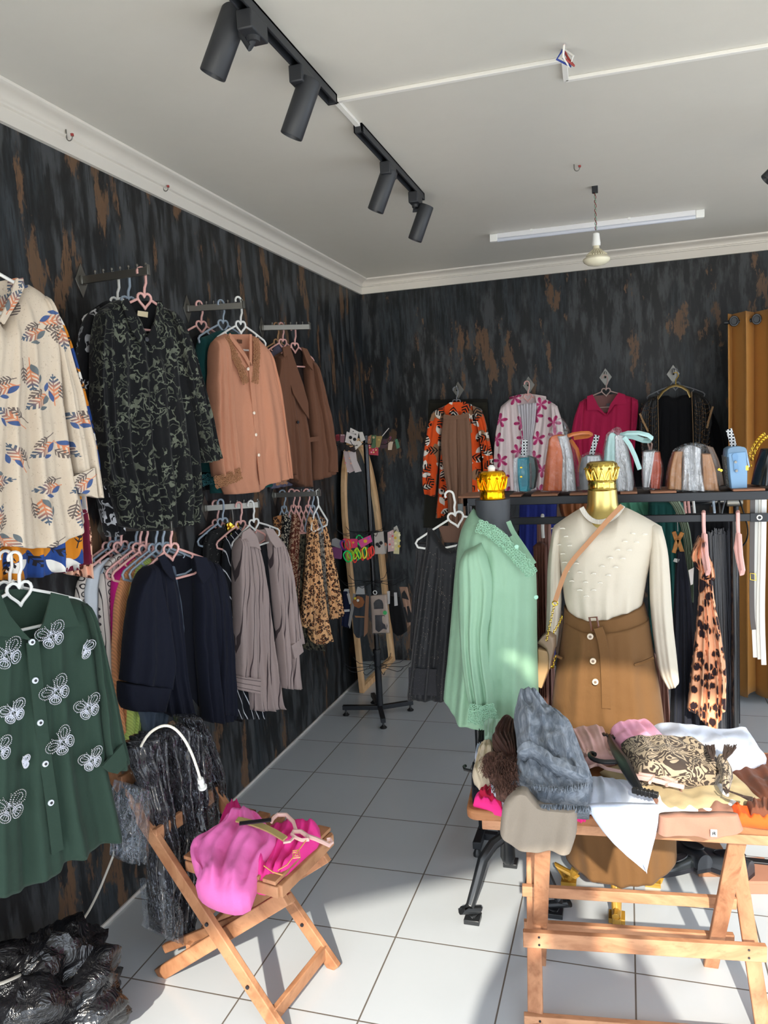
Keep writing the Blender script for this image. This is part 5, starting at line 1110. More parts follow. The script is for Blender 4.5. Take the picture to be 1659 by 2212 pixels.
# ================================================================= garment rack with shelf
YR = -2.55
zs = at(1659, 1060, y=YR).z; xl = at(1000, 1075, y=YR).x; zb_ = at(1659, 1109, y=YR).z
def rack():
    e = empty('clothes_rack', (xl, YR, 0), 0, 'black steel clothes rack with a bag shelf, standing behind the mannequins', 'clothes rack'); O = Vector(e.location)
    X1 = 3.3 - xl; D = .30; t = .032
    m = MB(); m.box((0, 0, zs - t), (X1, .02, zs)); m.box((0, D, zs - t), (X1, D + .02, zs)); m.box((0, 0, zs - t), (.02, D + .02, zs)); m.build('shelf_frame', MBK, e, bevel=.002)
    m = MB(); m.box((.02, .02, zs - .014), (X1, D, zs - .004)); m.build('shelf_board', simple('shelf_board', (58, 50, 46), .7, nz=.2), e)
    xb0 = at(1070, 1125, y=YR).x - xl
    m = MB(); m.box((xb0, 0, zb_ - .028), (X1, .02, zb_)); m.box((xb0, 0, zb_ - .028), (xb0 + .02, D, zb_)); m.build('hanging_rail', MBK, e, bevel=.002)
    u = at(1640, 1113, y=YR)
    m = MB(); m.box((u.x - xl - .03, -.004, zb_ - .03), (u.x - xl + .05, 0, zb_ + .002)); m.build('joint_plate', MBK, e, bevel=.001)
    m = MB(); m.tube([(u.x - xl + .008 * math.cos(q), -.006, zb_ - .014 + .008 * math.sin(q)) for q in [2 * PI * k / 14 for k in range(14)]], .0025, 5, closed=True); m.build('bolt', MW, e)
    a = at(1585, 1125, y=YR + .05); b = at(1607, 1570, y=YR + .05)
    for x, y, n in ((a.x - xl, .05, 'post'), (.02, .012, 'post'), (.02, D, 'post')):
        m = MB(); m.tube([(x, y, .03), (x, y, zb_ - .02 if x > .1 else zs - .02)], .0135, 12); m.build(n, simple('glossy_black', (22, 23, 26), .15), e)
    m = MB(); m.box((0, -.10, .03), (.035, D + .12, .062)); m.build('base_foot', MBK, e, bevel=.003)
    m = MB(); m.box((.02, -.02, .03), (X1, .012, .06)); m.build('base_rail', MBK, e, bevel=.003)
    m = MB(); m.box((.02, D - .01, .03), (X1, D + .02, .06)); m.build('base_rail', MBK, e, bevel=.003)
    for x, y in ((.017, -.09), (.017, D + .1), (X1 - .05, -.01), (X1 - .05, D)):
        m = MB(); m.lathe([(.018, 0), (.018, .01), (.01, .03)], (x, y, 0), 10); m.build('foot', MBP, e)
    m = MB(); m.box((-.02, -.02, zs - .06), (.0, .0, zs - .02)); m.build('end_bracket', simple('grey_bracket', (96, 104, 104), .5), e, bevel=.003)
rack()
WD = simple('raw_board', (150, 104, 78), .8, nz=.3)
for i, (x0, x1, lab) in enumerate([(1020, 1092, 'worn brown board on the shelf behind the black mannequin'), (1118, 1140, 'short brown board left of the teal purse'), (1160, 1212, 'brown board under the orange bag'), (1236, 1300, 'brown board behind the gold mannequin crown'), (1340, 1376, 'brown board under the mint bag'), (1404, 1460, 'brown board left of the tan bag'), (1585, 1659, 'brown board under the blue purse')]):
    a = at(x0, 1062, z=zs + .002); b = at(x1, 1062, z=zs + .002)
    e = empty('wood_board', (a.x, YR - .004, zs + .001), 0, lab, 'wood board', 'brown boards lying on the rack shelf'); m = MB(); m.box((0, 0, 0), (b.x - a.x, .2, .008)); m.build('board', WD, e, bevel=.002)
# ---- bags on the shelf
YB = YR + .09
def bpl(y=YB): return Plane((1.8, y, zs + .1), 0)
def leather(c, rough=.4): return simple('leather_%d_%d_%d' % c, c, rough, 0, .5, nz=.06)
WT = m_crinkle((214, 216, 220), (236, 238, 240), .3, 20, .4)
def strap_deco(p, e, pts, w, name='patterned_strap'):
    m_ = _mc.get('strapdeco')
    if m_ is None:
        q = MT('strap_cloth', .7); x, y, z = q.xyz(q.coord()); a = ((x / .012).fract() - .5).abs(); b = ((z / .012).fract() - .5).abs()
        q.base(q.mix((a.gt(.3).max(b.gt(.3))) * (a + b).lt(.85), srgb(30, 32, 36), srgb(206, 208, 210))); m_ = q.m; _mc['strapdeco'] = m_
    strip(p, name, m_, e, pts, w, .0, .004)
# teal
p = bpl(); e = p.thing('purse', 'small teal purse in clear film with a patterned strap', 'purse')
puff(p, 'body', leather((24, 140, 160)), e, [(1118, 990), (1119, 1030), (1124, 1058)], [(1142, 988), (1148, 1020), (1146, 1059)], th=.13, fold=0, wr=.001, edge=.2, off=.0)
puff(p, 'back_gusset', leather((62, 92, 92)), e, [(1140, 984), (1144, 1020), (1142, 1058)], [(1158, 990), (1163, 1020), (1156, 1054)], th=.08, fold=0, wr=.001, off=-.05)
puff(p, 'tissue', WT, e, [(1113, 990), (1112, 1020), (1114, 1058)], [(1123, 986), (1122, 1030), (1126, 1060)], th=.12, fold=.004, nf=2, off=.01)
patch(p, 'side_tab', leather((20, 120, 140)), e, [(1124, 994), (1138, 993), (1140, 1050), (1127, 1052)], .07, .005)
buttons(p, e, [(1126, 1010), (1126, 1030)], MGOLD, .004, .08, 'stud'); strip(p, 'zip', MDK, e, [(1145, 1000), (1147, 1030), (1146, 1054)], .008, .062)
strap_deco(p, e, [(1131, 985), (1133, 965), (1134, 950)], .022)
puff(p, 'film', FILM, e, [(1110, 984), (1110, 1020), (1112, 1061)], [(1156, 982), (1166, 1010), (1160, 1060)], T=[(1128, 974), (1142, 974)], th=.15, fold=.003, nf=3)
# orange tall
p = bpl(); e = p.thing('tote_bag', 'tall burnt-orange bag half covered by white tissue and film', 'handbag')
puff(p, 'body', leather((196, 96, 44)), e, [(1186, 950), (1178, 1000), (1172, 1058)], [(1226, 944), (1240, 1000), (1247, 1058)], T=[(1196, 940), (1214, 938)], th=.11, fold=.003, nf=2, wr=.004, edge=.25)
puff(p, 'tissue', WT, e, [(1204, 942), (1216, 980), (1212, 1020), (1210, 1059)], [(1226, 940), (1238, 985), (1246, 1058)], th=.125, fold=.006, nf=2, edge=.2, wr=.006)
m = MB(); m.tube([p.L(x, y, .02 - i * .01) for i, (x, y) in enumerate(((1226, 942), (1238, 938), (1256, 935), (1272, 935), (1278, 938), (1270, 942), (1240, 946)))], .006, 6, 1.6); m.tube([p.L(x, y, -.03) for x, y in ((1232, 950), (1246, 970), (1254, 1000), (1252, 1020))], .006, 6, 1.6); m.build('handle', leather((190, 104, 44)), e)
puff(p, 'film', FILM, e, [(1182, 950), (1172, 1000), (1168, 1060)], [(1232, 940), (1248, 1000), (1252, 1060)], T=[(1192, 925), (1210, 900), (1220, 912)], th=.14, fold=.004, nf=3)
# grey
p = bpl(); e = p.thing('purse', 'small grey film-wrapped purse half hidden by the gold crown', 'purse')
puff(p, 'body', leather((104, 106, 110)), e, [(1256, 990), (1250, 1020), (1252, 1056)], [(1284, 984), (1292, 1010), (1292, 1056)], T=[(1268, 982)], th=.11, fold=.002, nf=2, edge=.3)
puff(p, 'tissue', WT, e, [(1268, 984), (1266, 1010), (1270, 1050)], [(1296, 984), (1304, 1000), (1308, 1050)], th=.12, fold=.005, nf=2, wr=.006); strap_deco(p, e, [(1278, 982), (1284, 960), (1290, 940)], .02)
puff(p, 'film', FILM, e, [(1252, 986), (1246, 1020), (1248, 1060)], [(1300, 982), (1310, 1010), (1310, 1060)], T=[(1276, 974)], th=.14, fold=.003, nf=3)
# mint
p = bpl(); MINT = leather((168, 204, 202)); e = p.thing('tote_bag', 'tall pale mint bag with looping handles and white tissue', 'handbag')
puff(p, 'body', MINT, e, [(1312, 944), (1304, 980), (1302, 1056)], [(1334, 942), (1336, 1000), (1340, 1056)], T=[(1322, 932)], th=.11, fold=.002, nf=2, wr=.003, edge=.3)
puff(p, 'tissue', WT, e, [(1324, 944), (1324, 1000), (1328, 1058)], [(1350, 942), (1362, 990), (1370, 1040), (1368, 1058)], T=[(1336, 938)], th=.12, fold=.005, nf=2, wr=.006, edge=.25)
m = MB(); m.tube([p.L(x, y, n) for x, y, n in ((1340, 940, .03), (1356, 935, .04), (1380, 935, .05), (1400, 940, .05), (1408, 946, .04), (1404, 952, .02), (1390, 951, .0), (1370, 944, 0), (1348, 940, 0))], .0065, 6, 1.7)
m.tube([p.L(x, y, .06) for x, y in ((1348, 944), (1360, 960), (1372, 986), (1382, 1014))], .0065, 6, 1.7); m.build('handle', MINT, e)
puff(p, 'film', FILM, e, [(1308, 940), (1300, 980), (1300, 1060)], [(1346, 936), (1362, 980), (1374, 1060)], T=[(1320, 928), (1338, 920)], th=.135, fold=.004, nf=3)
# rust small
p = bpl(); e = p.thing('purse', 'small rust-red purse wrapped in film beside the tan bag', 'purse')
puff(p, 'body', leather((160, 66, 42)), e, [(1400, 976), (1400, 1020), (1402, 1052)], [(1426, 976), (1430, 1010), (1426, 1054)], th=.11, fold=.002, nf=2, edge=.25)
puff(p, 'tissue', WT, e, [(1388, 976), (1386, 1010), (1388, 1050)], [(1416, 974), (1410, 1010), (1402, 1050)], th=.12, fold=.005, nf=2, wr=.005)
m = MB(); m.tube([p.L(x, y) for x, y in ((1404, 972), (1400, 958), (1404, 952), (1408, 960), (1406, 972))], .004, 6); m.build('strap', leather((120, 90, 80)), e)
puff(p, 'film', FILM, e, [(1390, 976), (1385, 1010), (1387, 1056)], [(1424, 974), (1435, 1010), (1429, 1056)], T=[(1406, 968)], th=.13, fold=.003, nf=3)
# tan wide
p = bpl(); TAN = leather((160, 112, 70)); e = p.thing('handbag', 'wide tan bag with white tissue between its two halves, in film', 'handbag')
puff(p, 'body', TAN, e, [(1454, 976), (1444, 1010), (1440, 1054)], [(1474, 974), (1472, 1010), (1472, 1056)], th=.12, fold=.002, nf=2, wr=.004)
puff(p, 'body', TAN, e, [(1512, 980), (1514, 1020), (1514, 1056)], [(1534, 980), (1544, 1010), (1552, 1058)], th=.12, fold=.002, nf=2, wr=.004)
puff(p, 'tissue', WT, e, [(1470, 970), (1472, 1010), (1470, 1056)], [(1514, 970), (1514, 1010), (1524, 1058)], T=[(1492, 960)], th=.13, fold=.010, nf=2, wr=.006, fk=0)
puff(p, 'rear_panel', leather((110, 86, 66)), e, [(1524, 962), (1540, 1000), (1550, 1050)], [(1540, 966), (1556, 1000), (1564, 1046)], th=.05, fold=0, off=-.05); buttons(p, e, [(1553, 1014), (1558, 1016)], MGOLD, .005, .03, 'clasp')
puff(p, 'film', FILM, e, [(1452, 976), (1440, 1010), (1436, 1058)], [(1538, 970), (1554, 1000), (1556, 1060)], T=[(1474, 962), (1500, 955), (1524, 960)], th=.15, fold=.004, nf=4)
# blue
p = bpl(); BLU = leather((120, 160, 196)); e = p.thing('purse', 'pale blue box purse with a studded side tab', 'purse')
puff(p, 'body', BLU, e, [(1567, 978), (1570, 1020), (1574, 1053)], [(1608, 974), (1612, 1010), (1611, 1051)], th=.12, fold=0, wr=.0008, edge=.08)
puff(p, 'flap', leather((104, 136, 164)), e, [(1564, 972), (1562, 985)], [(1610, 970), (1614, 990)], T=[(1576, 964), (1600, 963)], th=.125, fold=0, wr=.001, off=-.005)
patch(p, 'flap_edge', leather((140, 170, 200)), e, [(1608, 970), (1613, 972), (1620, 1008), (1617, 1010)], .055, .006); patch(p, 'clasp', MGOLD, e, [(1611, 1006), (1617, 1006), (1617, 1016), (1611, 1016)], .06, .008)
patch(p, 'side_tab', leather((104, 148, 190)), e, [(1581, 984), (1585, 979), (1591, 979), (1595, 985), (1593, 1000), (1597, 1018), (1592, 1022), (1586, 1018), (1585, 1000)], .066, .005); buttons(p, e, [(1589, 998), (1591, 1017)], MCR, .005, .072, 'stud')
puff(p, 'side_pattern', m_zebra((60, 60, 58), (100, 100, 96), 40), e, [(1560, 984), (1564, 1020), (1566, 1050)], [(1568, 982), (1571, 1020), (1574, 1052)], th=.08, fold=0, off=-.02); strap_deco(p, e, [(1585, 966), (1580, 945), (1574, 927)], .022)
# black chain bag
p = bpl(); e = p.thing('handbag', 'black leather bag with a gold chain at the right end of the shelf', 'handbag')
puff(p, 'body', simple('black_leather', (20, 24, 26), .25, 0, .6), e, [(1644, 970), (1630, 1010), (1622, 1046)], [(1700, 966), (1710, 1050)], th=.12, fold=.006, nf=3, wr=.003, edge=.3)
m = MB()
for s0 in (0, 6):
    for k in range(16):
        t = k / 15; x, y = 1616 + s0 + t * 34, 1000 - 72 * t ** .6 + s0 + (10 * t * t); u, v = p.uv(x, y, .04); m.tube([p.loc(u + .004 * math.cos(q) * (1 if k % 2 else .5), v + .006 * math.sin(q), .04 + (.003 * math.cos(q) if not k % 2 else 0)) for q in [2 * PI * j / 8 for j in range(8)]], .0012, 4, closed=True)
m.build('chain', MGOLD, e)
# ================================================================= things hanging behind and from the rack
def hplane(y): return Plane((1.8, y, 1.2), 0)
def hung(y, name, label, cat, mat, L_, R_, T_=(), B_=(), grp='clothes hanging behind the rack', **k):
    p = hplane(y); e = p.thing(name, label, cat, grp); k.setdefault('th', .06); k.setdefault('fold', .012); k.setdefault('nf', 5)
    puff(p, 'cloth', mat, e, L_, R_, T=T_, B=B_, **k); return p, e
hung(-1.62, 'blue_dress', 'royal blue dress hanging behind the rack between the two mannequins', 'dress', fab((30, 40, 110)), [(1122, 1080), (1120, 1200), (1126, 1400)], [(1204, 1080), (1200, 1200), (1200, 1420)])
hung(-1.5, 'navy_blouse', 'dark top with small flowers behind the mint mannequin', 'top', m_sparkle((18, 18, 24), (190, 110, 90), 60, .5), [(1118, 1145), (1118, 1250), (1120, 1420)], [(1150, 1160), (1160, 1250), (1165, 1400)])
hung(-1.6, 'tan_blouse', 'rust brown satin top showing under the shelf left of the gold neck', 'top', fab((132, 78, 44), .45), [(1206, 1080), (1208, 1100), (1214, 1116)], [(1290, 1080), (1290, 1130)], wr=.02)
hung(-1.6, 'green_garment', 'sea green top showing under the shelf right of the gold neck', 'top', fab((80, 140, 116)), [(1334, 1080), (1340, 1105)], [(1432, 1078), (1454, 1114)], B_=[(1400, 1112)])
hung(-1.68, 'green_blouse', 'dark bottle green blouse behind the sweater mannequin', 'blouse', fab((22, 70, 66)), [(1400, 1084), (1400, 1400)], [(1476, 1086), (1490, 1400)])
p, e = hung(-1.7, 'sage_scarf', 'sage grey scarf curving down behind the rail', 'scarf', fab((128, 140, 120)), [(1436, 1074), (1458, 1100), (1474, 1150), (1482, 1220), (1486, 1300)], [(1464, 1074), (1482, 1110), (1494, 1160), (1498, 1230), (1498, 1300)], th=.03)
hung(-1.4, 'black_dress', 'long plain black dress in the dark behind the rack', 'dress', fab((16, 17, 22)), [(1480, 1110), (1470, 1300), (1460, 1580)], [(1580, 1110), (1590, 1300), (1584, 1590)], nf=7)
hung(-2.44, 'brown_dress', 'brown dress with lace straps between the mannequins', 'dress', fab((110, 72, 60), .85), [(1152, 1180), (1158, 1300), (1164, 1440), (1166, 1560)], [(1182, 1180), (1184, 1300), (1186, 1560)], T_=[(1166, 1170)], grp='clothes hanging from the rack')
hung(-2.36, 'rose_dress', 'dusty rose dress just beside the brown skirt on its left', 'dress', fab((150, 112, 102)), [(1160, 1128), (1162, 1440), (1160, 1560)], [(1190, 1128), (1198, 1440), (1202, 1560)])
hung(-2.2, 'rose_skirt', 'dusty rose skirt edge right of the brown skirt', 'skirt', fab((160, 118, 106)), [(1400, 1400), (1400, 1570)], [(1440, 1440), (1450, 1572)])
p, e = hung(-2.46, 'trousers', 'charcoal trousers pinned with wooden clips under the rail', 'trousers', fab((38, 40, 50)), [(1462, 1190), (1456, 1260), (1452, 1400), (1446, 1580)], [(1478, 1190), (1494, 1280), (1504, 1430), (1512, 1585)], grp='clothes hanging from the rack', fold=.014, nf=3)
patch(p, 'waist_tag', MCR, e, [(1457, 1206), (1468, 1208), (1465, 1216), (1454, 1213)], .03, .003)
pw = p; e = pw.thing('clip_hanger', 'wire hook with two wooden pegs holding the charcoal trousers', 'hanger')
m = MB(); m.tube([pw.L(x, y) for x, y in ((1464, 1148), (1463, 1128), (1463, 1118), (1466, 1112), (1462, 1108), (1459, 1112))], .0018, 6); m.build('hook', MCR, e)
for k, (a, b) in enumerate((((1455, 1148), (1462, 1168)), ((1474, 1150), (1464, 1168)))):
    m = MB(); m.beam(pw.L(*a, .01), pw.L(*b, .01), .012, .016); m.build('peg', m_wood((196, 132, 62), (150, 92, 44), knot=False), e, bevel=.002)
for k, (a, b) in enumerate((((1464, 1164), (1455, 1194)), ((1464, 1164), (1474, 1194)))):
    m = MB(); m.beam(pw.L(*a, .012), pw.L(*b, .012), .014, .016); m.build('peg', m_wood((214, 154, 82), (170, 110, 58), knot=False), e, bevel=.002)
LEO2 = m_leopard((222, 166, 130), (44, 30, 34), (190, 120, 80), 30, solid=True)
p = hplane(-2.54); e = p.thing('leopard_dress', 'leopard print dress with a ruffled top hanging from the rail', 'dress')
puff(p, 'skirt', LEO2, e, [(1510, 1224), (1508, 1300), (1500, 1380), (1491, 1450), (1484, 1528)], [(1534, 1226), (1544, 1300), (1558, 1370), (1570, 1450), (1568, 1530)], B=[(1500, 1534), (1512, 1542), (1520, 1560), (1535, 1576), (1550, 1560), (1556, 1534)], th=.09, fold=.016, nf=5, top=.05)
puff(p, 'ruffle', LEO2, e, [(1510, 1158), (1494, 1186), (1492, 1206), (1502, 1222)], [(1522, 1160), (1528, 1190), (1540, 1216), (1546, 1254), (1530, 1250)], th=.08, fold=.014, nf=6, fk=0, top=.1)
patch(p, 'swing_tag', CARD, e, [(1487, 1232), (1499, 1226), (1497, 1262), (1492, 1264)], .01, .002)
p = hplane(-2.4); e = p.thing('fringe_shawl', 'black shawl with long glossy fringe behind the leopard dress', 'shawl')
rnd = random.Random(3); m = MB()
for k in range(90):
    t = k / 89; x0 = 1530 + 44 * t + rnd.uniform(-1, 1); x1 = 1548 + 42 * t + rnd.uniform(-2, 2); m.tube([p.L(x0, 1150 + rnd.uniform(-10, 10), rnd.uniform(-.02, .02)), p.L((x0 + x1) / 2 + rnd.uniform(-2, 2), 1370, rnd.uniform(-.03, .03)), p.L(x1, 1590 + rnd.uniform(-8, 4), rnd.uniform(-.03, .03))], .0028, 4)
m.build('fringe', simple('fringe_black', (20, 22, 34), .3, 0, .6), e)
puff(p, 'yoke', BLK, e, [(1516, 1116), (1520, 1300), (1540, 1590)], [(1574, 1112), (1580, 1300), (1590, 1590)], th=.03, fold=.01, nf=5, off=-.03)
for x, lab, c, y0, dy in ((1520, 'pink hanger seen edge-on over the leopard dress', MPK, 1104, -2.55), (1594, 'empty pink hanger seen edge-on at the right of the rail', MPK, 1104, -2.55), (1172, 'white hanger seen edge-on between the mannequins', MW, 1112, -2.53)):
    p = hplane(dy); e = p.thing('edge_on_hanger', lab, 'hanger', 'hangers seen edge-on on the rail'); q = [(x - 2, y0 + 16, -.02), (x - 1, y0 + 4, -.016), (x, y0, .0), (x, y0 + 4, .014), (x, y0 + 30, .012), (x + 1, y0 + 50, .01)]
    m = MB(); m.tube([p.L(a, b, n) for a, b, n in q], .0045, 6, 1.5, flatdir=(1, 0, 0)); m.build('hook', c, e)
    if x != 1172:
        m = MB(); m.tube([p.L(a, b, n) for a, b, n in ((x + 1, y0 + 48, .01), (x - 4, y0 + 80, .03), (x + 2, y0 + 110, .05), (x + 9, y0 + 138, .06), (x + 11, y0 + 128, .07), (x + 6, y0 + 96, .05), (x + 3, y0 + 50, .02))], .0055, 6, 1.5, flatdir=(1, 0, 0)); m.build('shoulder', c, e)
# belts on the right
p = hplane(-2.5)
for i, (x0, x1, y1, c, lab) in enumerate([(1636, 1632, 1420, (222, 222, 216), 'white belt hanging at the right edge, innermost'), (1645, 1642, 1424, (214, 210, 200), 'cream belt hanging at the right edge beside the white one'), (1651, 1650, 1436, (232, 230, 226), 'white belt with punched holes at the right edge'), (1626, 1628, 1360, (70, 62, 58), 'thin dark belt with a gold buckle at the right edge')]):
    e = p.thing('belt', lab, 'belt', 'belts at the right edge'); strip(p, 'strap', simple('belt_%d' % i, c, .4), e, [(x0, 1060), (x0 - 2, 1200), (x1 - 4, 1330), (x1, y1)], .017, .006 * i, .002)
    if i == 3:
        m = MB(); m.tube([p.L(x, y, .03) for x, y in ((1620, 1238), (1632, 1240), (1633, 1254), (1621, 1252))], .002, 5, closed=True); m.build('buckle', MGOLD, e)
# second rail at the back with hangers
def backrail():
    y = -.95; a = at(1455, 1086, y=y); b = at(1600, 1079, y=y); e = empty('back_rail', a, 0, 'black tube rail crowded with hooks behind the shelf', 'rail')
    m = MB(); m.tube([(0, 0, 0), (b.x - a.x, 0, b.z - a.z)], .022, 14); m.build('tube', simple('glossy_black', (22, 23, 26), .15), e)
    x2 = at(1590, 1085, y=y).x - a.x; m = MB(); m.tube([(x2, 0, 0), (x2, 0, -a.z)], .014, 12); m.build('post', MBK, e)
    m = MB(); m.tube([(x2 - .05, -.02, 0), (x2 + .03, -.02, .0)], .026, 12); m.build('joint', MCR, e)
    for i, (x, c, lab) in enumerate(((1478, MPK, 'pink hook'), (1486, MPK, 'second pink hook'), (1497, MW, 'white hook'), (1540, MGR, 'pale grey hook'), (1552, MBP, 'black hook'))):
        q = at(x, 1084, y=y); h = empty('hanger_hook', q, 0, lab + ' on the black tube rail behind the shelf', 'hanger', 'hooks on the back rail')
        m = MB(); m.tube([(.0, .026, -.03), (0, .027, .0), (0, .0, .028), (0, -.027, .0), (.004, -.025, -.05), (.01, -.01, -.12)], .0075, 6); m.build('hook', c, h)
backrail()
def garment_rail():
    z = at(1300, 1074, y=-1.62).z; e = empty('garment_rail', (1.15, -1.62, z), 0, 'plain black rail behind the bag shelf carrying the rear row of clothes', 'rail')
    m = MB(); m.tube([(0, 0, 0), (1.5, 0, 0)], .014, 10); m.build('tube', MBK, e)
    for x in (.0, 1.5):
        m = MB(); m.tube([(x, 0, 0), (x, 0, -z)], .013, 10); m.build('post', MBK, e)
garment_rail()
# black strap loop
p = hplane(-2.35); e = p.thing('bag_strap', 'thin black strap looping down behind the rail', 'strap'); m = MB(); m.tube([p.L(x, y) for x, y in smooth_pl([(1572, 1066), (1560, 1100), (1556, 1140), (1560, 1175), (1580, 1187), (1608, 1180), (1618, 1150), (1608, 1110), (1590, 1060)], 2)], .0025, 6, 1.6); m.build('strap', simple('black_leather', (20, 24, 26), .25, 0, .6), e)
# black glitter top on a hanger at the rack end
p = Plane((1.2, -2.66, 1.3), 0)
GLT = m_sparkle((22, 23, 27), (150, 138, 124), 150, .60, .6); e = p.thing('glitter_vest', 'black glitter sleeveless top on a white hanger at the left end of the rack', 'top')
puff(p, 'body', GLT, e, [(924, 1140), (918, 1190), (908, 1250), (898, 1340), (887, 1433), (879, 1506)], [(1000, 1146), (1010, 1200), (1012, 1300), (1012, 1500)], T=[(936, 1142), (946, 1160), (960, 1184), (984, 1186), (994, 1160)], B=[(925, 1510), (965, 1509)], th=.07, fold=.010, nf=4, top=.05)
puff(p, 'side_panel', m_sparkle((14, 14, 18), (120, 112, 104), 300, .6, .6), e, [(900, 1172), (896, 1240), (890, 1310), (886, 1400)], [(924, 1172), (914, 1240), (904, 1300), (900, 1400)], th=.04, fold=.004, nf=2, off=-.02)
strip(p, 'lace_hem', m_sparkle((20, 20, 26), (70, 70, 78), 200, .5), e, [(883, 1470), (925, 1474), (1010, 1476)], .11, .035)
patch(p, 'back_neck', fab((96, 72, 60)), e, [(946, 1136), (995, 1136), (990, 1172), (960, 1172)], -.02, .004)
hanger(p, 985, 1120, MW, 'white heart hanger holding the glitter top at the rack end', 'white hanger at the rack', w=.185, roll=.2, s=.033, drop=.05)
# ================================================================= mannequins
GP = simple('gold_paint', (206, 184, 112), .3, .9)
def crown_of(parent, c, r, mat, h=.1):
    m = MB(); cx_, cy_, cz = c; n = 96
    def ring(f): return [(cx_ + f(k)[0] * math.cos(2 * PI * k / n), cy_ + f(k)[0] * math.sin(2 * PI * k / n), cz + f(k)[1]) for k in range(n)]
    prof = [lambda k: (r * .93, 0), lambda k: (r * .98, .004), lambda k: (r * 1.0, .006), lambda k: (r * .95, .010), lambda k: (r * .94 + .002 * abs(math.sin(k * PI / 6)), .020), lambda k: (r * .95, .030), lambda k: (r * 1.0, .034), lambda k: (r * .96, .038), lambda k: (r * .95, .040),
            lambda k: (r * (1.0 + .05 * abs(math.cos(k * PI / 12))), .055 + .004 * abs(math.cos(k * PI / 12))), lambda k: (r * (1.06 + .05 * abs(math.cos(k * PI / 12)) ** 3), .070), lambda k: (r * (1.05 + .05 * abs(math.cos(k * PI / 12)) ** 3), .085), lambda k: (r * (.98 + .05 * abs(math.cos(k * PI / 12))), .096), lambda k: (r * .8, .103), lambda k: (r * .35, .104), lambda k: (r * .05, .103)]
    vs = []
    for f in prof: vs += ring(lambda k: (f(k)[0] * h / .1, f(k)[1] * h / .1) if 0 else f(k))
    m.add(vs, [(i * n + k, i * n + (k + 1) % n, (i + 1) * n + (k + 1) % n, (i + 1) * n + k) for i in range(len(prof) - 1) for k in range(n)] + [tuple(range(n))[::-1]])
    cr = m.build('crown_cap', mat, parent)
    for k in range(12):
        a = 2 * PI * k / 12; ca, sa = math.cos(a), math.sin(a); m = MB(); tip = Vector((cx_ + ca * r * 1.14, cy_ + sa * r * 1.14, cz + .078))
        for da in (-.22, .22): m.tube([(cx_ + math.cos(a + da) * r * 1.0, cy_ + math.sin(a + da) * r * 1.0, cz + .040), (cx_ + math.cos(a + da * .5) * r * 1.08, cy_ + math.sin(a + da * .5) * r * 1.08, cz + .062), tip], [.003, .004, .002], 6)
        m.bead(tip, .006); m.build('crown_point', mat, cr)
    return cr
def tripod(parent, col, hz, feet, colr=.018, mat=None):
    m = MB(); m.lathe([(.022, hz + .0), (.03, hz - .02), (.024, hz - .03), (.034, hz - .045), (.034, hz - .07), (.026, hz - .08), (.028, hz - .14), (.02, hz - .16), (.012, hz - .17)], (0, 0, 0), 20); m.tube([(0, 0, hz), (0, 0, .9)], .014, 10); m.build('stem', col, parent)
    for fx, fy in feet:
        L = math.hypot(fx, fy); a = Vector((fx / L, fy / L, 0)); pts = [(.02, hz - .06), (.07, hz - .07), (.12, hz - .11), (.155, hz - .19), (.19, hz - .26), (.23, .06), (L - .03, .03), (L + .01, .014)]
        m = MB(); m.tube([a * r_0 + Vector((0, 0, z)) for r_0, z in pts], [.020, .021, .021, .019, .017, .016, .017, .014], 8, .9); f = a * (L); m.box((f.x - .028, f.y - .028, 0), (f.x + .028, f.y + .028, .018)); m.build('leg', col, parent, bevel=.002)
# ---- black mannequin, mint blouse
MX = Vector((1.43, -2.93, 0)); e = empty('mannequin', MX, 0, 'black mannequin torso with a gold crown and tripod base, turned sideways', 'mannequin')
BM = simple('black_mannequin', (52, 55, 60), .55, nz=.05)
p = Plane((MX.x, MX.y, 1.2), 0)
eb = p.thing('mint_blouse', 'mint green blouse with lace shoulders and lace cuff on the black mannequin', 'blouse')
def mann_part(name, mat, L_, R_, T_=(), B_=(), par=None, **k):
    o = puff(p, name, mat, eb if par is None else par, L_, R_, T=T_, B=B_, **k); return o
k0 = at(1064, 1078, y=MX.y) - MX
m = MB(); m.lathe([(.062, 0), (.061, -.03), (.058, -.07), (.064, -.11), (.085, -.15), (.095, -.2), (.09, -.5), (.085, -.74)], (k0.x, 0, k0.z), 32, sx=1, sy=.95); m.build('torso', BM, e)
crown_of(e, (k0.x, 0, k0.z - .004), .046, simple('crown_gold_bright', (250, 180, 20), .22, 1))
m = MB(); m.lathe([(.012, 0), (.014, .012), (.006, .02)], (k0.x, 0, k0.z + .1), 12); m.build('finial', MW, e)
tripod(e, simple('black_gloss_paint', (34, 36, 38), .3, 0, .5, nz=.1), .32, [(1.303 + .015 - MX.x, -3.09 + .02 - MX.y), (1.60 - MX.x, -2.97 - MX.y), (1.40 - MX.x, -2.68 - MX.y)])
MIN = fab((134, 170, 142), .62, .2, .25, 'mint', spec=.4)
puff(p, 'body', MIN, eb, [(1022, 1098), (1001, 1130), (990, 1172), (984, 1235), (976, 1338), (968, 1420), (960, 1500)], [(1102, 1152), (1130, 1184), (1158, 1222), (1160, 1290), (1160, 1380), (1164, 1500), (1164, 1545)], T=[(1036, 1112), (1052, 1116), (1078, 1128)], B=[(977, 1512), (993, 1528), (1012, 1543), (1077, 1556), (1112, 1550)], th=.27, fold=.012, nf=4, edge=.5, top=.22, nx=60, ny=70, wr=.008)
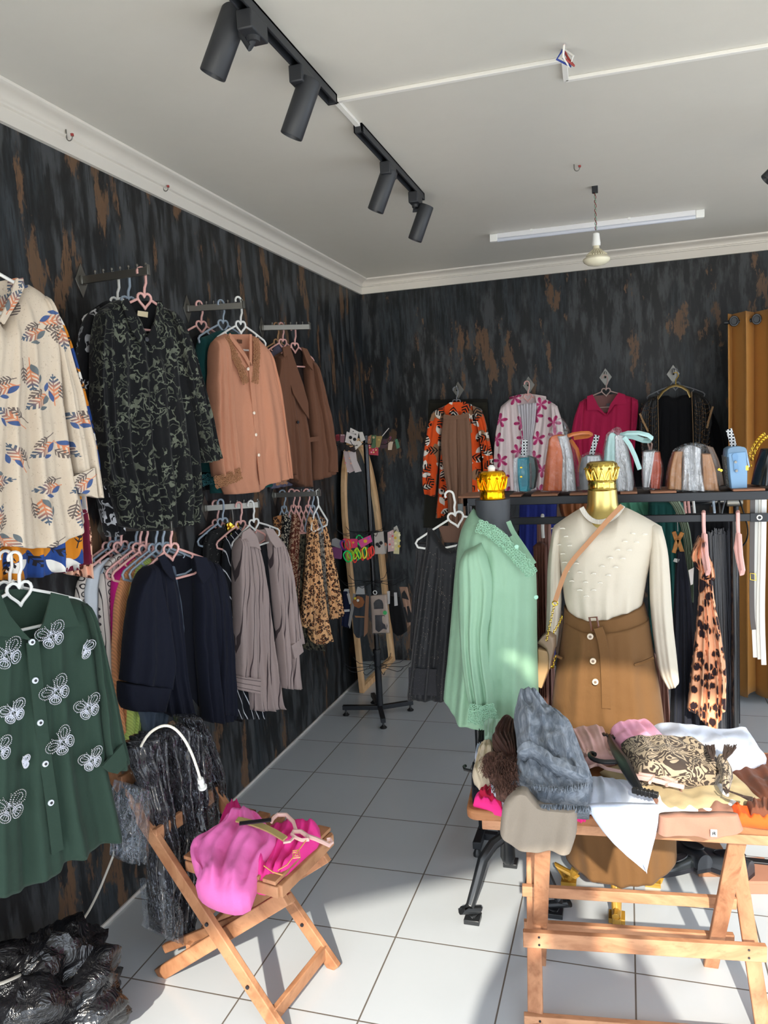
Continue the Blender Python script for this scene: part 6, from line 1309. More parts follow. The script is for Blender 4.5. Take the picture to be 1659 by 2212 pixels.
puff(p, 'sleeve', MIN, eb, [(1004, 1190), (990, 1215), (988, 1284), (994, 1393), (1002, 1474), (1016, 1530)], [(1040, 1172), (1058, 1205), (1070, 1257), (1066, 1311), (1056, 1365), (1062, 1433), (1071, 1487), (1068, 1530)], th=.12, fold=.010, nf=3, off=.12, top=.1, nx=40, ny=60, edge=.4, sway=.3)
lace(p, eb, [(1015, 1540), (1042, 1546), (1070, 1540)], .06, simple('lace_mint', (136, 178, 150), .7), .19, 'lace_cuff', seed=21, step=.006)
lace(p, eb, [(1034, 1136), (1062, 1146), (1090, 1172), (1112, 1196), (1131, 1217), (1150, 1238)], .035, simple('lace_mint', (136, 178, 150), .7), .135, seed=22)
strip(p, 'collar_band', MIN, eb, [(1098, 1126), (1108, 1150), (1128, 1178), (1154, 1218)], .016, .05, .004); strip(p, 'placket', MIN, eb, [(1104, 1158), (1126, 1192), (1142, 1222)], .012, .09, .002)
buttons(p, eb, [(1116, 1181), (1158, 1290)], simple('mint_button', (150, 200, 176), .3), .007, .145)
# ---- gold mannequin, cream sweater and brown skirt
NX = Vector((1.815, -2.80, 0)); e = empty('mannequin', NX, 0, 'gold mannequin torso with a gold crown and tripod base, facing the room', 'mannequin')
p = Plane((NX.x, NX.y, 1.2), 0); k0 = at(1301, 1058, y=NX.y) - NX
m = MB(); m.lathe([(.050, 0), (.051, -.02), (.053, -.05), (.060, -.075), (.075, -.1), (.1, -.13), (.12, -.2), (.12, -.5), (.11, -.6)], (k0.x, 0, k0.z), 32, sx=1, sy=.92); m.build('torso', GP, e)
crown_of(e, (k0.x, 0, k0.z - .002), .050, simple('crown_gold', (214, 186, 96), .2, 1))
tripod(e, simple('gold_wood', (178, 136, 52), .35, .3, nz=.1), .26, [(1.808 - NX.x + .005, -2.95 - NX.y), (at(1225, 1940, z=0).x - NX.x, at(1225, 1940, z=0).y - NX.y + .1), (at(1412, 1942, z=0).x - NX.x, at(1412, 1942, z=0).y - NX.y + .1)])
SWE = fab((204, 194, 176), .9, .18, .3, 'sweater')
es = p.thing('cream_sweater', 'cream crew-neck sweater with little stitched dashes on the gold mannequin', 'sweater')
puff(p, 'body', SWE, es, [(1196, 1136), (1200, 1190), (1214, 1248), (1218, 1291), (1226, 1314)], [(1430, 1138), (1416, 1180), (1400, 1235), (1392, 1280), (1388, 1304)], T=[(1230, 1112), (1259, 1095), (1268, 1112), (1294, 1123), (1324, 1112), (1343, 1092), (1385, 1112)], B=[(1265, 1330), (1300, 1326), (1330, 1316)], th=.24, fold=.006, nf=4, edge=.45, top=.25, nx=64, ny=60, wr=.006, fk=3)
puff(p, 'sleeve', SWE, es, [(1194, 1140), (1182, 1216), (1181, 1310), (1178, 1390)], [(1214, 1130), (1212, 1248), (1214, 1310), (1204, 1394)], th=.10, fold=.004, nf=2, edge=.45, top=.1, off=.02, nx=28)
puff(p, 'sleeve', SWE, es, [(1404, 1128), (1402, 1235), (1404, 1310), (1412, 1388), (1422, 1451), (1441, 1484)], [(1430, 1140), (1440, 1175), (1446, 1216), (1453, 1342), (1462, 1420), (1467, 1470)], th=.10, fold=.004, nf=2, edge=.45, top=.1, off=.02, nx=28, ny=60)
strip(p, 'rib_collar', m_rib((206, 200, 188), .004), es, [(1256, 1096), (1266, 1114), (1282, 1126), (1298, 1128), (1320, 1122), (1336, 1108), (1346, 1092)], .016, .075, .005)
DASH = simple('stitch_cream', (226, 220, 206), .8); C_ = lambda x, y: (1140 + x * .3129, 1060 + y * .3129)
m = MB()
for x, y in [(180, 262), (240, 262), (195, 315), (268, 318), (222, 375), (292, 380), (245, 437), (255, 497), (335, 503), (270, 558), (360, 565), (455, 575), (555, 585), (305, 625), (400, 633), (500, 638), (360, 688), (455, 688), (405, 730), (725, 298), (808, 303), (670, 352), (750, 357), (620, 410), (700, 412), (570, 465), (655, 470), (515, 523), (605, 530)]:
    X, Y = C_(x, y); s = (X - 1196) / 234; t = max(0, min(1, (Y - 1115) / 190)); ed = min(1, min(s, 1 - s) / .45); ed = math.sqrt(max(0, 1 - (1 - ed) ** 2)); tt = min(1, t / .25); tt = math.sqrt(max(0, 1 - (1 - tt) ** 2)) * .9 + .1
    n = .12 * ed * tt + .004; m.tube([p.L(X - 5, Y, n), p.L(X - 2, Y - 1, n + .004), p.L(X + 2, Y - 1, n + .004), p.L(X + 5, Y, n)], .0022, 5)
m.build('stitched_dashes', DASH, es)
SKB = fab((112, 80, 48), .9, .25, .2, 'skirt', weave=0)
ek = p.thing('brown_skirt', 'long mustard-brown button skirt with a buckled belt on the gold mannequin', 'skirt')
puff(p, 'skirt_cloth', SKB, ek, [(1218, 1334), (1208, 1400), (1198, 1460), (1190, 1540), (1190, 1640), (1205, 1760), (1222, 1842)], [(1402, 1334), (1412, 1400), (1424, 1480), (1434, 1548), (1446, 1660), (1460, 1780), (1462, 1850)], B=[(1290, 1858), (1361, 1866), (1420, 1862)], T=[(1265, 1348), (1320, 1346)], th=.30, fold=.007, nf=4, edge=.45, nx=90, ny=80, fk=.3, sway=.3, wr=.004, botth=1.05)
puff(p, 'waistband', SKB, ek, [(1218, 1308), (1216, 1338)], [(1392, 1302), (1402, 1338)], T=[(1262, 1326), (1315, 1322)], B=[(1265, 1352), (1320, 1350)], th=.27, fold=.002, nf=4, edge=.45, nx=50, ny=10)
strip(p, 'belt_tail', SKB, ek, [(1292, 1356), (1304, 1390), (1308, 1450), (1310, 1530)], .03, .16, .003)
m = MB(); m.tube([p.L(x, y, .155) for x, y in ((1273, 1334), (1289, 1333), (1294, 1360), (1279, 1362))], .004, 6, closed=True); m.build('buckle', simple('tortoise', (96, 52, 34), .25), ek)
buttons(p, ek, [(1275, 1375), (1281, 1428), (1286, 1473)], BTN, .0105, .160, dark=simple('button_eye', (120, 100, 84), .5))
strip(p, 'pocket_edge', SKB, ek, [(1371, 1436), (1390, 1430), (1412, 1420)], .008, .135, .004); strip(p, 'pocket_edge', SKB, ek, [(1200, 1416), (1214, 1422)], .008, .09, .004)
# ---- crossbody bag
eB = p.thing('crossbody_bag', 'small taupe crossbody bag with a chain hanging from the sweater mannequin', 'handbag')
STR = leather((170, 116, 70)); strip(p, 'strap', STR, eB, [(1344, 1092), (1318, 1118), (1290, 1150), (1262, 1182), (1240, 1206), (1222, 1232), (1210, 1266), (1199, 1300)], .016, .128, .003)
m = MB(); u, v = p.uv(1199, 1303, .13); m.tube([p.loc(u + .009 * math.cos(t), v + .008 * math.sin(t), .13) for t in [2 * PI * k / 12 for k in range(12)]], .0025, 5, closed=True); m.build('ring', MGOLD, eB)
def chain(pts, n, name='chain'):
    m = MB(); q = resample([p.uv(x, y, .11) for x, y in pts], n)
    for i, (u, v) in enumerate(q):
        m.tube([p.loc(u + (.0035 if i % 2 else .0012) * math.cos(t), v + .0055 * math.sin(t), .11 + (.0012 if i % 2 else .0035) * math.cos(t)) for t in [2 * PI * k / 8 for k in range(8)]], .0012, 4, closed=True)
    m.build(name, MGOLD, eB)
chain([(1197, 1308), (1190, 1340), (1181, 1382)], 16); chain([(1214, 1332), (1206, 1350), (1196, 1366)], 9); chain([(1200, 1418), (1195, 1440)], 6)
TP = leather((140, 118, 96)); BODY = leather((176, 142, 100))
puff(p, 'body', BODY, eB, [(1160, 1396), (1160, 1440), (1162, 1476)], [(1190, 1402), (1194, 1430), (1174, 1480)], th=.08, fold=0, wr=.001, off=.05, edge=.2)
puff(p, 'flap', TP, eB, [(1160, 1388), (1184, 1404), (1186, 1440)], [(1190, 1364), (1206, 1376), (1190, 1442)], T=[(1176, 1368)], th=.05, fold=0, wr=.001, off=.075, edge=.3); buttons(p, eB, [(1193, 1441)], MGOLD, .005, .11, 'clasp')
# ================================================================= folding table with clothes
class TPlane(Plane):
    """a plane tilted up away from the viewer"""
    def __init__(s, p, ang=0, tilt=0):
        s.p = Vector(p); s.ang = ang; s.tilt = tilt; s.flat = True; c, n, ct, st = math.cos(ang), math.sin(ang), math.cos(tilt), math.sin(tilt)
        s.U = Vector((c, n, 0)); s.Vv = Vector((-n * ct, c * ct, st)); s.N = s.U.cross(s.Vv)
    def thing(s, name, label, cat, group=None):
        e = empty(name, s.p, s.ang, label, cat, group); e.rotation_euler = (s.tilt, 0, s.ang); return e
ZT = .70
PINE = m_wood((192, 142, 106), (152, 104, 74), (.35, 1, 1))
PINEV = m_wood((186, 134, 98), (146, 96, 66), (1, 1, .35)); TOPW = m_wood((168, 112, 72), (120, 76, 46), (.3, 1, 1))
def table():
    c = [(1.43, -3.62), (2.42, -3.53), (2.38, -3.06), (1.385, -3.11)]; O = Vector((1.9, -3.36, 0))
    e = empty('folding_table', O, 0, 'folding wooden table heaped with clothes, standing on crossed legs', 'table')
    m = MB(); poly = []
    for i in range(4):
        p, a, b = Vector(c[i]), Vector(c[i - 1]), Vector(c[(i + 1) % 4]); d1, d2 = (a - p).normalized() * .03, (b - p).normalized() * .03
        for t in range(5): q = PI / 2 * t / 4; poly.append(tuple(p + d1 * (1 - math.sin(q)) + d2 * (1 - math.cos(q)) - Vector(O[:2])))
    m.prism(poly, ZT - .03, ZT, 'z'); m.build('table_top', TOPW, e, bevel=.006)
    m = MB(); m.beam((1.47 - O.x, -3.59 - O.y, ZT - .045), (2.38 - O.x, -3.51 - O.y, ZT - .045), .03, .03); m.build('apron', PINE, e, bevel=.003)
    def leg(a, b, w, h):
        m = MB(); m.beam(Vector(a) - O, Vector(b) - O, w, h, (1, 0, 0)); m.build('leg', PINEV, e, bevel=.003)
    la = at(1172, 1840, y=-3.54); lb = Vector((1.571, -3.24, 0)); leg(lb, lb + (la - lb) * 1.12, .022, .044)
    ra = at(1596, 1800, y=-3.50); rb = Vector((2.104, -3.128, 0)); leg(rb, rb + (ra - rb) * 1.06, .022, .044)
    lf = Vector((1.592, -3.54, 0)); lt = at(1152, 1835, y=-3.22); leg(lf, lf + (lt - lf) * 1.1, .022, .044)
    rf = at(1652, 2240, z=0); rt = at(1592, 1850, y=-3.10); leg(rf, rf + (rt - rf) * 1.2, .022, .044)
    def board(p1, p2, y, h, d=.02):
        a, b = at(*p1, y=y[0]) - O, at(*p2, y=y[1]) - O; m = MB(); m.beam(a, b, d, h, (0, 0, 1)); m.build('cross_board', PINE, e, bevel=.002)
        for t in (.07, .93):
            for dz in (-.012, .012):
                m = MB(); q = a + (b - a) * t; m.lathe([(.0035, -.002), (.0035, .0)], (q.x, q.y - d / 2, q.z + dz), 8, 'y'); m.build('screw', MDK, e)
    board((1130, 2026), (1655, 2058), (-3.47, -3.36), .048); board((1132, 2206), (1659, 2246), (-3.53, -3.42), .048)
    board((1132, 1998), (1585, 2028), (-3.27, -3.17), .034); board((1128, 1922), (1590, 1950), (-3.33, -3.23), .034)
    return e
table()
def fp(h=.012, tilt=0, p=(1.85, -3.62)): return TPlane((p[0], p[1], ZT + h), .06, math.radians(tilt))
def lay(h, tilt, name, label, cat, mat, L_, R_, T_=(), B_=(), grp='clothes heaped on the folding table', **k):
    p = fp(h, tilt); e = p.thing(name, label, cat, grp); k.setdefault('th', .03); k.setdefault('fold', .004); k.setdefault('nf', 3); k.setdefault('wr', .012); k.setdefault('fk', 0); k.setdefault('flatback', True); k.setdefault('ws', 12)
    puff(p, 'cloth', mat, e, L_, R_, T=T_, B=B_, **k); return p, e
WHI = fab((206, 214, 232), .85, .25, .2, 'whiteblue')
lay(.008, 0, 'brown_cloth', 'dark brown cloth lying at the right edge of the table', 'folded cloth', fab((92, 54, 40)), [(1560, 1650), (1590, 1690), (1640, 1735)], [(1680, 1630), (1700, 1680), (1720, 1740)])
lay(.01, 0, 'folded_garment', 'mauve-brown folded cloth under the pale trousers', 'folded cloth', fab((150, 110, 94)), [(1380, 1700), (1424, 1768)], [(1560, 1700), (1598, 1764)], th=.02)
lay(.014, 0, 'folded_garment', 'thin white cloth edge under the khaki trousers', 'folded cloth', fab((226, 226, 226)), [(1400, 1700), (1424, 1765)], [(1560, 1700), (1600, 1745)], B_=[(1480, 1765), (1550, 1752)], th=.02)
lay(.014, 4, 'folded_trousers', 'pale blue-white trousers spread at the back right of the table', 'trousers', WHI, [(1408, 1570), (1440, 1600), (1520, 1640), (1580, 1656)], [(1612, 1572), (1632, 1600), (1656, 1638)], T_=[(1432, 1564), (1480, 1568), (1532, 1578), (1580, 1580)], B_=[(1620, 1652)], th=.035, wr=.010, nx=60)
lay(.014, 0, 'folded_trousers', 'khaki cream trousers spread along the front of the table', 'trousers', fab((180, 162, 126)), [(1295, 1668), (1330, 1690), (1390, 1708), (1430, 1752)], [(1588, 1676), (1620, 1705), (1651, 1736)], T_=[(1340, 1655), (1450, 1650), (1520, 1665)], B_=[(1465, 1757), (1520, 1752), (1580, 1740), (1620, 1740)], th=.032, nx=60)
lay(.014, 0, 'folded_garment', 'orange cloth folded at the right end of the table front', 'folded cloth', fab((226, 92, 36)), [(1578, 1748), (1590, 1772)], [(1668, 1756), (1672, 1782)], th=.03)
lay(.03, 0, 'folded_garment', 'rust brown crumpled cloth on top of the orange one', 'folded cloth', fab((112, 66, 48)), [(1612, 1738), (1622, 1758)], [(1670, 1730), (1672, 1766)], th=.04)
lay(.016, 6, 'folded_garment', 'dusty pink top lying between the grey scarf and black hanger', 'top', fab((206, 164, 158)), [(1232, 1582), (1245, 1610), (1262, 1645)], [(1303, 1580), (1318, 1610), (1330, 1640)], T_=[(1250, 1576), (1285, 1575)], th=.04)
lay(.016, 8, 'folded_garment', 'bubblegum pink top folded behind the animal print bag', 'top', fab((232, 164, 190)), [(1318, 1582), (1326, 1600), (1342, 1616)], [(1400, 1568), (1420, 1584), (1440, 1602)], T_=[(1336, 1570), (1364, 1566), (1384, 1561)], th=.05)
ZEB = m_zebra((66, 56, 50), (166, 150, 128), 16)
p, e = lay(.04, 6, 'print_scarf', 'black and beige animal print cloth bag with dark tassels', 'scarf', ZEB, [(1341, 1608), (1350, 1636), (1366, 1660), (1380, 1672)], [(1520, 1626), (1552, 1642), (1562, 1662), (1545, 1680)], T_=[(1390, 1603), (1443, 1602), (1490, 1610)], B_=[(1430, 1680), (1490, 1684)], th=.07, wr=.010, edge=.25, nx=56)
puff(p, 'knotted_end', ZEB, e, [(1548, 1646), (1556, 1670), (1560, 1692)], [(1570, 1648), (1586, 1672), (1576, 1700)], th=.05, fold=.003, nf=2, off=.03, edge=.4)
def tassel(p, e, a, b, w):
    rnd = random.Random(int(a[0])); m = MB()
    for k in range(46):
        s = rnd.uniform(-1, 1); m.tube([p.L(a[0] + s * 2, a[1], .05 + rnd.uniform(-.004, .008)), p.L((a[0] + b[0]) / 2 + s * w * .4, (a[1] + b[1]) / 2, .054 + rnd.uniform(-.008, .008)), p.L(b[0] + s * w / 2, b[1] + rnd.uniform(-4, 4), .05 + rnd.uniform(-.01, .01))], .0016, 4)
    m.build('tassel', fab((66, 52, 46)), e)
tassel(p, e, (1540, 1640), (1534, 1612), 22); tassel(p, e, (1566, 1640), (1578, 1612), 26); tassel(p, e, (1584, 1712), (1622, 1726), 10)
m = MB(); m.tube([p.L(x, y, .045) for x, y in ((1567, 1700), (1572, 1708), (1584, 1712))], .0025, 5); m.build('cord', fab((66, 52, 46)), e)
# hangers lying among the clothes
def flat_tube(name, label, mat, lines, h, grp=None, r=.0045, fl=1.6, tilt=0, cat='hanger', partname='hanger_bar'):
    p = fp(h, tilt); e = p.thing(name, label, cat, grp)
    for i, ln in enumerate(lines):
        m = MB(); m.tube([p.L(q[0], q[1], q[2] if len(q) > 2 else 0) for q in ln], r, 6, fl); m.build(partname if i else 'hook', mat, e)
PKL = simple('pale_pink_plastic', (214, 176, 166), .4)
flat_tube('pink_hanger', 'pale pink hanger lying over the dusty pink top', PKL, [[(1228, 1586), (1234, 1582), (1242, 1588), (1248, 1596)], [(1244, 1592), (1280, 1606), (1326, 1630)], [(1244, 1604), (1262, 1612), (1270, 1622), (1266, 1632), (1254, 1626), (1246, 1610)], [(1250, 1600), (1256, 1618), (1262, 1630)]], .065, 'pale pink hangers on the table')
flat_tube('pink_hanger', 'pale pink hanger crossing under the black one towards the khaki trousers', PKL, [[(1246, 1650), (1242, 1644), (1248, 1640), (1256, 1650)], [(1272, 1658), (1290, 1650), (1310, 1660), (1350, 1668), (1378, 1676)], [(1372, 1678), (1410, 1684), (1440, 1692), (1478, 1700)], [(1380, 1672), (1412, 1678), (1404, 1690)], [(1430, 1676), (1460, 1690), (1440, 1696)]], .06, 'pale pink hangers on the table')
p = fp(.075); e = p.thing('black_hanger', 'broad black plastic hanger lying across the heap of clothes', 'hanger')
m = MB(); m.tube([p.L(x, y, n) for x, y, n in ((1316, 1594, .0), (1330, 1622, .012), (1350, 1652, .018), (1366, 1682, .012), (1384, 1710, .0))], [.008, .012, .015, .012, .008], 8, 1.25); m.build('hanger_body', MBP, e)
for a, b in (((1296, 1588), (1340, 1598)), ((1366, 1706), (1422, 1718))):
    m = MB(); m.beam(p.L(*a), p.L(*b), .016, .014)
    for k in range(5):
        t = .2 + .15 * k; c = Vector(p.L(*a)) * (1 - t) + Vector(p.L(*b)) * t; m.box(c - Vector((.003, .010, .009)), c + Vector((.003, .010, .009)))
    m.build('end_grip', MBP, e, bevel=.002)
m = MB(); m.tube([p.L(x, y, .01) for x, y in smooth_pl([(1352, 1644), (1330, 1646), (1300, 1646), (1280, 1640), (1272, 1630), (1278, 1626), (1286, 1630)], 1)], .006, 8, 1.2); m.build('hook', MBP, e)
# white shorts falling over the front edge
p, e = lay(.02, 0, 'white_trousers', 'white trousers with a pointed corner falling over the front edge of the table', 'trousers', WHI, [(1276, 1680), (1270, 1710), (1266, 1748)], [(1346, 1690), (1395, 1712), (1424, 1748)], th=.03, wr=.006)
q = Plane((1.85, -3.665, ZT - .05), .06)
def front(name, label, cat, mat, L_, R_, T_=(), B_=(), off=0, par=None, **k):
    e = q.thing(name, label, cat, 'clothes hanging over the table front') if par is None else par; k.setdefault('th', .022); k.setdefault('fold', .005); k.setdefault('nf', 2)
    puff(q, 'falling_part' if par is not None else 'cloth', mat, e, L_, R_, T=T_, B=B_, off=off, **k); return e
e2 = q.thing('white_cloth', 'bright white pointed cloth hanging below the table front edge', 'cloth', 'clothes hanging over the table front')
puff(q, 'cloth', WHI, e2, [(1266, 1740), (1290, 1782), (1338, 1838), (1394, 1878)], [(1424, 1740), (1421, 1790), (1404, 1855), (1398, 1881)], T=[(1340, 1738)], th=.02, fold=.006, nf=2, off=.014)
front('taupe_shawl', 'taupe linen shawl folded over the front left edge of the table', 'shawl', fab((140, 128, 114), .9, .35, .1, 'taupe'), [(1106, 1712), (1088, 1730), (1083, 1762), (1080, 1794)], [(1246, 1746), (1247, 1770), (1246, 1800), (1233, 1839)], T_=[(1134, 1704), (1150, 1724), (1164, 1742), (1205, 1745)], B_=[(1092, 1806), (1107, 1818), (1128, 1826), (1177, 1831)], off=.03, th=.05, fold=.006, wr=.010, nx=50)
front('mauve_cloth', 'mauve-brown cloth with a small white tag hanging over the table front', 'cloth', fab((158, 116, 98)), [(1422, 1760), (1418, 1797)], [(1594, 1758), (1606, 1793)], B_=[(1480, 1800), (1537, 1804), (1590, 1799)], off=.0, th=.03)
et = q.thing('care_tag', 'small white paper tag with a black mark at the table front', 'tag'); patch(q, 'tag', MW, et, [(1535, 1792), (1549, 1793), (1549, 1808), (1535, 1807)], .034, .002)
m = MB(); m.tube([q.L(x, y, .037) for x, y in ((1539, 1804), (1540, 1798), (1544, 1797), (1545, 1804))], .0012, 4); m.tube([q.L(x, y, .037) for x, y in ((1539, 1801), (1545, 1801))], .0012, 4); m.build('tag_mark', MDK, et)
# left heap
LH = 'things heaped at the left end of the table'
lay(.006, 0, 'pink_garment', 'hot pink top lowest in the heap at the left table corner', 'top', fab((236, 48, 130)), [(1030, 1712), (1022, 1738)], [(1085, 1716), (1086, 1754)], grp=LH, th=.03)
lay(.02, 0, 'red_garment', 'crimson red top folded on the hot pink one', 'top', fab((176, 26, 60)), [(1040, 1700), (1034, 1722)], [(1084, 1704), (1084, 1742)], grp=LH, th=.035)
lay(.02, 0, 'navy_garment', 'black cloth bunched at the left edge of the heap', 'top', fab((22, 24, 34)), [(1020, 1650), (1018, 1690), (1020, 1722)], [(1060, 1680), (1060, 1712)], grp=LH, th=.04)
lay(.03, 0, 'white_garment', 'white cloth corner under the shaggy brown scarf', 'top', WHI, [(1058, 1690), (1062, 1722)], [(1092, 1700), (1094, 1732)], grp=LH, th=.04)
lay(.02, 8, 'mint_cloth', 'pale mint cloth strip under the mint blouse cuff', 'cloth', fab((150, 180, 160)), [(1046, 1562), (1046, 1602)], [(1088, 1556), (1086, 1596)], grp=LH, th=.03)
lay(.02, 4, 'black_cloth', 'small black roll at the back left edge of the table', 'cloth', fab((16, 16, 18)), [(1034, 1584), (1032, 1612)], [(1050, 1586), (1050, 1614)], grp=LH, th=.04)
lay(.04, 2, 'cream_garment', 'cream top bunched on the left end of the table', 'top', fab((206, 190, 164)), [(1040, 1612), (1024, 1654), (1019, 1684), (1034, 1700)], [(1062, 1606), (1074, 1650), (1072, 1692)], grp=LH, th=.06, wr=.02, edge=.3)
lay(.035, 2, 'white_roll', 'small rolled white cloth beside the cream top', 'cloth', WHI, [(1030, 1614), (1026, 1644)], [(1042, 1612), (1036, 1640)], grp=LH, th=.03)
SHG = m_crepe((116, 84, 72), (72, 50, 42), 60)
lay(.06, 8, 'brown_scarf', 'twisted dark brown scarf between the mint cuff and grey scarf', 'scarf', fab((84, 58, 50), .9, .6, .2, 'twist', weave=500), [(1100, 1556), (1074, 1580), (1059, 1602), (1078, 1630), (1096, 1650)], [(1112, 1566), (1118, 1600), (1118, 1646)], grp=LH, th=.07, wr=.016, edge=.3, fold=.008, nf=6)
p, e = lay(.07, 4, 'shaggy_scarf', 'shaggy brown scarf below the twisted brown one', 'scarf', SHG, [(1060, 1632), (1042, 1646), (1048, 1664), (1066, 1680), (1070, 1704)], [(1096, 1654), (1116, 1668), (1118, 1698), (1096, 1716)], grp=LH, th=.06, wr=.02, edge=.3)
rnd = random.Random(8); m = MB()
for k in range(700):
    x, y = rnd.uniform(1044, 1116), rnd.uniform(1636, 1712)
    if x < 1066 and y > 1676: continue
    u, v = p.uv(x, y, .04); a = rnd.uniform(0, 6.28); m.tube([p.loc(u, v, .03), p.loc(u + math.cos(a) * .008, v + math.sin(a) * .008, .048), p.loc(u + math.cos(a) * .016, v + math.sin(a) * .016 - .004, .040)], .0009, 3)
m.build('shag', SHG, e)['kind'] = 'stuff'
GSC = m_crepe((150, 156, 164), (104, 112, 122))
p = TPlane((1.62, -3.64, ZT + .05), .06, math.radians(24)); e = p.thing('grey_scarf', 'blue-grey crinkled scarf with frayed edges heaped on the table', 'scarf')
puff(p, 'upper_fold', GSC, e, [(1124, 1518), (1108, 1552), (1114, 1580), (1117, 1622), (1122, 1660)], [(1166, 1516), (1180, 1538), (1212, 1550), (1236, 1578), (1250, 1610), (1268, 1655), (1281, 1682)], T=[(1130, 1510), (1148, 1508)], B=[(1160, 1640), (1200, 1668), (1250, 1682)], th=.13, fold=.006, nf=4, edge=.3, fk=0, wr=.022, ws=14, nx=60, ny=60, flatback=True)
puff(p, 'lower_fold', GSC, e, [(1117, 1630), (1112, 1688), (1140, 1704), (1158, 1742)], [(1262, 1668), (1280, 1690), (1274, 1746)], T=[(1180, 1645)], B=[(1210, 1742)], th=.09, fold=.005, nf=5, edge=.2, fk=0, wr=.014, ws=16, nx=60, ny=50, flatback=True)
puff(p, 'rolled_edge', GSC, e, [(1116, 1622), (1120, 1634)], [(1274, 1678), (1276, 1690)], T=[(1150, 1612), (1200, 1648), (1240, 1668)], B=[(1150, 1628), (1196, 1664), (1238, 1682)], th=.05, fold=.003, nf=4, off=.06, fk=0, wr=.006, nx=50, ny=10)
rnd = random.Random(2)
def fringe(p, e, pts, n, ln, mat, off, down=(0, 9)):
    m = MB(); L_ = resample(pts, n)
    for x, y in L_:
        for _ in range(2):
            dx, dy = down[0] + rnd.uniform(-5, 5), down[1] * rnd.uniform(.5, 1.2); o = off + rnd.uniform(-.006, .006); m.tube([p.L(x, y, o), p.L(x + dx * .5 + rnd.uniform(-1, 1), y + dy * .5, o + .004), p.L(x + dx, y + dy, o)], .0015, 3)
    m.build('fringe', mat, e)
fringe(p, e, [(1158, 1738), (1210, 1738), (1274, 1742)], 90, .02, GSC, .05, (0, 14)); fringe(p, e, [(1112, 1684), (1140, 1702), (1156, 1738)], 60, .02, GSC, .045, (-7, 7)); fringe(p, e, [(1150, 1694), (1210, 1700), (1270, 1690)], 80, .02, GSC, .07, (0, 13))
p = fp(.01); e = p.thing('pink_shawl_end', 'hot pink fringed cloth end showing below the grey scarf', 'cloth'); puff(p, 'cloth', fab((236, 48, 130)), e, [(1242, 1726), (1244, 1764)], [(1262, 1730), (1266, 1764)], th=.03, fold=.002, nf=2, fk=0)
p = fp(.03); e = p.thing('black_hook', 'black hanger hook poking out of the left side of the heap', 'hanger'); m = MB(); m.tube([p.L(x, y) for x, y in ((1026, 1668), (1014, 1664), (1004, 1662), (1002, 1656), (1006, 1654))], .005, 6); m.build('hook', MBP, e)
# ================================================================= shoes on the low rail under the clothes
def shoe(px, py, label, mat, rz, s=1., z=.05, kind='loafer', sole=None):
    o = at(px, py, z=z); e = empty('shoe', o, rz, label, 'shoe', 'shoes under the rack'); L = .25 * s
    def sec(t):  # half width, top height along the length
        w = (.028 + .014 * math.sin(min(1, t * 1.15) * PI * .9) + .008 * t) if t < .85 else .042 * math.sqrt(max(.02, 1 - ((t - .85) / .16) ** 2))
        h = .062 - .02 * t if t < .35 else .055 - .03 * ((t - .35) / .65) ** .8
        return w * s, h * s
    N = 16; m = MB(); vs = []
    for i in range(N):
        t = i / (N - 1) * .99; w_, h_ = sec(t); y = t * L
        for k in range(12):
            a = PI * k / 11; vs.append((math.cos(a) * w_, y, .014 + (h_ - .014) * math.sin(a) ** .7))
    m.add(vs, [(i * 12 + k, i * 12 + k + 1, (i + 1) * 12 + k + 1, (i + 1) * 12 + k) for i in range(N - 1) for k in range(11)] + [tuple(range(12)), tuple((N - 1) * 12 + k for k in range(12))]); m.build('upper', mat, e)
    m = MB(); poly = [(sec(i / 15 * .99)[0] * 1.06, i / 15 * L) for i in range(16)]; poly = poly + [(-a, b) for a, b in poly[::-1]]; m.prism(poly, 0, .018, 'z'); m.build('sole', sole or MDK, e, bevel=.002)
    m = MB(); m.tube([(.024 * s * math.cos(t), .07 * s + .052 * s * math.sin(t), .060 * s - .012 * s * math.sin(t)) for t in [2 * PI * k / 20 for k in range(20)]], .003, 5, closed=True); m.add([(0, .07 * s, .058 * s)] + [(.024 * s * math.cos(t), .07 * s + .052 * s * math.sin(t), .061 * s - .012 * s * math.sin(t)) for t in [2 * PI * k / 20 for k in range(20)]], [(0, 1 + k, 1 + (k + 1) % 20) for k in range(20)]); m.build('collar', sole or MDK, e)
    return e
BLS = simple('black_shoe_leather', (44, 48, 54), .3, 0, .6)
shoe(1622, 1900, 'black leather loafer at the right under the table edge', BLS, 1.0, 1.15)
shoe(1524, 1886, 'black leather loafer half hidden by the right table leg', BLS, .5, 1.15)
shoe(1440, 1888, 'white sneaker with dark laces left of the black loafers', simple('white_leather', (214, 216, 222), .4), 1.3, .95, sole=MW)
e = shoe(1492, 1876, 'black strappy sandal between the sneaker and loafers', simple('black_leather', (20, 24, 26), .25, 0, .6), 2.0, .8)
def box(name, x, y, w, d, h, c, label, rz=0, z=.0):
    o = at(x, y, z=z); e = empty(name, o, rz, label, 'box', 'cardboard boxes under the rack'); m = MB(); m.box((-w / 2, -d / 2, 0), (w / 2, d / 2, h)); m.build('box_body', simple('box_%d' % c[0], c, .8, nz=.15), e, bevel=.003)
    m = MB(); m.box((-w / 2 - .003, -d / 2 - .003, h), (w / 2 + .003, d / 2 + .003, h + .012)); m.build('box_lid', simple('box_%d' % c[0], c, .8, nz=.15), e, bevel=.002)
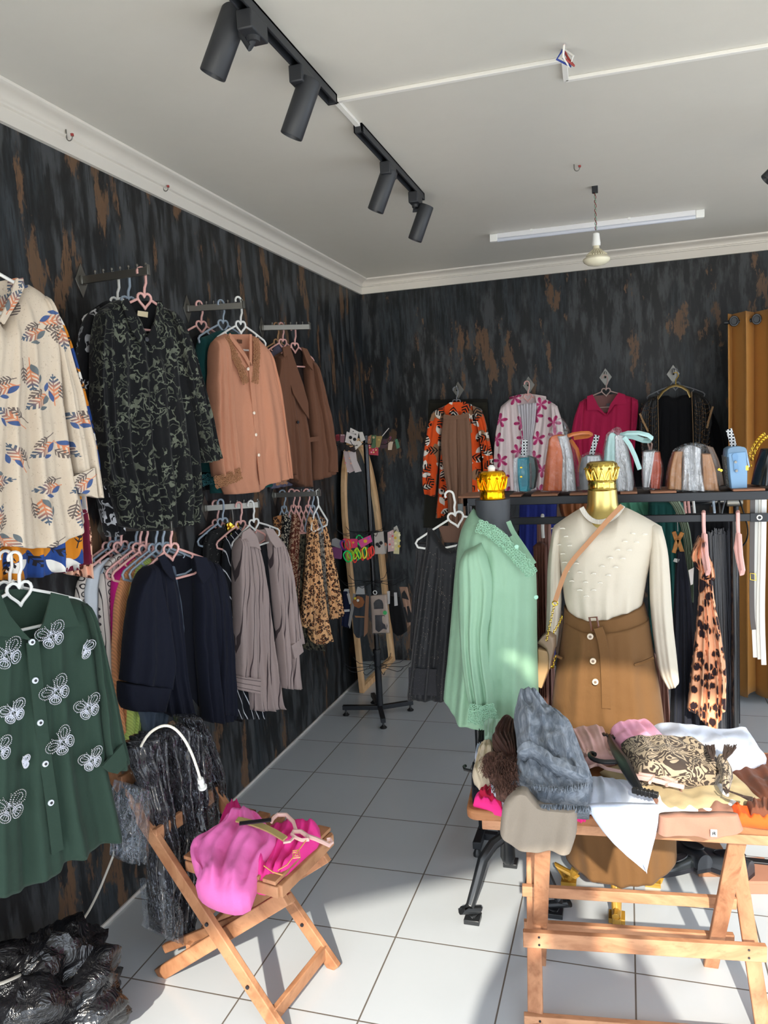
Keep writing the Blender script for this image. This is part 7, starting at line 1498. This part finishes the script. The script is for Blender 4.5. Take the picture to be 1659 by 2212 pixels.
box('shoe_box', 1530, 1870, .12, .16, .05, (150, 104, 72), 'brown shoe box behind the right table leg', .2); box('shoe_box', 1470, 1860, .10, .14, .06, (120, 84, 60), 'darker brown shoe box behind the sandal', .1); box('shoe_box', 1625, 1905, .14, .16, .04, (168, 116, 92), 'reddish brown shoe box under the right loafer', .2)
# ================================================================= folding chair
CW = m_wood((182, 132, 96), (138, 92, 62), (.5, .5, .5))
def chair():
    A = Vector((.880, -3.732, 0)); A2 = Vector((.923, -3.419, 0)); f = Vector((-.98, .2, 0)); s = (A2 - A).normalized(); w = (A2 - A).length
    O = Vector((.62, -3.56, 0)); e = empty('folding_chair', O, 0, 'folding slatted wooden chair with pink clothes on its seat', 'chair')
    def beam(n, a, b, w_, h_, up=(0, 0, 1)):
        m = MB(); m.beam(Vector(a) - O, Vector(b) - O, w_, h_, up); return m.build(n, CW, e, bevel=.003)
    z = Vector((0, 0, 1)); top = lambda P, h: P + f * (.9 * h) + z * h
    beam('back_leg', A, top(A, .745), .022, .045); beam('back_leg', A2, top(A2, .745), .022, .045)
    B = Vector((.335, -3.60, 0)) + Vector((.02, 0, 0)); B2 = B + s * (w - .06); fr = Vector((.88, -3.70, .40)); 
    b1 = B + Vector((0, .02, 0)); beam('front_leg', b1, fr + s * .03, .022, .045); beam('front_leg', b1 + s * (w - .07), fr + s * (w - .04), .022, .045)
    beam('inner_brace', b1 + s * .035 + z * .07, fr + s * .06 - z * .02, .02, .03)
    beam('front_stretcher', A + z * .05 + f * .04, A2 + z * .05 + f * .04, .018, .045); beam('rear_stretcher', b1 + z * .12 + Vector((.13, -.02, 0)), b1 + s * (w - .07) + z * .12 + Vector((.13, -.02, 0)), .018, .035)
    beam('mid_stretcher', A + f * .28 + z * .31, A2 + f * .28 + z * .31, .018, .035)
    # seat frame and slats
    sf = fr + z * .035; rear = sf + f * .36
    beam('seat_rail', sf, rear, .02, .035); beam('seat_rail', sf + s * w, rear + s * w, .02, .035); beam('seat_rail', sf, sf + s * w, .02, .038)
    for k in range(6):
        p = sf + f * (.03 + .062 * k) + z * .022; beam('seat_slat', p - s * .01, p + s * (w + .01), .046, .012, (0, 0, 1)) if 0 else None
        m = MB(); d = s * (w + .02); a = p - s * .01 - O; m.add([a - f * .024, a + f * .024, a + f * .024 + d, a - f * .024 + d] + [q + z * .012 for q in (a - f * .024, a + f * .024, a + f * .024 + d, a - f * .024 + d)], [(0, 1, 2, 3), (4, 5, 6, 7), (0, 1, 5, 4), (1, 2, 6, 5), (2, 3, 7, 6), (3, 0, 4, 7)]); m.build('seat_slat', CW, e, bevel=.002)
    for h in (.53, .605, .68):
        a = top(A, h) - f * .022; b = top(A2, h) - f * .022; beam('back_slat', a - s * .01, b + s * .01, .016, .046)
    for P, h in ((A, .13), (A, .29), (A2, .13)):
        m = MB(); q = top(P, h) - s * .014 - O; m.lathe([(.006, -.003), (.006, .002)], q, 10, 'y'); m.build('bolt', MDK, e)
chair()
def cp(h=.0, tilt=10, p=(.72, -3.62)): return TPlane((p[0], p[1], .455 + h), .25, math.radians(tilt))
PK1 = fab((228, 112, 178), .75, .3, .25, 'pk1'); PK2 = fab((232, 58, 146), .75, .35, .25, 'pk2')
p = cp(.0, 8); e = p.thing('fuchsia_dress', 'hot pink embroidered dress folded on the chair seat', 'dress')
puff(p, 'cloth', PK2, e, [(560, 1800), (540, 1850), (545, 1900)], [(690, 1788), (694, 1816), (660, 1850), (620, 1898)], T=[(600, 1790), (640, 1782)], B=[(560, 1910), (590, 1908)], th=.08, fold=.010, nf=5, fk=0, wr=.018, edge=.25, ws=14, flatback=True)
puff(p, 'rear_fold', fab((196, 40, 116)), e, [(490, 1758), (474, 1784), (470, 1800)], [(520, 1750), (540, 1780), (540, 1800)], th=.08, fold=.005, nf=3, fk=0, wr=.01, edge=.3, off=.0)
m = MB()
for pts in ([(632, 1838), (646, 1836), (648, 1852), (634, 1854), (632, 1842), (643, 1841), (644, 1849), (638, 1849)], [(600, 1880), (620, 1868), (650, 1830), (668, 1806)], [(570, 1870), (590, 1884), (610, 1890)]): m.tube([p.L(x, y, .075) for x, y in smooth_pl(pts, 0)], .0018, 4)
m.build('embroidery', simple('gold_thread', (226, 160, 96), .4), e)
p = cp(.03, 14); e = p.thing('pink_blouse', 'bubblegum pink satin blouse with a gold-edged collar spread on the chair', 'blouse')
puff(p, 'cloth', PK1, e, [(498, 1762), (474, 1790), (434, 1815), (410, 1836), (416, 1871), (436, 1888), (422, 1912)], [(548, 1760), (590, 1800), (606, 1822), (576, 1858), (554, 1900), (540, 1940)], T=[(520, 1756)], B=[(436, 1930), (472, 1946), (514, 1954)], th=.09, fold=.011, nf=3, fk=0, wr=.016, edge=.3, ws=10, nx=60, ny=60, flatback=True)
strip(p, 'collar_trim', simple('gold_brocade', (170, 150, 96), .5, .2), e, [(512, 1770), (540, 1776), (580, 1790), (616, 1812)], .02, .065, .003); strip(p, 'black_label', MDK, e, [(517, 1779), (550, 1775), (586, 1771)], .014, .085, .002)
p = cp(.075, 10); e = p.thing('pink_hanger', 'pale pink heart hanger lying on the pink clothes, hook over the seat edge', 'hanger')
for nm, pts in (('hook', [(664, 1806), (682, 1812), (700, 1820), (712, 1826), (718, 1820), (714, 1813), (706, 1814)]), ('heart_ring', [(664, 1806), (650, 1796), (634, 1796), (630, 1802), (640, 1810), (652, 1815), (666, 1814), (664, 1806)]), ('shoulder', [(636, 1808), (626, 1818), (612, 1820)]), ('shoulder', [(640, 1796), (634, 1776), (618, 1760), (600, 1760), (590, 1768), (586, 1776)])):
    m = MB(); m.tube([p.L(x, y) for x, y in pts], .0048, 6, 1.4); m.build(nm, PKL, e)
# suit in film over the chair back
p = Plane((.385, -3.50, .62), 1.25); SU = m_crinkle((20, 21, 30), (150, 154, 168), .2, 26, .8)  # paler second tone paints glints into the film's creases
e = p.thing('wrapped_suit', 'black garment in crinkled clear film draped over the chair back', 'garment in film')
for nm, L_, R_, off in (('fall', [(300, 1590), (286, 1650), (306, 1720), (322, 1800), (326, 1900), (334, 2010)], [(346, 1580), (356, 1680), (372, 1780), (384, 1880), (376, 1960), (372, 2022)], .05),
                        ('fall', [(340, 1580), (362, 1700), (374, 1850), (374, 2018)], [(385, 1565), (402, 1690), (413, 1800), (411, 1900), (406, 2020)], .03),
                        ('sleeve', [(384, 1560), (388, 1680), (400, 1792)], [(420, 1590), (436, 1690), (441, 1750), (438, 1786)], .07),
                        ('shoulder', [(272, 1612), (276, 1640), (296, 1690)], [(330, 1578), (350, 1640), (352, 1700)], .06),
                        ('back_fall', [(384, 1546), (410, 1640), (440, 1720), (450, 1824)], [(424, 1542), (456, 1600), (474, 1680), (481, 1736), (462, 1764), (456, 1822)], .0),
                        ('sleeve', [(262, 1690), (252, 1760), (256, 1852)], [(300, 1700), (304, 1770), (299, 1852)], -.04)):
    puff(p, nm, SU, e, L_, R_, th=.09, fold=.012, nf=3, off=off, edge=.35, wr=.014, ws=16, fk=0, top=.04, nx=30, ny=56)
for L_, R_ in (([(262, 1690), (250, 1760), (254, 1856)], [(302, 1700), (306, 1770), (301, 1856)]), ([(384, 1560), (396, 1690), (398, 1800)], [(424, 1590), (440, 1690), (440, 1798)]), ([(322, 1900), (334, 2016)], [(376, 1960), (374, 2030)])):
    puff(p, 'clear_film', m_wrap((225, 232, 240), .5, 26), e, L_, R_, th=.11, off=.05, fold=.01, nf=3, wr=.012, ws=18, fk=0, nx=24, ny=30)
# ---- white cable with a socket end
def cable():
    pts = [at(-20, 2132, x=.40), at(20, 2118, x=.36), at(60, 2098, x=.16), at(125, 2048, x=.2), at(180, 1990, x=.13), at(212, 1930, x=.09), at(232, 1880, x=.08), at(252, 1830, x=.08), at(270, 1740, x=.12)]
    pts += [at(285, 1660, x=.34), at(312, 1592, x=.46), at(345, 1567, x=.54), at(372, 1568, x=.57), at(396, 1592, x=.60), at(414, 1626, x=.61), at(426, 1660, x=.61), at(433, 1684, x=.61)]
    q = smooth_pl3(pts, 2); e = empty('white_cable', q[-1], 0, 'white cable looping over the film-wrapped suit and down the left wall', 'cable'); m = MB(); m.tube([v - Vector(e.location) for v in q], .0042, 8); m.build('cord', simple('cable_white', (222, 216, 202), .45), e)
    d = (q[-1] - q[-4]).normalized(); m = MB(); m.tube([d * -.004, d * .012, d * .013, d * .026, d * .027, d * .034], [.009, .010, .006, .008, .014, .013], 12); m.build('plug', MW, e)
def smooth_pl3(pts, it):
    for _ in range(it):
        q = [pts[0]]
        for a, b in zip(pts, pts[1:]): q += [a * .75 + b * .25, a * .25 + b * .75]
        q.append(pts[-1]); pts = q
    return pts
cable()
# ---- bin bag and cardboard at the lower left
def blob(name, c, r, mat, parent, amp=.25, ws=7, n=60, flat=1., crease=1.):
    m = MB(); vs = []; N = n
    for j in range(N + 1):
        ph = PI * j / N
        for i in range(N):
            th = 2 * PI * i / N; d = Vector((math.sin(ph) * math.cos(th), math.sin(ph) * math.sin(th), math.cos(ph)))
            k = 1 + amp * noise.noise(d * 2.2 + Vector((3, 1, 7))) - amp * .6 * abs(noise.noise(d * ws)) * crease - .08 * abs(noise.noise(d * ws * 2.3))
            q = Vector((d.x * r[0], d.y * r[1], d.z * r[2])) * k + Vector(c); q.z = max(q.z, .003); vs.append(q)
    m.add(vs, [(j * N + i, j * N + (i + 1) % N, (j + 1) * N + (i + 1) % N, (j + 1) * N + i) for j in range(N) for i in range(N)]); return m.build(name, mat, parent)
BB = simple('bin_bag_film', (20, 20, 22), .18, 0, .6)
_b = MT('bin_bag_film', .2, 0, .6); _v = _b.coord(); _b.base(srgb(20, 20, 23)).bump(_b.noise(_v, 9, 4, .6, 1.5), .7, .04)
o = at(110, 2200, z=.1); e = empty('bin_bag', (.30, -3.95, 0), 0, 'crumpled black bin bag on the floor at the lower left corner', 'bin bag')
blob('bag', (-.08, .0, .13), (.22, .26, .22), _b.m, e, .35, 4.5)
rp = Plane((.30, -3.86, .1), .9)
puff(rp, 'torn_flap', _b.m, e, [(150, 2100), (165, 2160), (160, 2230)], [(196, 2104), (220, 2160), (222, 2236)], T=[(170, 2094)], th=.05, fold=.012, nf=3, wr=.02, ws=18, fk=0, off=.02)
puff(rp, 'silver_lining', m_crinkle((150, 140, 132), (90, 84, 80), .3, 14, .3), e, [(168, 2150), (166, 2230)], [(210, 2130), (218, 2230)], th=.03, fold=.01, nf=2, wr=.012, ws=18, fk=0, off=.045, label='greyish inner face of the torn bag')
o = at(-62, 2318, z=0); e = empty('cardboard_box', (o.x, o.y, 0), .6, 'corner of an open cardboard box with white paper, bottom left corner', 'box')
KB = simple('cardboard', (186, 142, 92), .8, nz=.12); m = MB(); s = .12; m.box((-s, -s, 0), (s, -s + .004, .16)).box((-s, s - .004, 0), (s, s, .16)).box((-s, -s, 0), (-s + .004, s, .16)).box((s - .004, -s, 0), (s, s, .16)).box((-s, -s, 0), (s, s, .004)); m.build('box_walls', KB, e)
m = MB(); m.add([(-s, s, .16), (s, s, .16), (s, s + .10, .19), (-s, s + .10, .19), (-s, s, .156), (s, s, .156), (s, s + .10, .186), (-s, s + .10, .186)], [(0, 1, 2, 3), (4, 5, 6, 7), (0, 1, 5, 4), (2, 3, 7, 6), (1, 2, 6, 5), (0, 3, 7, 4)]); m.build('box_flap', KB, e)
blob('paper', (-.0, 0, .13), (.09, .09, .07), fab((226, 226, 232)), e, .5, 6, 30)

o = at(709, 1858, z=0); e = empty('dried_leaf', o, .4, 'tiny dried leaf scrap on a tile joint right of the chair', 'leaf'); m = MB(); m.add([(-.012, 0, .004), (0, -.012, .002), (.016, .002, .006), (.004, .010, .003), (-.004, .02, .008)], [(0, 1, 2), (0, 2, 3), (0, 3, 4)]); m.build('leaf_scrap', simple('dry_leaf', (60, 54, 50), .8), e, smooth=False)
